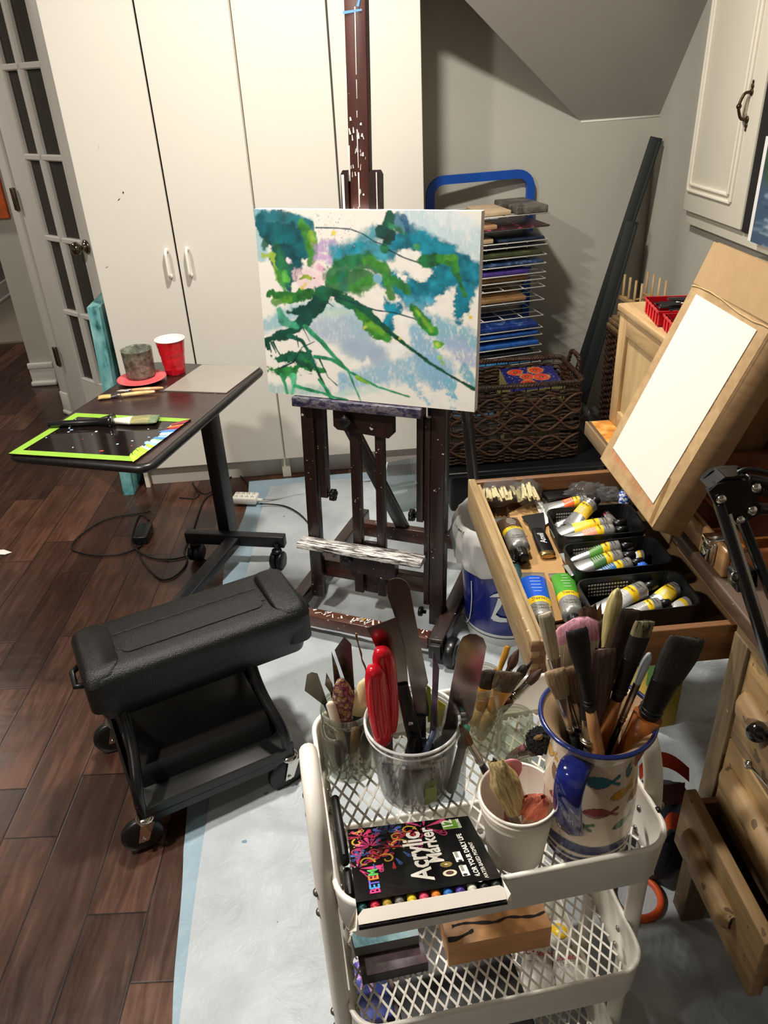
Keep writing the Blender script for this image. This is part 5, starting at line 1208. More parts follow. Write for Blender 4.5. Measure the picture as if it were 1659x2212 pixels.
def tube_at(lab, a, b, r, col, zc, words=True, capl=.16, zb=None, group='paint tubes in the open drawer', wide=1.25, crimp=.5, order=(.10, .42, .64, .76), flip=1):
    """aluminium paint tube: flat crimped end at pixel a, black cap at pixel b"""
    A_, B_ = Pz(*a, zc), Pz(*b, zc if zb is None else zb); d = B_ - A_; L = d.length; M = frame(A_, d, V((0, 0, 1)).cross(d))
    # local x = across the tube in the plane, local y = up
    t = thing('paint_tube', lab, 'paint tube', M=M, group=group)
    Lb = L * (1 - capl); e = [(0, wide, .06), (.03, wide, .07), (.035, wide * .99, .10), (.1, wide * .98, .2), (order[1], 1.0 + (wide - 1) * .55, .55), (order[2], 1.08, .85), (order[3], 1.02, .97), (.9, 1, 1), (.935, 1, 1), (.97, .72, .72), (.975, .42, .42), (1, .4, .4)]
    secs = [(Lb * z, r * a_, r * b_, 0, -r * (1 - b_) * .85) for z, a_, b_ in e]
    ms = [0, 0, 0, 0, 1, 2, 3, 3, 0, 0, 0]
    mb = MB().loft(secs, M, n=22, ms=ms)
    colm = mat('tube_label_' + col, col, .35, var=.03)
    obj('tube_body', mb, [silver, colm, yel, tubewh], t)
    cr = r * .62; mb = MB().lathe([(.001, Lb * .985), (cr * 1.0, Lb * .985), (cr * .96, L * .99), (cr * .85, L), (.001, L)], 18, M)
    obj('cap', mb, mat('cap_black', '0e0e0f', .3), t)
    up = M.to_3x3() @ V((0, 1, 0)); ax = M.to_3x3() @ V((1, 0, 0)) * flip; dirv = d.normalized() * flip
    if words:
        def put(txt, f, size, m, dy=0.0):
            i = max(k for k in range(len(secs)) if secs[k][0] <= Lb * f); za, aa, ba, _, ca = secs[i]; zb_, ab, bb, _, cb_ = secs[min(i + 1, len(secs) - 1)]
            k = (Lb * f - za) / max(1e-6, zb_ - za); top = (ca + ba) + ((cb_ + bb) - (ca + ba)) * k
            o = M @ V((0, top + .0006, Lb * f + dy)); text(txt, size, Matrix(((ax.x, dirv.x * -1, up.x, o.x), (ax.y, -dirv.y, up.y, o.y), (ax.z, -dirv.z, up.z, o.z), (0, 0, 0, 1))), m, t, ext=.0001)
        f = r / .0155
        put('GALERIA', (order[2] + order[3]) / 2, .0058 * f, ink)
        put('WINSOR', .83, .0048 * f, ink, -.0035 * f); put('& NEWTON', .83, .0048 * f, ink, .0022 * f)
    mb = MB()                                            # fine print as thin rules on the colour field
    for k in range(5):
        f = order[1] + (order[2] - order[1]) * (.15 + .16 * k); i = max(q for q in range(len(secs)) if secs[q][0] <= Lb * f); za, aa, ba, _, ca = secs[i]; zb_, ab, bb, _, cb_ = secs[i + 1]; kk = (Lb * f - za) / (zb_ - za)
        top = (ca + ba) + ((cb_ + bb) - (ca + ba)) * kk + .0007; hw = r * rnd.uniform(.28, .5)
        mb.add([M @ V((-hw, top, Lb * f - .0004)), M @ V((hw, top, Lb * f - .0004)), M @ V((hw, top, Lb * f + .0004)), M @ V((-hw, top, Lb * f + .0004))], [(0, 1, 2, 3)])
    obj('fine_print', mb, wink, t); return t
tube_at('large brown paint tube lying along the drawer front', (1092, 1105), (1131, 1208), .0215, '4a3626', ZB + .024, capl=.13, order=(.1, .2, .52, .62), flip=-1)
tube_at('large blue paint tube beside the drawer front', (1147, 1222), (1178, 1372), .0215, '1456c8', ZB + .024, capl=.1, order=(.1, .2, .62, .74), flip=-1)
tube_at('large leaf green paint tube right of the blue tube', (1212, 1225), (1243, 1352), .0195, '4c9a34', ZB + .024, capl=.1, order=(.1, .15, .58, .7), flip=-1)
g_ = 'paint tubes in the open drawer'
tube_at('orange labelled tube lying behind the far plastic basket', (1176, 1088), (1290, 1081), .0135, 'e0602c', .700)
tube_at('red labelled tube at the back of the far basket', (1196, 1124), (1285, 1100), .0125, 'b02038', .700, words=False)
tube_at('silver tube propped up over the others in the far basket', (1228, 1128), (1291, 1078), .0165, 'd8b83a', .708, zb=.735)
tube_at('yellow labelled tube in the far basket', (1193, 1141), (1352, 1130), .0155, 'ecc838', .705, order=(.1, .33, .58, .74))
tube_at('peach labelled tube at the front of the far basket', (1203, 1155), (1356, 1144), .0140, 'e89478', .702)
tube_at('dark red capped tube at the right in the far basket', (1322, 1118), (1296, 1098), .0095, '8a1830', .702, words=False)
tube_at('bright green labelled tube in the middle basket', (1216, 1196), (1366, 1178), .0155, '4f8a34', .704)
tube_at('dark green labelled tube in the middle basket', (1226, 1222), (1370, 1199), .0150, '3f6a36', .708)
tube_at('blue labelled tube at the front of the middle basket', (1250, 1242), (1388, 1213), .0145, '1f5f94', .700)
tube_at('small silver tube beyond the caps in the middle basket', (1352, 1203), (1398, 1200), .0120, 'b9b9b4', .690, words=False)
tube_at('silver grey tube with yellow band in the nearest basket', (1276, 1318), (1416, 1262), .0165, 'b8b8b8', .702)
tube_at('white labelled tube at the front of the nearest basket', (1332, 1325), (1446, 1303), .0145, '8a8a88', .700)
tube_at('short silver tube at the back right of the nearest basket', (1398, 1302), (1474, 1266), .0155, 'e2c64a', .698)
tube_at('short pale tube at the right end of the nearest basket', (1440, 1321), (1496, 1300), .0140, 'd8d8d4', .698, words=False)
blob('glass_stopper', Pz(1388, 1223, .70), .009, mat('blue_glass', '3a6ad0', .1, var=.2), 'small blue glassy stopper in the middle basket', 'stopper', (1, 1, .8), 9, .3)
# scraper
M = frame(Pz(1184, 1200, ZB + .014), Pz(1150, 1120, ZB + .014) - Pz(1184, 1200, ZB + .014), V((0, 0, 1)).cross(Pz(1150, 1120, 0) - Pz(1184, 1200, 0)))
t = thing('paint_scraper', 'black handled multi tool scraper on the cardboard in the drawer', 'scraper', M=M)
L = (Pz(1150, 1120, ZB) - Pz(1184, 1200, ZB)).length
mb = MB().loft([(0, .011, .005), (.006, .0155, .007), (L * .3, .016, .0075), (L * .62, .0145, .007), (L * .66, .013, .006)], M, n=18, p=2.6)
hd = obj('handle', mb, mat('scraper_handle', '121213', .22), t)
obj('end_cap', MB().loft([(-.004, .012, .0045), (0, .0155, .0066), (.008, .0162, .0075), (.010, .0158, .0072)], M, n=18, p=2.6), mat('scraper_cap', 'a98d5a', .25, .9), t)
mb = MB().prism([(-.013, L * .62), (.013, L * .62), (.016, L * .78), (.014, L * .86), (.020, L * .92), (.022, L * 1.06), (-.03, L * 1.13), (-.022, L * .8)], -.0006, .0012, M @ Matrix(((1, 0, 0, 0), (0, 0, 1, 0), (0, 1, 0, 0), (0, 0, 0, 1))))
obj('blade', mb, mat('dull_steel', '4b4b4a', .35, .85), t)
up = M.to_3x3() @ V((0, 1, 0)); zv = M.to_3x3() @ V((0, 0, 1)); xv = M.to_3x3() @ V((1, 0, 0))
o = M @ V((0, .0083, L * .36)); text('Anvil', .019, Matrix(((-zv.x, xv.x, up.x, o.x), (-zv.y, xv.y, up.y, o.y), (-zv.z, xv.z, up.z, o.z), (0, 0, 0, 1))) if (zv.cross(xv)).dot(up) < 0 else Matrix(((zv.x, xv.x, up.x, o.x), (zv.y, xv.y, up.y, o.y), (zv.z, xv.z, up.z, o.z), (0, 0, 0, 1))), wink, t, ext=.0001, shear=.15)
# bags of cream sticks
stick = mat('cream_stick', 'e6d6a4', .7, var=.06)
for k, (px, py, n_, lab) in enumerate(((1080, 1066, 22, 'clear bag of cream wooden sticks in the far left drawer corner'), (1138, 1066, 14, 'second clear bag of cream sticks right of the first'))):
    c = Pz(px, py, ZB + .040); t = thing('stick_bag', lab, 'bag', c)
    for i in range(n_):
        q = c + V(((i / n_ - .5) * (.075 if k == 0 else .045), rnd.uniform(-.004, .004), rnd.uniform(-.002, .012)))
        a_ = rnd.uniform(-.25, .25); dd = V((math.sin(a_), .9, .35)).normalized() * .022
        obj('stick', MB().bar(q - dd, q + dd, .005, .0025, (1, 0, 0)), stick, t)
    bm = bmesh.new(); bmesh.ops.create_icosphere(bm, subdivisions=3, radius=1.0)
    for v in bm.verts: d_ = v.co.copy(); v.co = V((d_.x * (.05 if k == 0 else .034), d_.y * .035, d_.z * .030)) * (1 + .3 * noise.noise(d_ * 3.5 + V((k, 0, 0))))
    obj('clear_film', MB().bm(bm, Matrix.Translation(c + V((0, 0, .004))), 0, True), clear, t)
def dbox(px, py, z, sx, sy, sz, rot, m, lab, name='tin_box', cat='box'):
    c = Pz(px, py, ZB + .036); c.z = z; mb = MB().box((-sx, -sy, 0), (sx, sy, sz), rz(rot, c), 0, .0015); return solo(name, mb, m, lab, cat, loc=c)
dbox(1206, 1064, ZB, .034, .028, .022, 3, mat('tin_brown', '5a4430', .4, .3), 'lower dark tin in the small stack at the back of the drawer')
dbox(1206, 1062, ZB + .0225, .034, .028, .013, 5, mat('tin_black', '0f0f10', .3), 'upper black tin in the small stack at the back of the drawer')
blob('plastic_bag', Pz(1268, 1066, ZB + .030), .042, clear, 'crumpled clear plastic bag behind the far plastic basket', 'bag', (1.2, .7, .6), 12)
blob('plastic_bag', Pz(1318, 1066, ZB + .028), .026, clear, 'small flat clear bag at the right back of the drawer', 'bag', (1.1, .9, .5), 15)
bw = NT('blue_white_wrap'); mp = bw.coord((1, 1, 1)); wv = bw.n('ShaderNodeTexNoise', i_Scale=160.0, i_Detail=2.0); bw.l(mp, wv); rr = bw.ramp([(.46, '1f4aa8'), (.54, 'dfe4ee')]); bw.l(wv, rr); bw.l(rr, bw.b, 0, 0)
c = Pz(1350, 1078, ZB + .03); c.z = ZB; solo('small_bottle', MB().lathe([(.012, 0), (.0135, .003), (.0135, .045), (.009, .052), (.0001, .053)], 18, Matrix.Translation(c)), bw.m, 'small blue and white bottle in the drawer under the cardboard box corner', 'bottle', loc=c)
a, b = Pz(1112, 1228, ZB + .012), Pz(1138, 1300, ZB + .012)
mb = MB().tube([a, a.lerp(b, .12), a.lerp(b, .3), b], [.012, .011, .0075, .007], 12); solo('tool_handle', mb, mat('teal_handle', '26484c', .35, var=.08), 'dark teal tool handle between the drawer front and the blue tube', 'tool', loc=a)
a, b = Pz(1092, 1180, ZB + .006), Pz(1112, 1230, ZB + .006)
blob('binder_clip', Pz(1106, 1214, ZB + .012), .016, mat('clip_steel', '33322f', .35, .8), 'dark metal clip below the brown tube', 'clip', (1, 1.2, .6), 21, .5)
# ================================================================ things on the desk
ZD = .7805
# pale oak cabinet
CXF, CY1, CY0, CZ1 = .664, 1.708, 1.40, 1.072
t = thing('oak_cabinet', 'small pale oak panelled cabinet on the desk behind the cardboard box', 'cabinet', (.80, 1.5, ZD))
obj('cabinet_body', MB().box((CXF + .012, CY0, ZD), (.92, CY1 - .004, CZ1 - .02), None, 0, .002), oakx, t)
for a, b in ((CY0, CY0 + .045), (CY1 - .045, CY1)): obj('door_stile', MB().box((CXF, a, ZD), (CXF + .016, b, CZ1 - .022), None, 0, .003), oakx, t)
for a, b in ((ZD, ZD + .04), (CZ1 - .07, CZ1 - .022)): obj('door_rail', MB().box((CXF + .0005, CY0 + .045, a), (CXF + .016, CY1 - .045, b), None, 0, .003), wood('pale_oak_y', '8f7148', 'c2a273', (40, 5, 40), .55, .05, None, .08), t)
obj('door_panel', MB().box((CXF + .008, CY0 + .04, ZD + .035), (CXF + .013, CY1 - .04, CZ1 - .065)), wood('pale_oak_panel', '9a8058', 'c4a878', (20, 20, 4), .55, .05, None, .05), t)
obj('cabinet_top', MB().box((CXF - .006, CY0 - .01, CZ1 - .022), (.93, CY1 + .004, CZ1 - .006), None, 0, .003), wood('pale_oak_y', '8f7148', 'c2a273', (40, 5, 40), .55), t)
redm = mat('red_tray_plastic', 'c01422', .3, var=.03)
def redtray(o, rot, w, d, h, lab, lab2, z):
    M = rz(rot, V((o.x, o.y, z))); t = thing('plastic_tray', lab, 'tray', M=M)
    mb = MB().box((0, 0, 0), (w, d, .003), M, 0)
    mb.box((0, 0, 0), (w, .0035, h), M).box((0, d - .0035, 0), (w, d, h), M).box((0, .0035, 0), (.0035, d - .0035, h), M).box((w - .0035, .0035, 0), (w, d - .0035, h), M)
    mb.box((-.003, -.003, h - .004), (w + .003, .003, h), M).box((-.003, d - .003, h - .004), (w + .003, d + .003, h), M).box((-.003, 0, h - .004), (.003, d, h), M).box((w - .003, 0, h - .004), (w + .003, d, h), M)
    for k in range(5): mb.box((-.0025, .012 + k * (d - .03) / 4, .002), (.0, .017 + k * (d - .03) / 4, h), M)
    for k in range(3): mb.box((.02 + k * .04, -.0025, .002), (.026 + k * .04, 0, h), M)
    obj('tray_body', mb, redm, t)
    for i, (x, y, zz, a, ln, c) in enumerate(lab2):
        R = M @ Matrix.Translation((x, y, zz + .011)) @ Matrix.Rotation(math.radians(a), 4, 'Z') @ Matrix.Rotation(math.radians(90), 4, 'Y')
        q = thing('marker_tube', 'black paint tube %s in the %s red tray' % (['lying at the far side', 'beside the far one', 'third from the far side', 'fourth from the far side', 'nearest the front', 'on top of the others'][i], 'upper' if 'upper' in lab else 'lower'), 'paint tube', M=R, group='black tubes in the red trays')
        obj('tube_body', MB().loft([(0, .001, .009), (.004, .0015, .0095), (ln * .5, .0065, .0085), (ln * .82, .0085, .0085), (ln * .86, .004, .004)], R, n=14), mat('black_tube', '161617', .25), q)
        obj('label_band', MB().loft([(ln * .45, .0066, .0089), (ln * .6, .0076, .0089)], R, n=14), mat('tube_band_' + c, c, .4), q)
        obj('cap', MB().lathe([(.001, ln * .86), (.006, ln * .86), (.0058, ln), (.001, ln)], 12, R), mat('tube_band_' + c, c, .4) if c == 'c22a36' else mat('cap_black', '0e0e0f', .3), q)
redtray(V((.672, 1.515, 0)), -8, .125, .115, .032, 'upper red plastic tray of black tubes on the far end of the oak cabinet', [(.012, .095, .012, -6, .1, 'b9b1a0'), (.02, .078, .014, -14, .095, 'd0cabd'), (.012, .058, .014, -4, .1, 'c22a36'), (.03, .04, .012, -12, .085, 'c8a878'), (.014, .022, .012, 2, .1, 'b9b1a0'), (.03, .062, .03, -22, .085, 'c22a36')], CZ1 - .0055)
redtray(V((.662, 1.392, 0)), -8, .125, .112, .03, 'lower red plastic tray of black tubes nearer the cardboard box', [(.014, .09, .012, -10, .095, 'c9b07a'), (.02, .07, .012, -5, .095, 'b9b1a0'), (.015, .05, .012, -12, .095, 'd0cabd'), (.02, .03, .012, -4, .09, 'c9b07a')], CZ1 - .0055)
# orange paint at the end of the desk top
S_ = NT('orange_stain'); S_.set(Roughness=.35); mp = S_.coord((30, 30, 30)); nz = S_.n('ShaderNodeTexNoise', i_Scale=1.0, i_Detail=5.0); S_.l(mp, nz); rr = S_.ramp([(.3, '7a4a1c'), (.55, 'c07f34'), (.75, 'e0b468')]); S_.l(nz, rr); S_.l(rr, S_.b, 0, 0)
mb = MB().add([V((.618, 1.702, .7806)), V((.615, 1.44, .7806)), V((.75, 1.44, .7806)), V((.75, 1.702, .7806))], [(0, 1, 2, 3)])
DESK = bpy.data.objects['desk']
obj('paint_stain', mb, S_.m, DESK, label='glossy orange stain on the far end of the desk top')
mb = MB().box((.606, 1.19, .745), (.6125, 1.71, .7795), None, 0, .002); obj('edge_strip', mb, old, DESK)
# ---------------------------------------------------------------- cardboard box with white paper
th = math.radians(22.4); W_ = V((math.sin(th), 0, math.cos(th))); T_ = V((math.cos(th), 0, -math.sin(th)))
B1 = Pz(1301, 992, .836); B2 = Pz(1409, 1146, .836); yv = (B1 - B2); Lw = yv.length; yv.normalize(); yv = V((0, 1, 0))
KM = Matrix(((T_.x, 0, W_.x, B2.x), (T_.y, 1, W_.y, B2.y), (T_.z, 0, W_.z, B2.z), (0, 0, 0, 1)))     # x thickness, y across, z up the face
Lh = .456; TH = .058
cbm = NT('corrugated_cardboard'); cbm.set(Roughness=.85); mp = cbm.coord((8, 8, 30)); nz = cbm.n('ShaderNodeTexNoise', i_Scale=3.0, i_Detail=5.0); cbm.l(mp, nz); rr = cbm.ramp([(.3, '866846'), (.7, '9a7b53')]); cbm.l(nz, rr)
sp = cbm.n('ShaderNodeTexNoise', i_Scale=60.0, i_Detail=2.0); cbm.l(mp, sp); g = cbm.math('GREATER_THAN', sp.outputs[0], .74); mx = cbm.n('ShaderNodeMix', data_type='RGBA'); cbm.t.links.new(g, mx.inputs[0]); cbm.l(rr, mx, 0, 6); mx.inputs[7].default_value = lin('6f4c30'); cbm.l(mx, cbm.b, 2, 0)
t = thing('cardboard_box', 'flat brown cardboard box leaning back on the desk as a drawing board', 'box', M=KM)
bm = bmesh.new(); bmesh.ops.create_cube(bm, size=1)
for v in bm.verts: v.co = V(((v.co.x + .5) * TH, (v.co.y + .5) * Lw, (v.co.z + .5) * Lh))
bmesh.ops.bevel(bm, geom=bm.edges[:], offset=.004, segments=2, affect='EDGES')
obj('box_body', MB().bm(bm, KM, 0, True), cbm.m, t)
flap = MB().add([KM @ V(q) for q in ((-.0012, .002, Lh - .075), (-.0012, Lw - .002, Lh - .075), (-.004, Lw - .003, Lh - .002), (-.004, .003, Lh - .002), (-.001, .002, Lh - .078), (-.001, Lw - .002, Lh - .078))], [(0, 3, 2, 1), (4, 0, 1, 5)])
obj('top_flap', flap, mat('kraft_flap', 'a38660', .85, var=.05, vs=30), t)
mb = MB().tube(smooth_path([KM @ V((-.0015, y, Lh - .082 - .004 * math.sin(y * 23) - .002 * noise.noise(V((y * 60, 0, 0))))) for y in [.004 + i * (Lw - .008) / 12 for i in range(13)]], 3), .0013, 6)
obj('torn_fold', mb, mat('torn_kraft', 'bb9c70', .9, var=.08), t)
ns = MB()
def loc_on(px, py): return KM.inverted() @ Pp(px, py, KM @ V((0, 0, 0)), T_)
pp = [loc_on(*q) for q in ((1506, 636), (1637, 714), (1413, 1088), (1326, 968))]
# brown and red wash soaked in round the paper
nx, ny = 120, 200; U, Vv = np.meshgrid(np.linspace(0, 1, nx + 1), np.linspace(0, 1, ny + 1)); p = Paint(U * Lw, Vv * Lh, 'b08a59')
y0, y1 = min(q.y for q in pp), max(q.y for q in pp); z0, z1 = min(q.z for q in pp), max(q.z for q in pp)
n1 = vnoise(p.X, p.Y, .05, 3, 4); n2 = vnoise(p.X, p.Y, .012, 5, 3); base = np.array(lin('987a55')[:3]); b2 = np.array(lin('b0946a')[:3]); p.c = base + (b2 - base) * np.clip(.5 + .6 * n1 + .5 * n2, 0, 1)[..., None]
P_ = [(q.y, q.z) for q in pp]
def edge_wash(a, b, side, wid, col, al, sd):
    for k in range(90):
        u = rnd.random(); x = a[0] + (b[0] - a[0]) * u; z = a[1] + (b[1] - a[1]) * u; L = wid * rnd.uniform(.2, 1)
        p.stroke([(x, z), (x + side[0] * L, z + side[1] * L)], [.0022, .0006], rnd.choice(col), al * rnd.uniform(.4, 1), .0006, .0012, .006)
edge_wash(P_[0], P_[1], (0.15, 1), .020, ['7a3526', '8f4a2e', '5a2a2c', 'a86a44'], .8, 1)
edge_wash(P_[3], P_[2], (.1, -1), .022, ['b8603c', 'c07a4c', 'a0502f'], .45, 2)
edge_wash(P_[1], P_[2], (-1, 0), .006, ['4a3038', '6a4030', '3a2a30'], .7, 3)
edge_wash(P_[0], P_[3], (1, 0), .006, ['a0603c', 'b87a50'], .5, 4)
mb = MB().grid(lambda u, v: KM @ V((-.0006, .004 + u * (Lw - .008), .004 + v * (Lh - .085))), nx, ny, 0, False); 
obj('stained_face', mb, vcol('cardboard_paint', .85), t, cols=p.rgba(), label='front face stained with red brown wash')
mb = MB()
for s in ((.0, .0),): mb.bar(KM @ V((-.0015, .012, .006)), KM @ V((-.0015, .03, .09)), .01, .0004, T_)
obj('clear_tape', mb, glass('clear_tape', 'e8e0d0', .2, .12), t)
mb = MB(); q = [KM @ V((-.0022, c.y, c.z)) for c in pp]; q2 = [v + T_ * .001 for v in q]; mb.add(q + q2, [(0, 1, 2, 3), (7, 6, 5, 4), (0, 4, 5, 1), (1, 5, 6, 2), (2, 6, 7, 3), (3, 7, 4, 0)])
solo('paper_sheet', mb, mat('drawing_paper', 'd6d2c8', .8, var=.008), 'blank white sheet of paper mounted on the leaning cardboard box', 'paper', loc=(q[0] + q[2]) / 2)
# ---------------------------------------------------------------- wooden paint box with clasp and raised lid
orw = wood('orange_varnish', '6a3412', 'a8642c', (30, 6, 30), .3, .4, None, .08); orx = wood('red_varnish', '4a1f0e', '7d3f1e', (6, 40, 40), .35, .3, None, .06)
t = thing('sketch_box', 'orange varnished wooden sketch box with a metal clasp, lid raised, right of the cardboard box', 'box', (.8, 1.2, ZD))
X0, X1, Y0, Y1, ZT = .622, .98, 1.02, 1.385, .834
obj('front_panel', MB().box((X0, Y0 + .002, ZD), (X0 + .012, Y1, ZT), None, 0, .004), wood('tan_varnish', '7d5a36', 'b38b5c', (40, 6, 40), .35, .3, None, .06), t)
obj('side_panel', MB().box((X0 + .012, Y0, ZD), (X1, Y0 + .012, ZT - .004), None, 0, .002), orw, t)
obj('side_panel', MB().box((X0 + .012, Y1 - .012, ZD), (X1, Y1, ZT - .004), None, 0, .002), orw, t)
obj('base_panel', MB().box((X0 + .01, Y0 + .01, ZD), (X1, Y1 - .01, ZD + .01)), orx, t)
obj('divider', MB().box((X0 + .055, Y0 + .012, ZD + .01), (X0 + .062, Y1 - .012, ZT - .012)).box((X0 + .012, Y0 + .09, ZD + .01), (X0 + .055, Y0 + .096, ZT - .012)).box((X0 + .062, Y0 + .05, ZD + .01), (X1, Y0 + .056, ZT - .012)), orw, t)
lidM = frame(V((X1 - .09, (Y0 + Y1) / 2, ZT - .01)), V((.36, 0, 1)), (0, 1, 0))
obj('lid', MB().box((-.22, -.006, 0), (.22, .006, .30), lidM, 0, .002), orx, t, label='raised reddish lid')
obj('lid_frame', MB().box((-.22, -.03, .0), (-.2, .006, .30), lidM).box((.2, -.03, 0), (.22, .006, .30), lidM).box((-.22, -.03, .28), (.22, .006, .30), lidM), orw, t)
obj('lid_strut', MB().bar(V((X0 + .1, Y0 + .02, ZT)), V((X1 - .06, Y0 + .03, ZT + .16)), .016, .01, (0, 1, 0)), orw, t)
q = Px(1528, 1212, X0 - .003); mb = MB()
mb.box((X0 - .006, q.y - .019, ZD + .008), (X0 - .001, q.y + .019, ZD + .05), None, 0, .002)
mb.tube([V((X0 - .008, q.y + sy * .0165, ZD + z)) for sy, z in ((-1, .012), (1, .012), (1, .047), (-1, .047))], .0022, 8, closed=True)
mb.box((X0 - .013, q.y - .010, ZD + .014), (X0 - .005, q.y + .010, ZD + .036), None, 0, .002); mb.box((X0 - .014, q.y - .014, ZD + .044), (X0 + .02, q.y + .014, ZD + .056), None, 0, .002)
for sy in (-1, 1): mb.sphere((X0 - .004, q.y + sy * .013, ZD + .009), .003)
obj('clasp', mb, chrome, t, label='shiny metal draw clasp')
obj('leather_tab', MB().box((X0 + .008, Y0 - .004, ZT - .016), (X0 + .03, Y0 + .012, ZT + .012), None, 0, .004), orw, t)
# ---------------------------------------------------------------- spray can
c = V((.695, .94, ZD)); t = thing('spray_can', 'white and blue spray can at the right edge of the desk', 'can', c)
obj('can_body', MB().lathe([(.030, 0), (.033, .003), (.033, .16), (.031, .168), (.024, .178), (.0001, .18)], 30, Matrix.Translation(c)), mat('can_white', 'd9dadc', .3, .1, var=.02), t)
obj('label_band', MB().lathe([(.0333, .105), (.0335, .106), (.0335, .158), (.0333, .159)], 30, Matrix.Translation(c), cap0=False), mat('can_blue', '2a62b4', .35), t)
obj('cap', MB().lathe([(.026, .17), (.027, .175), (.026, .215), (.022, .22), (.0001, .221)], 26, Matrix.Translation(c)), mat('can_white', 'd9dadc'), t)
def wrap_text(txt, size, c, r, ang, z, m, parent, sx=1.0):
    cu = bpy.data.curves.new('t', 'FONT'); cu.body = txt; cu.size = size; cu.align_x = 'CENTER'; cu.align_y = 'CENTER'; cu.resolution_u = 2
    o_ = bpy.data.objects.new('t', cu); COL.objects.link(o_); me = bpy.data.meshes.new_from_object(o_.evaluated_get(bpy.context.evaluated_depsgraph_get()))
    bpy.data.objects.remove(o_); bpy.data.curves.remove(cu)
    bm = bmesh.new(); bm.from_mesh(me); bpy.data.meshes.remove(me); bmesh.ops.triangulate(bm, faces=bm.faces[:])
    mb = MB(); mb.bm(bm); rr_ = r if callable(r) else (lambda zz: r)
    for i, v in enumerate(mb.v):
        zz = z + v.y; a = ang + v.x * sx / rr_(zz); mb.v[i] = V((c[0] + rr_(zz) * math.cos(a), c[1] + rr_(zz) * math.sin(a), c[2] + zz))
    return obj('lettering', mb, m, parent)
wrap_text('isane', .026, c, .0337, math.radians(225), .09, mat('can_print_blue', '26418c', .5), t)
wrap_text('TWO', .016, c, .0338, math.radians(222), .132, wink, t)
mb = MB()
for k in range(9):
    z = .012 + k * .0075; a0, a1 = math.radians(195), math.radians(195 + rnd.uniform(30, 55)); n = 8
    for i in range(n):
        a, b = a0 + (a1 - a0) * i / n, a0 + (a1 - a0) * (i + 1) / n; R = .0336
        mb.add([c + V((R * math.cos(x), R * math.sin(x), zz)) for x, zz in ((a, z), (b, z), (b, z + .0016), (a, z + .0016))], [(0, 1, 2, 3)])
obj('fine_print', mb, mat('can_print_grey', '6a7080', .6), t)
# ---------------------------------------------------------------- black spring arm lamp clamped to the desk
t = thing('arm_lamp', 'black spring balanced lamp arm clamped to the desk front edge', 'lamp', (.62, .8, .752))
YL = .90
lampm = mat('lamp_black', '0c0d10', .32, var=.1)
def J(px, py, y=YL): return Py(px, py, y)
poly = [(1527, 1058), (1534, 1072), (1548, 1098), (1560, 1118), (1590, 1122), (1606, 1124), (1636, 1106), (1634, 1084), (1632, 1062), (1618, 1042), (1606, 1034), (1566, 1036), (1545, 1042)]
pts = [J(*q) for q in poly]; k = len(pts)
nv = V((0, -.006, 0)); mb = MB().add([p_ + nv for p_ in pts] + [p_ - nv for p_ in pts], [tuple(range(k)), tuple(reversed(range(k, 2 * k)))] + [(i, (i + 1) % k, k + (i + 1) % k, k + i) for i in range(k)])
pts2 = [p_ + V((.004, .028, .006)) for p_ in pts]; mb.add([p_ + nv for p_ in pts2] + [p_ - nv * .3 for p_ in pts2], [tuple(range(k)), tuple(reversed(range(k, 2 * k)))] + [(i, (i + 1) % k, k + (i + 1) % k, k + i) for i in range(k)])
obj('joint_plate', mb, lampm, t)
mb = MB().bar(J(1531, 1056) + V((0, .012, 0)), J(1566, 1030) + V((0, .012, 0)), .03, .004, (0, 1, 0)).bar(J(1566, 1031) + V((0, .012, 0)), J(1606, 1028) + V((0, .012, 0)), .03, .004, (0, 1, 0)); obj('joint_cover', mb, lampm, t)
for q in ((1552, 1072), (1592, 1117), (1618, 1096), (1626, 1048)):
    o_ = J(*q) + V((0, -.006, 0)); obj('bolt', MB().lathe([(.0075, 0), (.0075, .003), (.006, .006), (.002, .0075), (.0001, .0076)], 14, frame(o_, (0, -1, 0))), chrome, t)
e1, e2 = J(1552, 1085), J(1690, 1520, .80)
obj('lower_bar', MB().bar(e1, e2, .020, .012, (0, 1, 0), bev=.003), lampm, t)
f1, f2 = J(1600, 1112), J(1712, 1400, .82)
obj('lower_bar', MB().bar(f1 + V((0, .006, 0)), f2, .020, .012, (0, 1, 0), bev=.003), lampm, t)
mb = MB().bar(e1.lerp(e2, .05) + V((.010, -.004, 0)), e2 + V((.010, -.004, 0)), .0018, .004, (0, 1, 0)); obj('wire_rod', mb, chrome, t)
obj('arm_collar', MB().bar(J(1580, 1252, .885), J(1626, 1240, .885), .034, .03, (0, 1, 0), bev=.004), lampm, t)
obj('cable_hook', MB().tube(smooth_path([J(1592, 1236, .875), J(1583, 1240, .87), J(1580, 1250, .87), J(1588, 1257, .872)], 5), .0022, 8), chrome, t)
obj('upper_bar', MB().bar(J(1634, 1098), J(1760, 1108, .95), .018, .012, (0, 1, 0), bev=.003), lampm, t)
obj('upper_bar', MB().bar(J(1612, 1034), J(1760, 1058, .95), .014, .012, (0, 1, 0), bev=.003), lampm, t)
a_, b_ = J(1634, 1058, YL - .004), J(1760, 1094, .95); sp_ = []
n_ = 22; dirv = (b_ - a_).normalized(); u_ = dirv.cross(V((0, 1, 0))).normalized(); w_ = dirv.cross(u_)
for i in range(n_ * 10): an = i / 10 * 2 * math.pi; sp_.append(a_ + (b_ - a_) * (i / (n_ * 10)) + (u_ * math.cos(an) + w_ * math.sin(an)) * .0055)
obj('spring', MB().tube(sp_, .0012, 5), mat('spring_steel', '3a3a3c', .3, .9), t)
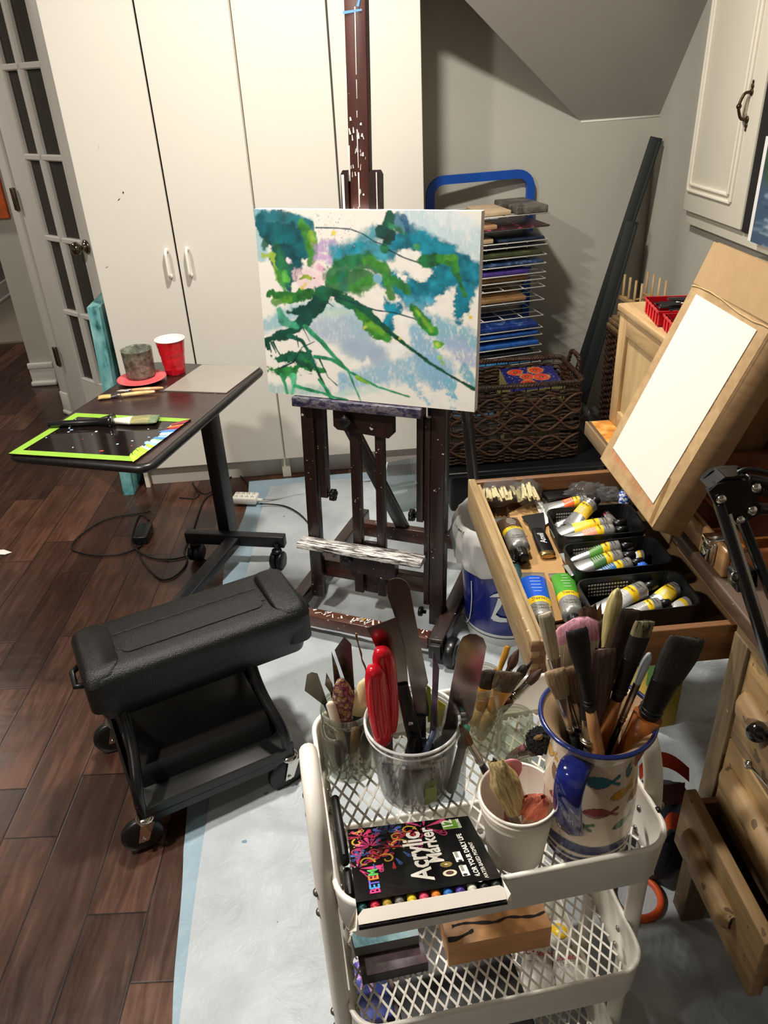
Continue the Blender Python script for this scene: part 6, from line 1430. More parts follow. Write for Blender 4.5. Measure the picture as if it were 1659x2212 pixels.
obj('cable', MB().tube(smooth_path([J(1592, 1022), J(1612, 1014), J(1640, 1016), J(1690, 1030)], 6), .0035, 8), lampm, t)
kq = Px(1640, 1575, .598); KMx = frame(kq, V((-.55, -.5, .15)))
mb = MB().lathe([(.001, -.002), (.013, -.002), (.0145, .001), (.0145, .016), (.0135, .019), (.0001, .0195)], 26, KMx)
obj('clamp_knob', mb, mat('knob_black', '0b0b0d', .15, clear=.4), t)
obj('clamp_bracket', MB().box((.600, kq.y - .06, .70), (.614, kq.y - .02, .80), None, 0, .003).box((.600, kq.y - .06, .786), (.67, kq.y - .02, .80), None, 0, .003), lampm, t)
obj('clamp_bracket', MB().tube([kq + V((.004, .0, -.002)), kq + V((.012, -.035, .01))], .006, 10), lampm, t)
rq = Px(1618, 1652, .596); mb = MB().sphere(rq, .0075); mb.tube([rq, rq + V((.004, -.10, .02))], .0022, 8); obj('clamp_rod', mb, chrome, t, label='chrome clamp screw bar with ball end')
# ---------------------------------------------------------------- picture of water at the right edge
pl_ = Px(1622, 520, 1.36); nx, ny = 80, 60; U, Vv = np.meshgrid(np.linspace(0, 1, nx + 1), np.linspace(1, 0, ny + 1)); p = Paint(U * 100, Vv * 100, '3d5269'); S = p.stroke
S([(0, 10), (100, 20)], 30, '1f3a2a', 1, 8, 6, 20, tex=.3); S([(20, 20), (80, 10)], 18, '3a5a3a', .8, 8, 6, 14, tex=.5)
for k in range(70): x, y = rnd.uniform(0, 100), rnd.uniform(45, 100); S([(x, y), (x + rnd.uniform(8, 26), y + rnd.uniform(-2, 2))], rnd.uniform(.5, 1.8), rnd.choice(['6d8498', '26384e', '9fb0be', '4c647c']), .7, .8, 1.2, 8)
S([(22, 80), (34, 78)], 3, 'b88a70', .9, 2, 2, 8)
ya, yb, za, zb = pl_.y, pl_.y - .45, pl_.z - .002, pl_.z + .30
t = thing('canvas_painting', 'painting of rippled blue water and trees on the sill at the right edge', 'painting', (1.37, (ya + yb) / 2, za))
mb = MB().grid(lambda u, v: V((1.358, ya + (yb - ya) * u, za + (zb - za) * v)), nx, ny, 0, False)
obj('painted_face', mb, vcol('water_paint', .5), t, cols=p.rgba()[:, :].reshape(ny + 1, nx + 1, 4)[::1].reshape(-1, 4))
obj('canvas_edge', MB().box((1.3585, yb, za), (1.385, ya + .02, zb)), mat('canvas_white_edge', 'e6e4e2'), t)
# ---------------------------------------------------------------- bucket with bag
c = V((.476, 1.918, .009)); t = thing('bucket', 'dark blue plastic bucket with a white emblem under the open drawer', 'bucket', c)
R0, R1, HB = .124, .143, .37
def rb(z): return R0 + (R1 - R0) * z / HB
bl = NT('blue_bucket_print'); bl.set(Roughness=.25, Coat_Weight=.3); tc = bl.n('ShaderNodeTexCoord'); sp = bl.n('ShaderNodeSeparateXYZ'); bl.l(tc, sp, 3); z_ = sp.outputs[2]
rmp = bl.ramp([(0, 'd4d4d2'), (.085, '14163a'), (.095, 'd4d4d2'), (.125, '15216e')]); rmp.color_ramp.interpolation = 'CONSTANT'
bl.t.links.new(bl.math('DIVIDE', z_, HB), rmp.inputs[0]); bl.l(rmp, bl.b, 0, 0)
obj('bucket_body', MB().lathe([(.0001, 0), (R0 - .004, 0), (R0, .004)] + [(rb(z), z) for z in (.1, .2, .3, .36)] + [(R1 + .005, .362), (R1 + .005, .37), (R1 - .004, .37), (R0 - .004, .01)], 56, Matrix.Translation(c)), bl.m, t)
em = mat('emblem_white', 'cfd2d6', .35, var=.02)
def on_b(px, py):
    """point of the bucket wall seen at a pixel"""
    r_ = ray(px, py); o = CAM; best = None
    for i in range(60):
        z = HB * i / 59; P_ = None
    a = r_.x ** 2 + r_.y ** 2; ox, oy = o.x - c.x, o.y - c.y; R = rb(.2)
    for _ in range(3):
        b = ox * r_.x + oy * r_.y; cc = ox * ox + oy * oy - (R + .0045) ** 2; D_ = max(0, b * b - a * cc); tt = (-b - math.sqrt(D_)) / a; P_ = o + r_ * tt; R = rb(P_.z - c.z)
    return P_
def decal(polys, m, parent, name='emblem', lab=None):
    mb = MB()
    for pl in polys:
        P_ = [on_b(*q) for q in pl]; mb.add(P_, [tuple(range(len(P_)))])
    return obj(name, mb, m, parent, label=lab)
def arcs(pts, w):
    out = []
    for (x0, y0), (x1, y1) in zip(pts, pts[1:]):
        L = math.hypot(x1 - x0, y1 - y0) + 1e-6; nx_, ny_ = -(y1 - y0) / L * w, (x1 - x0) / L * w
        out.append([(x0 - nx_, y0 - ny_), (x1 - nx_, y1 - ny_), (x1 + nx_, y1 + ny_), (x0 + nx_, y0 + ny_)])
    return out
decal([[(1057, 1290), (1066, 1284), (1078, 1281), (1092, 1286), (1092, 1296), (1080, 1290)], [(1076, 1292), (1088, 1296), (1082, 1310), (1074, 1322), (1068, 1332), (1060, 1338), (1064, 1326), (1071, 1308)], [(1060, 1334), (1068, 1326), (1080, 1334), (1094, 1336), (1096, 1344), (1080, 1344), (1066, 1341)]], em, t, 'emblem', 'white swooping emblem on the blue wall')
decal(arcs([(1018, 1255), (1019, 1290), (1017, 1320), (1014, 1336), (1008, 1344), (1001, 1340), (999, 1330)], .9), em, t, 'emblem', 'thin white curved line')
# white bag turned over the bucket rim
bagm = NT('bin_bag_white'); bagm.set(Base_Color=lin('b3b2ae'), Roughness=.38); tsl = None
def bag(u, v):
    a = u * 2 * math.pi; n1 = noise.noise(V((math.cos(a) * 2.2, math.sin(a) * 2.2, v * 2.2))); n2 = noise.noise(V((math.cos(a) * 7, math.sin(a) * 7, v * 5 + 3)))
    n3 = abs(noise.noise(V((math.cos(a) * 4, math.sin(a) * 4, v * 3 + 8))))
    if v < .38: k = v / .38; r = R1 + .006 + (.026 + .018 * n1 - .028 * n3) * (.35 + .65 * math.sin(k * 2.4 + .3)) + .010 * n2; z = .275 + .05 * n1 * (1 - k) + (.113 - .02 * n1) * k
    elif v < .5: k = (v - .38) / .12; r = R1 + .006 + .012 * (1 - k) - .014 * k + .003 * n2; z = .388 + .012 * math.sin(k * math.pi) + .008 * n1
    else: k = (v - .5) / .5; r = (R1 - .008) * (1 - k * .25) - .012 * n3 * k + .004 * n2; z = .385 - .34 * k
    return c + V((r * math.cos(a), r * math.sin(a), z))
mb = MB().grid(bag, 110, 50)
solo('bin_bag', mb, bagm.m, 'crumpled white bin bag folded over the rim of the blue bucket', 'bag', loc=c + V((0, 0, .2)))
# ---------------------------------------------------------------- things under the desk
c = Pz(1432, 1572, .008); ybx = mat('yellow_carton', 'b8982c', .6, var=.1); M = rz(12, c)
t = thing('carton', 'small yellow and green carton marked 40 under the open drawer', 'carton', M=M)
obj('carton_body', MB().box((-.035, -.002, 0), (.035, .12, .20), M, 0, .002), ybx, t)
obj('green_panel', MB().box((-.0358, -.0022, .12), (-.008, .05, .2005), M), mat('carton_green', '4f7a2c', .6), t)
o = M @ V((.012, -.0035, .165)); ux = M.to_3x3() @ V((1, 0, 0)); text('40', .032, Matrix(((0, -ux.x, 0, o.x), (0, -ux.y, 0, o.y), (0, 0, 0, o.z), (0, 0, 0, 1))) if False else Matrix(((0, -ux.x, -0, o.x), (0, -ux.y, -1, o.y), (1, 0, 0, o.z), (0, 0, 0, 1))), ink, t)
text('%', .02, Matrix(((0, -ux.x, 0, o.x), (0, -ux.y, -1, o.y), (1, 0, 0, o.z + .028), (0, 0, 0, 1))), ink, t) if False else None
orm = mat('orange_webbing', 'c8451c', .75, var=.12, vs=120, bump=.4, bs=600)
c = V((.60, 1.04, .009)); t = thing('tote_bag', 'dark folded tote bag with an orange webbing strap under the desk', 'bag', c)
bm = bmesh.new(); bmesh.ops.create_icosphere(bm, subdivisions=4, radius=1.0)
for v in bm.verts:
    d_ = v.co.copy(); kk = 1 + .22 * noise.noise(d_ * 2.2); v.co = V((d_.x * .085, d_.y * .08, max(-.1, d_.z * .115))) * kk
obj('bag_body', MB().bm(bm, Matrix.Translation(c + V((.005, .0, .115))), 0, True), mat('tote_dark', '1a1c28', .8, var=.3, vs=20), t)
def strap(P, w, m, nm='strap', lab=None):
    P = smooth_path(P, 6); mb = MB(); vs = []; fs = []
    for i, q in enumerate(P): vs += [q + V((0, 0, -w / 2)), q + V((-.004, .004, w / 2))]
    for i in range(len(P) - 1): fs.append((2 * i, 2 * i + 2, 2 * i + 3, 2 * i + 1))
    mb.add(vs, fs, 0, True); return obj(nm, mb, m, t, label=lab)
strap([Py(1384, 1672, .99), Py(1405, 1652, .985), Py(1432, 1642, .98), Py(1462, 1652, .985), Py(1492, 1676, 1.0)], .036, orm, 'strap', 'bright orange webbing strap')
strap([Py(1432, 1800, .97), Py(1450, 1775, .96), Py(1475, 1780, .965)], .045, orm, 'strap', 'bright orange webbing strap')
obj('bag_label', MB().add([Py(1400, 1700, .93), Py(1480, 1690, .93), Py(1478, 1735, .925), Py(1402, 1745, .925)], [(0, 1, 2, 3)]), mat('maroon_label', '3d1414', .6, var=.2), t)
c = Py(1482, 1760, 1.02); c.z = .012
solo('plastic_bowl', MB().lathe([(.0001, 0), (.03, 0), (.034, .004), (.05, .085), (.053, .088), (.049, .088), (.033, .01), (.0001, .008)], 30, Matrix.Translation(V((.70, 1.02, .012)))), mat('teal_bowl', '1a4148', .35), 'dark teal plastic bowl beside the tote bag under the desk', 'bowl', loc=V((.70, 1.02, .012)))
mb = MB().lathe([(.05, 0), (.058, .004), (.058, .012), (.05, .016), (.044, .012), (.044, .004), (.05, 0)], 30, Matrix.Translation(Pz(1372, 1940, .01)), cap0=False)
solo('orange_ring', mb, mat('orange_plastic', 'd4582a', .4), 'orange plastic ring on the drop cloth behind the trolley', 'ring', loc=Pz(1372, 1940, .01))
# ================================================================ white trolley
tro = Pz(735, 1965, .70); tro.z = 0
CA = math.radians(5.5); CM = rz(5.5, tro)
cw, cdp = .420, .325
def T(x, y, z): return CM @ V((x, y, z))
cream_m = mat('trolley_white', 'e9e4d9', .38, var=.02, vs=6)
t = thing('utility_trolley', 'white three tier metal trolley crowded with brushes and jars in the foreground', 'trolley', M=CM @ Matrix.Translation((cw / 2, cdp / 2, 0)))
TROLLEY = t
def tray(zr, h):
    zf = zr - h; mb = MB(); secs = []
    R = .04
    for z, inset in ((zf, .004), (zf + .004, .0), (zr - .004, -.004), (zr, -.005), (zr + .003, -.003), (zr + .003, .001), (zr - .002, .002), (zf + .004, .0025), (zf + .001, .012)):
        secs.append([(x, y, z) for x, y in rrect(cw - 2 * inset, cdp - 2 * inset, R - inset * .5, 7, cw / 2, cdp / 2)])
    k = len(secs[0]); fs = []
    for i in range(len(secs) - 1):
        for j in range(k): fs.append((i * k + j, i * k + (j + 1) % k, (i + 1) * k + (j + 1) % k, (i + 1) * k + j))
    for j in range(k): fs.append(((len(secs) - 1) * k + j, (len(secs) - 1) * k + (j + 1) % k, (j + 1) % k, j))
    mb.add([v for s in secs for v in s], fs, 0, True, CM)
    tr = obj('tray', mb, cream_m, t)
    sl, sw = .031, .018; x0, x1, y0, y1 = .009, cw - .009, .009, cdp - .009; mb = MB()
    for sg in (1, -1):
        n = int((x1 - x0 + (y1 - y0) * sw / sl) / sw) + 2
        for i in range(-n, n + 1):
            # line x = xa + sg * (y - y0) * sw/sl
            xa = x0 + i * sw; pts = []
            ya, yb = y0, y1; k_ = sg * sw / sl
            def yx(x): return y0 + (x - xa) / k_
            lo, hi = sorted((yx(x0), yx(x1))); ya, yb = max(ya, lo), min(yb, hi)
            if yb - ya < .003: continue
            mb.bar(T(xa + k_ * (ya - y0), ya, zf + .0025 + .0004 * sg), T(xa + k_ * (yb - y0), yb, zf + .0025 + .0004 * sg), .0014, .0032, (0, 0, 1))
    obj('mesh_floor', mb, cream_m, tr); return tr
tray(.70, .072); tray(.43, .072); tray(.165, .072)
for x in (-.014, cw + .013):
    ya, yb = (.045, .195) if x < 0 else (.075, .20); P = [(x, ya, .03), (x, ya, .4), (x, ya, .62), (x, ya + .006, .70), (x, ya + .025, .752), (x, ya + .06, .78), (x, yb - .045, .785), (x, yb - .012, .765), (x, yb, .72), (x, yb, .4), (x, yb, .03)]
    fr = obj('end_frame', MB().tube(smooth_path([T(*q) for q in P], 6), .0125, 14), cream_m, t)
    sg = -1 if x < 0 else 1
    for zz in (.675, .635, .405, .365):
        for y in (ya, yb):
            obj('bolt', MB().lathe([(.0055, 0), (.0055, .002), (.003, .0045), (.0001, .005)], 12, frame(T(x + sg * .011, y, zz), CM.to_3x3() @ V((sg, 0, 0)))), mat('bolt_steel', '9a9690', .3, .9), fr)
            obj('bolt', MB().lathe([(.005, 0), (.005, .002), (.0001, .004)], 12, frame(T(x - sg * .019, y, zz), CM.to_3x3() @ V((-sg, 0, 0)))), mat('bolt_steel', '9a9690', .3, .9), fr)
    for y in (ya, yb):
        M = CM @ frame((x - .008, y, .024), (1, 0, 0)); obj('caster', MB().lathe([(.001, 0), (.022, 0), (.0235, .003), (.0235, .013), (.022, .016), (.001, .016)], 20, M), blackp, fr)
ZF = .70 - .072 + .0042
# ---------------------------------------------------------------- pitcher
pc = T(.342, .086, ZF)
def prad(z):
    P = [(0, .054), (.01, .058), (.06, .0605), (.11, .0595), (.145, .056), (.17, .053), (.19, .054), (.203, .060), (.216, .068), (.221, .0705)]
    for (a, ra), (b, rb_) in zip(P, P[1:]):
        if z <= b: k = (z - a) / (b - a); k = k * k * (3 - 2 * k) if False else k; return ra + (rb_ - ra) * k
    return P[-1][1]
nu, nv = 300, 150; hP = .219; U, Vv = np.meshgrid(np.linspace(0, 1, nu + 1), np.linspace(0, 1, nv + 1))
RR = .059; ang0 = math.degrees(math.atan2(-pc.y, -pc.x))         # azimuth that faces the viewer
p = Paint((U - .5) * 2 * math.pi * RR * 1000, Vv * hP * 1000, 'd6c5ae'); S = p.stroke      # x: mm along the girth, y: mm of height
n1 = vnoise(p.X, p.Y, 30, 4, 3); p.c = p.c * (1 + .06 * n1[..., None])
W2 = 2 * math.pi * RR * 1000 / 2
xs = np.linspace(-W2, W2, 60)
wave = lambda x, h, a, ph: h + a * math.sin(x / 19 + ph)
S([(x, wave(x, 8, 2, 0)) for x in xs], 12, '1f2450', 1, .6, .8); S([(x, 42 + .6 * math.sin(x / 9)) for x in xs], 9, '252a58', 1, .8, .8)
S([(x, wave(x, 31, 2.4, 0)) for x in xs], 1.8, 'd0c0aa', 1, .3, .6); S([(x, wave(x, 25.5, 2.8, .3)) for x in xs], 3.0, '23284f', 1, .3, .6); S([(x, wave(x, 20.5, 2.8, .3)) for x in xs], 1.5, 'd0c0aa', 1, .3, .6)
def fish(x, y, L, ang, col, d=1):
    y += 13; L *= 1.08; a = math.radians(ang); c_, s_ = math.cos(a), math.sin(a)
    def P(u, v): u *= d; return (x + (u * c_ - v * s_) * L, y + (u * s_ + v * c_) * L)
    body = [P(-.5 + .8 * i / 12, 0) for i in range(13)]; rad = [max(.02, .19 * math.sin(math.pi * min(1, (i + .35) / 12.2)) ** .8) * L for i in range(13)]
    tail = [P(.28, 0), P(.36, .0), P(.5, 0)]
    for extra, c2 in ((.9, '1d2630'), (0, col)):
        S(body, [r + extra for r in rad], c2, 1, .25, .35)
        for sg in (1, -1): S([P(.27, 0), P(.52, sg * .13)], [1.0 + extra, 2.2 + extra * .6], c2, 1, .2, .35)
    S([P(-.40, .05), P(-.3, .12)], .9, 'e8ddc8' if False else col, .5, .2, .5); S([P(-.42, .02)], .9, '1d2630', 1, 0, .3); S([P(-.1, -.06), P(.15, -.04)], 1.2, '2a4a58', .35, .6, .8)
teal, ylw, rd, grn = '2f7482', 'c9922c', '93494a', '3f6d46'
fish(-7, 148, 42, 0, teal); fish(24, 126, 32, 14, ylw); fish(-5, 99, 38, 0, rd); fish(28, 74, 28, 22, grn); fish(-35, 78, 38, -14, grn); fish(38, 164, 34, 70, '2a6a80'); fish(45, 112, 26, 40, '9a6a60')
fish(-53, 162, 28, -80, teal); fish(-72, 128, 30, -60, '8a6a50'); fish(-60, 100, 30, 10, rd); fish(-95, 150, 34, 20, ylw); fish(90, 150, 36, -10, teal); fish(85, 100, 36, 15, grn); fish(120, 130, 36, 5, rd); fish(-120, 110, 36, -8, teal); fish(150, 155, 34, 0, grn); fish(-150, 150, 34, 0, ylw)
t = thing('ceramic_pitcher', 'ceramic pitcher painted with colourful fish holding brushes on the trolley', 'pitcher', pc)
def pp_(u, v):
    z = hP * v; a = math.radians(ang0 + 23) + (u - .5) * 2 * math.pi; r = prad(z); return pc + V((r * math.cos(a), r * math.sin(a), z))
obj('pitcher_body', MB().grid(pp_, nu, nv), vcol('glazed_pitcher', .18, 0, clear=.4), t, cols=p.rgba())
obj('inner_wall', MB().lathe([(.0001, .006), (.048, .008), (.052, .06), (.050, .11), (.044, .14), (.040, .165), (.0405, .178), (.046, .196), (.058, .213), (.068, .2215)], 60, Matrix.Translation(pc), cap0=False), mat('pitcher_inside', 'c9ab86', .25, var=.08, vs=14, clear=.3), t)
obj('rim', MB().tube([pc + V((.069 * math.cos(a), .069 * math.sin(a), .2205)) for a in [2 * math.pi * i / 60 for i in range(60)]], .0031, 10, closed=True), mat('cobalt_glaze', '1d2a66', .15, var=.15, vs=60, clear=.5), t)
obj('foot', MB().lathe([(.0001, 0), (.050, 0), (.0535, .002)], 48, Matrix.Translation(pc)), mat('pitcher_foot', 'c4a988', .5), t)
ha = math.radians(ang0 - 15); hd = V((math.cos(ha), math.sin(ha), 0))
hpts = smooth_path([pc + hd * r + V((0, 0, z)) for r, z in ((.053, .19), (.068, .196), (.082, .186), (.086, .16), (.080, .13), (.069, .095), (.0585, .070))], 8)
mb = MB(); side = hd.cross(V((0, 0, 1))); k = 12; vs = []; fs = []
for i, q in enumerate(hpts):
    tg = (hpts[min(i + 1, len(hpts) - 1)] - hpts[max(i - 1, 0)]).normalized(); nrm_ = side.cross(tg); w_ = .0185 if i < len(hpts) - 4 else .0185 - .003 * (i - len(hpts) + 4)
    for j in range(k): a = 2 * math.pi * j / k; vs.append(q + side * w_ * math.cos(a) + nrm_ * .0068 * math.sin(a))
for i in range(len(hpts) - 1):
    for j in range(k): fs.append((i * k + j, i * k + (j + 1) % k, (i + 1) * k + (j + 1) % k, (i + 1) * k + j))
fs += [tuple(reversed(range(k))), tuple((len(hpts) - 1) * k + j for j in range(k))]
mb.add(vs, fs, 0, True); obj('handle', mb, mat('cobalt_handle_glaze', '17236b', .12, var=.5, vs=50, clear=.6), t, label='glossy cobalt blue handle')
G = 'brushes standing in the fish pitcher'
blk = ('0b0a0a', '1d1a18'); brn = ('2c1c12', '5a3c26'); tan_ = ('8f7656', 'b89c78'); hog = ('a9995c', 'd2c68c'); pale = ('a59a80', 'cfc4a8')
def inp(dx, dy, z=.045): return pc + V((dx, dy, z))
def pb(lab, tip, y, base, **k): brush(lab, base, Py(tip[0], tip[1], pc.y + y), group=G, **k)
hv = V((1, 0, 0))
pb('pale hog bristle flat brush at the left of the pitcher', (1177, 1326), .015, inp(.0, .01), wdir=hv, hl=.58, hr=.0042, fl=.22, fw=.0075, ft=.004, bw=.0085, bt=.004, hair=pale, handle='3a4a40')
pb('large fan mop brush with pink tipped cream hair in the pitcher', (1256, 1336), .035, inp(-.006, .024), wdir=hv, hl=.42, hr=.006, fl=.12, fw=.016, ft=.006, bw=.043, bt=.010, hair=('b9a888', 'd8ccb0'), tipm=('b8788a', 'd39aa8', .80), shape='dome', handle='4a3a30')
pb('black flat brush with a pale wooden handle at the front of the pitcher', (1245, 1360), -.035, inp(.022, -.040, .05), wdir=V((1, 0, -.1)), hl=.66, hr=.0075, fl=.17, fw=.009, ft=.006, bw=.0125, bt=.005, hair=blk, handle='b07f50', ferrule='151412', hrough=.5)
pb('tan flat brush leaning over the left pitcher rim', (1198, 1447), -.022, inp(.01, -.015), wdir=V((1, 0, -.15)), hl=.62, hr=.005, fl=.23, fw=.009, ft=.005, bw=.0125, bt=.006, hair=tan_, handle='1f2a26')
pb('brown flat brush beside the tan one in the pitcher', (1234, 1440), -.015, inp(.012, -.012), wdir=V((1, 0, -.12)), hl=.62, hr=.0052, fl=.18, fw=.010, ft=.005, bw=.0135, bt=.006, hair=('5a4430', '86694c'), handle='24211e')
pb('wide taupe brown flat brush behind the black one in the pitcher', (1300, 1402), -.004, inp(-.004, -.006), wdir=V((1, 0, .25)), hl=.42, hr=.0055, fl=.16, fw=.014, ft=.005, bw=.0185, bt=.006, hair=('3c2a22', '614a40'), handle='2b221c')
pb('yellowed round hog brush rising above the pitcher', (1334, 1273), .03, inp(-.014, .02), wdir=hv, hl=.56, hr=.0045, fl=.20, fw=.0068, ft=.006, bw=.0098, bt=.008, hair=hog, shape='dome', handle='5a4a38')
pb('ragged brown flat brush at the back of the pitcher', (1275, 1312), .042, inp(.012, .022), wdir=hv, hl=.55, hr=.0045, fl=.16, fw=.011, ft=.004, bw=.0135, bt=.005, hair=brn, splay=.25, handle='40281a')
pb('small dark brown brush behind the pink mop in the pitcher', (1306, 1345), .03, inp(-.01, .02), wdir=hv, hl=.6, hr=.004, fl=.15, fw=.006, ft=.004, bw=.0075, bt=.004, hair=('1e130c', '46301e'), splay=.2, handle='5a3520')
pb('tall dark brown flat brush right of centre in the pitcher', (1361, 1318), .014, inp(-.022, .008), wdir=V((1, 0, -.2)), hl=.5, hr=.005, fl=.2, fw=.011, ft=.004, bw=.0130, bt=.005, hair=('1a110c', '3c281b'), handle='3a2418', ferrule='1b1714')
pb('black brush with a cream streak and orange wood handle in the pitcher', (1394, 1342), -.004, inp(-.022, -.012), wdir=V((1, 0, -.3)), hl=.66, hr=.0085, fl=.18, fw=.011, ft=.008, bw=.0125, bt=.006, hair=blk, handle='9a5f34', ferrule='100f0e', tipm=('0f0d0c', '8f8460', .7))
pb('very wide black flat brush leaning out to the right of the pitcher', (1487, 1378), -.012, inp(-.004, -.030, .05), wdir=V((.62, 0, -.78)), hl=.62, hr=.013, fl=.18, fw=.0195, ft=.010, bw=.0245, bt=.008, hair=('0c0b0b', '2b2622'), handle='a05a28', ferrule='0d0d0d', hprof=[(0, .6), (.3, .9), (.6, 1.1), (.85, 1.25), (1, 1.4)])
pb('small silver ferruled brush with a white tip in the pitcher', (1404, 1411), -.006, inp(-.01, -.01), wdir=hv, hl=.6, hr=.0045, fl=.24, fw=.0045, ft=.0045, bw=.0055, bt=.005, hair=('a8b4c0', 'd4dce0'), shape='dome', handle='1a1a1a')
pb('thick grey handled brush low at the front of the pitcher', (1262, 1478), -.03, inp(.002, -.034, .06), wdir=hv, hl=.62, hr=.010, fl=.16, fw=.007, ft=.005, bw=.0075, bt=.004, hair=blk, handle='3c403c', hprof=[(0, .8), (.2, 1), (.7, 1.05), (.9, .8), (1, .55)])
# ---------------------------------------------------------------- paper cups
cc = T(.243, .080, ZF)
def cup(z0, lab, s=1.0):
    c = cc + V((0, 0, z0)); t = thing('paper_cup', lab, 'cup', c); h = .104; s *= 1.1
    obj('cup_body', MB().lathe([(.0001, .003), (.0315 * s, .003), (.0325 * s, 0), (.0335 * s, .002), (.0418 * s, h * .80), (.0428 * s, h * .81), (.0424 * s, h * .825), (.0432 * s, h * .90), (.0440 * s, h * .91), (.0436 * s, h * .925), (.0445 * s, h - .004), (.0455 * s, h), (.0440 * s, h + .001), (.0432 * s, h - .003), (.0325 * s, .006), (.0001, .006)], 48, Matrix.Translation(c)), mat('paper_cup_white', 'dcd2c4', .55, var=.01), t)
    obj('rolled_rim', MB().tube([c + V((.0448 * s * math.cos(a), .0448 * s * math.sin(a), h)) for a in [2 * math.pi * i / 48 for i in range(48)]], .0020, 8, closed=True), mat('paper_rim', 'e8e0d4', .45), t)
cup(0, 'outer white paper cup of the nested pair on the trolley'); cup(.0075, 'inner white paper cup holding two stiff brushes and a pink spoon')
G2 = 'tools standing in the paper cups'
brush('stout cream bristle brush with a silver ferrule in the paper cup', cc + V((.014, -.012, .030)), Py(1073, 1646, cc.y + .004), V((1, 0, .3)), .08, .012, .34, .0135, .0125, .0195, .014, .010, '6b4a2c', None, ('8a7444', 'c0aa78'), 'flat', group=G2, splay=.3)
brush('splayed pink and orange stained brush in the paper cup', cc + V((-.014, .0, .018)), Py(1172, 1722, cc.y - .014), V((1, 0, 0)), .2, .009, .2, .010, .009, .0170, .013, .014, '9a6a40', None, ('8f5a48', 'b08a6c'), 'dome', group=G2, splay=.5, tipm=('9a3f30', 'bf6a48', .55))
Mx = Py(1104, 1640, cc.y + .02); b_ = cc + V((-.01, .012, .02)); M = frame(b_, Mx - b_, (1, 0, 0)); L = (Mx - b_).length
mb = MB().loft([(0, .004, .002), (L * .6, .005, .0022), (L * .72, .010, .0024), (L * .85, .0155, .0022), (L * .94, .0145, .002), (L * .985, .009, .0016), (L, .003, .001)], M, n=24)
solo('spatula_spoon', mb, mat('pink_plastic', 'dd8e97', .35, var=.03), 'pink plastic spoon with a rounded end in the paper cup', 'spoon', M=None, loc=b_, group=G2)
# ---------------------------------------------------------------- glass jars and their tools
jar_glass = glass('jar_glass', 'eef0e8', .04, .035)
def jar(c, r, h, lab, name='mason_jar', mat_=None, rings=3, rimr=.82):
    t = thing(name, lab, 'jar', c); pr = [(.0001, .003), (r * .8, .001), (r * .93, .004), (r, .014), (r, h * .68), (r * .96, h * .76), (r * rimr, h * .82)]
    for i in range(rings): z = h * (.85 + .045 * i); pr += [(r * rimr, z), (r * (rimr + .05), z + .0015), (r * rimr, z + .003)]
    pr += [(r * rimr, h - .002), (r * (rimr + .02), h), (r * (rimr - .05), h), (r * (rimr - .06), h * .82), (r * .9, h * .74), (r * .93, h * .6), (r * .93, .014), (r * .8, .007), (.0001, .006)]
    obj('jar_body', MB().lathe(pr, 40, Matrix.Translation(c)), mat_ or jar_glass, t); return t
jc = T(.049, .272, ZF)
t = jar(jc, .041, .125, 'clear mason jar of palette knives at the left back of the trolley', rimr=.9)
text('BALL', .016, frame(jc + V((-.012, -.0418, .055)), V((-.3, -1, 0)), V((1, -.3, 0))), jar_glass, t, name='embossing') if False else None
steel = mat('knife_steel', '9a968c', .16, 1.0, var=.12, vs=30)
steel_d = mat('dark_knife_steel', '5f5c55', .2, 1.0, var=.2, vs=40)
def blade(px, y, m, parent=None, th=.0012, name='blade', bend=0.0):
    P = [Py(a, b, y + bend * i) for i, (a, b) in enumerate(px)]; k = len(P); nv_ = V((0, th, 0))
    mb = MB().add(P + [q + nv_ for q in P], [tuple(range(k)), tuple(reversed(range(k, 2 * k)))] + [(i, (i + 1) % k, k + (i + 1) % k, k + i) for i in range(k)])
    return mb
G3 = 'palette knives in the mason jar'
def knife(lab, px, y, hp0, hp1, hm, m=steel, hr=.006, group=G3, name='palette_knife', extra=None, hw=1.0):
    a, b = Py(*hp0, y), hp1; t = thing(name, lab, 'knife', b, group=group)
    obj('blade', blade(px, y, m), m, t)
    M = frame(b, a - b, (1, 0, 0)); L = (a - b).length
    obj('handle', MB().loft([(0, hr * .75 * hw, hr * .75), (.01, hr * 1.1 * hw, hr), (L * .5, hr * 1.15 * hw, hr), (L * .85, hr * .9 * hw, hr * .8), (L, hr * .6 * hw, hr * .6)], M, n=14), hm, t)
    if extra: extra(t, M, L)
    return t
def jin(dx, dy, z=.02): return jc + V((dx, dy, z))
dblue = mat('navy_handle', '1b2a3c', .3); blackh = mat('black_handle', '131212', .3); woodh = mat('oiled_handle', '6a4526', .35, var=.2, vs=50)
fl_ = NT('floral_handle'); mp = fl_.coord((1, 1, 1)); nz = fl_.n('ShaderNodeTexVoronoi', i_Scale=150.0); fl_.l(mp, nz); rr = fl_.ramp([(.1, 'd8d0c4'), (.3, '6b2f6a'), (.45, 'b8902c'), (.6, '33203a'), (.9, 'a04a70')]); fl_.t.links.new(nz.outputs['Distance'], rr.inputs[0]); fl_.l(rr, fl_.b, 0, 0); fl_.set(Roughness=.3)
yk = jc.y
knife('palette knife with a short kite blade leaning left out of the mason jar', [(658, 1492), (663, 1458), (673, 1453), (686, 1456), (708, 1520), (700, 1524)], yk, (704, 1522), jin(.012, .0), dblue, steel_d)
knife('palette knife with a tiny pointed blade beside the kite blade in the mason jar', [(702, 1480), (705, 1454), (718, 1478), (724, 1500), (716, 1500)], yk + .006, (718, 1498), jin(.005, .008), blackh, steel_d, .005)
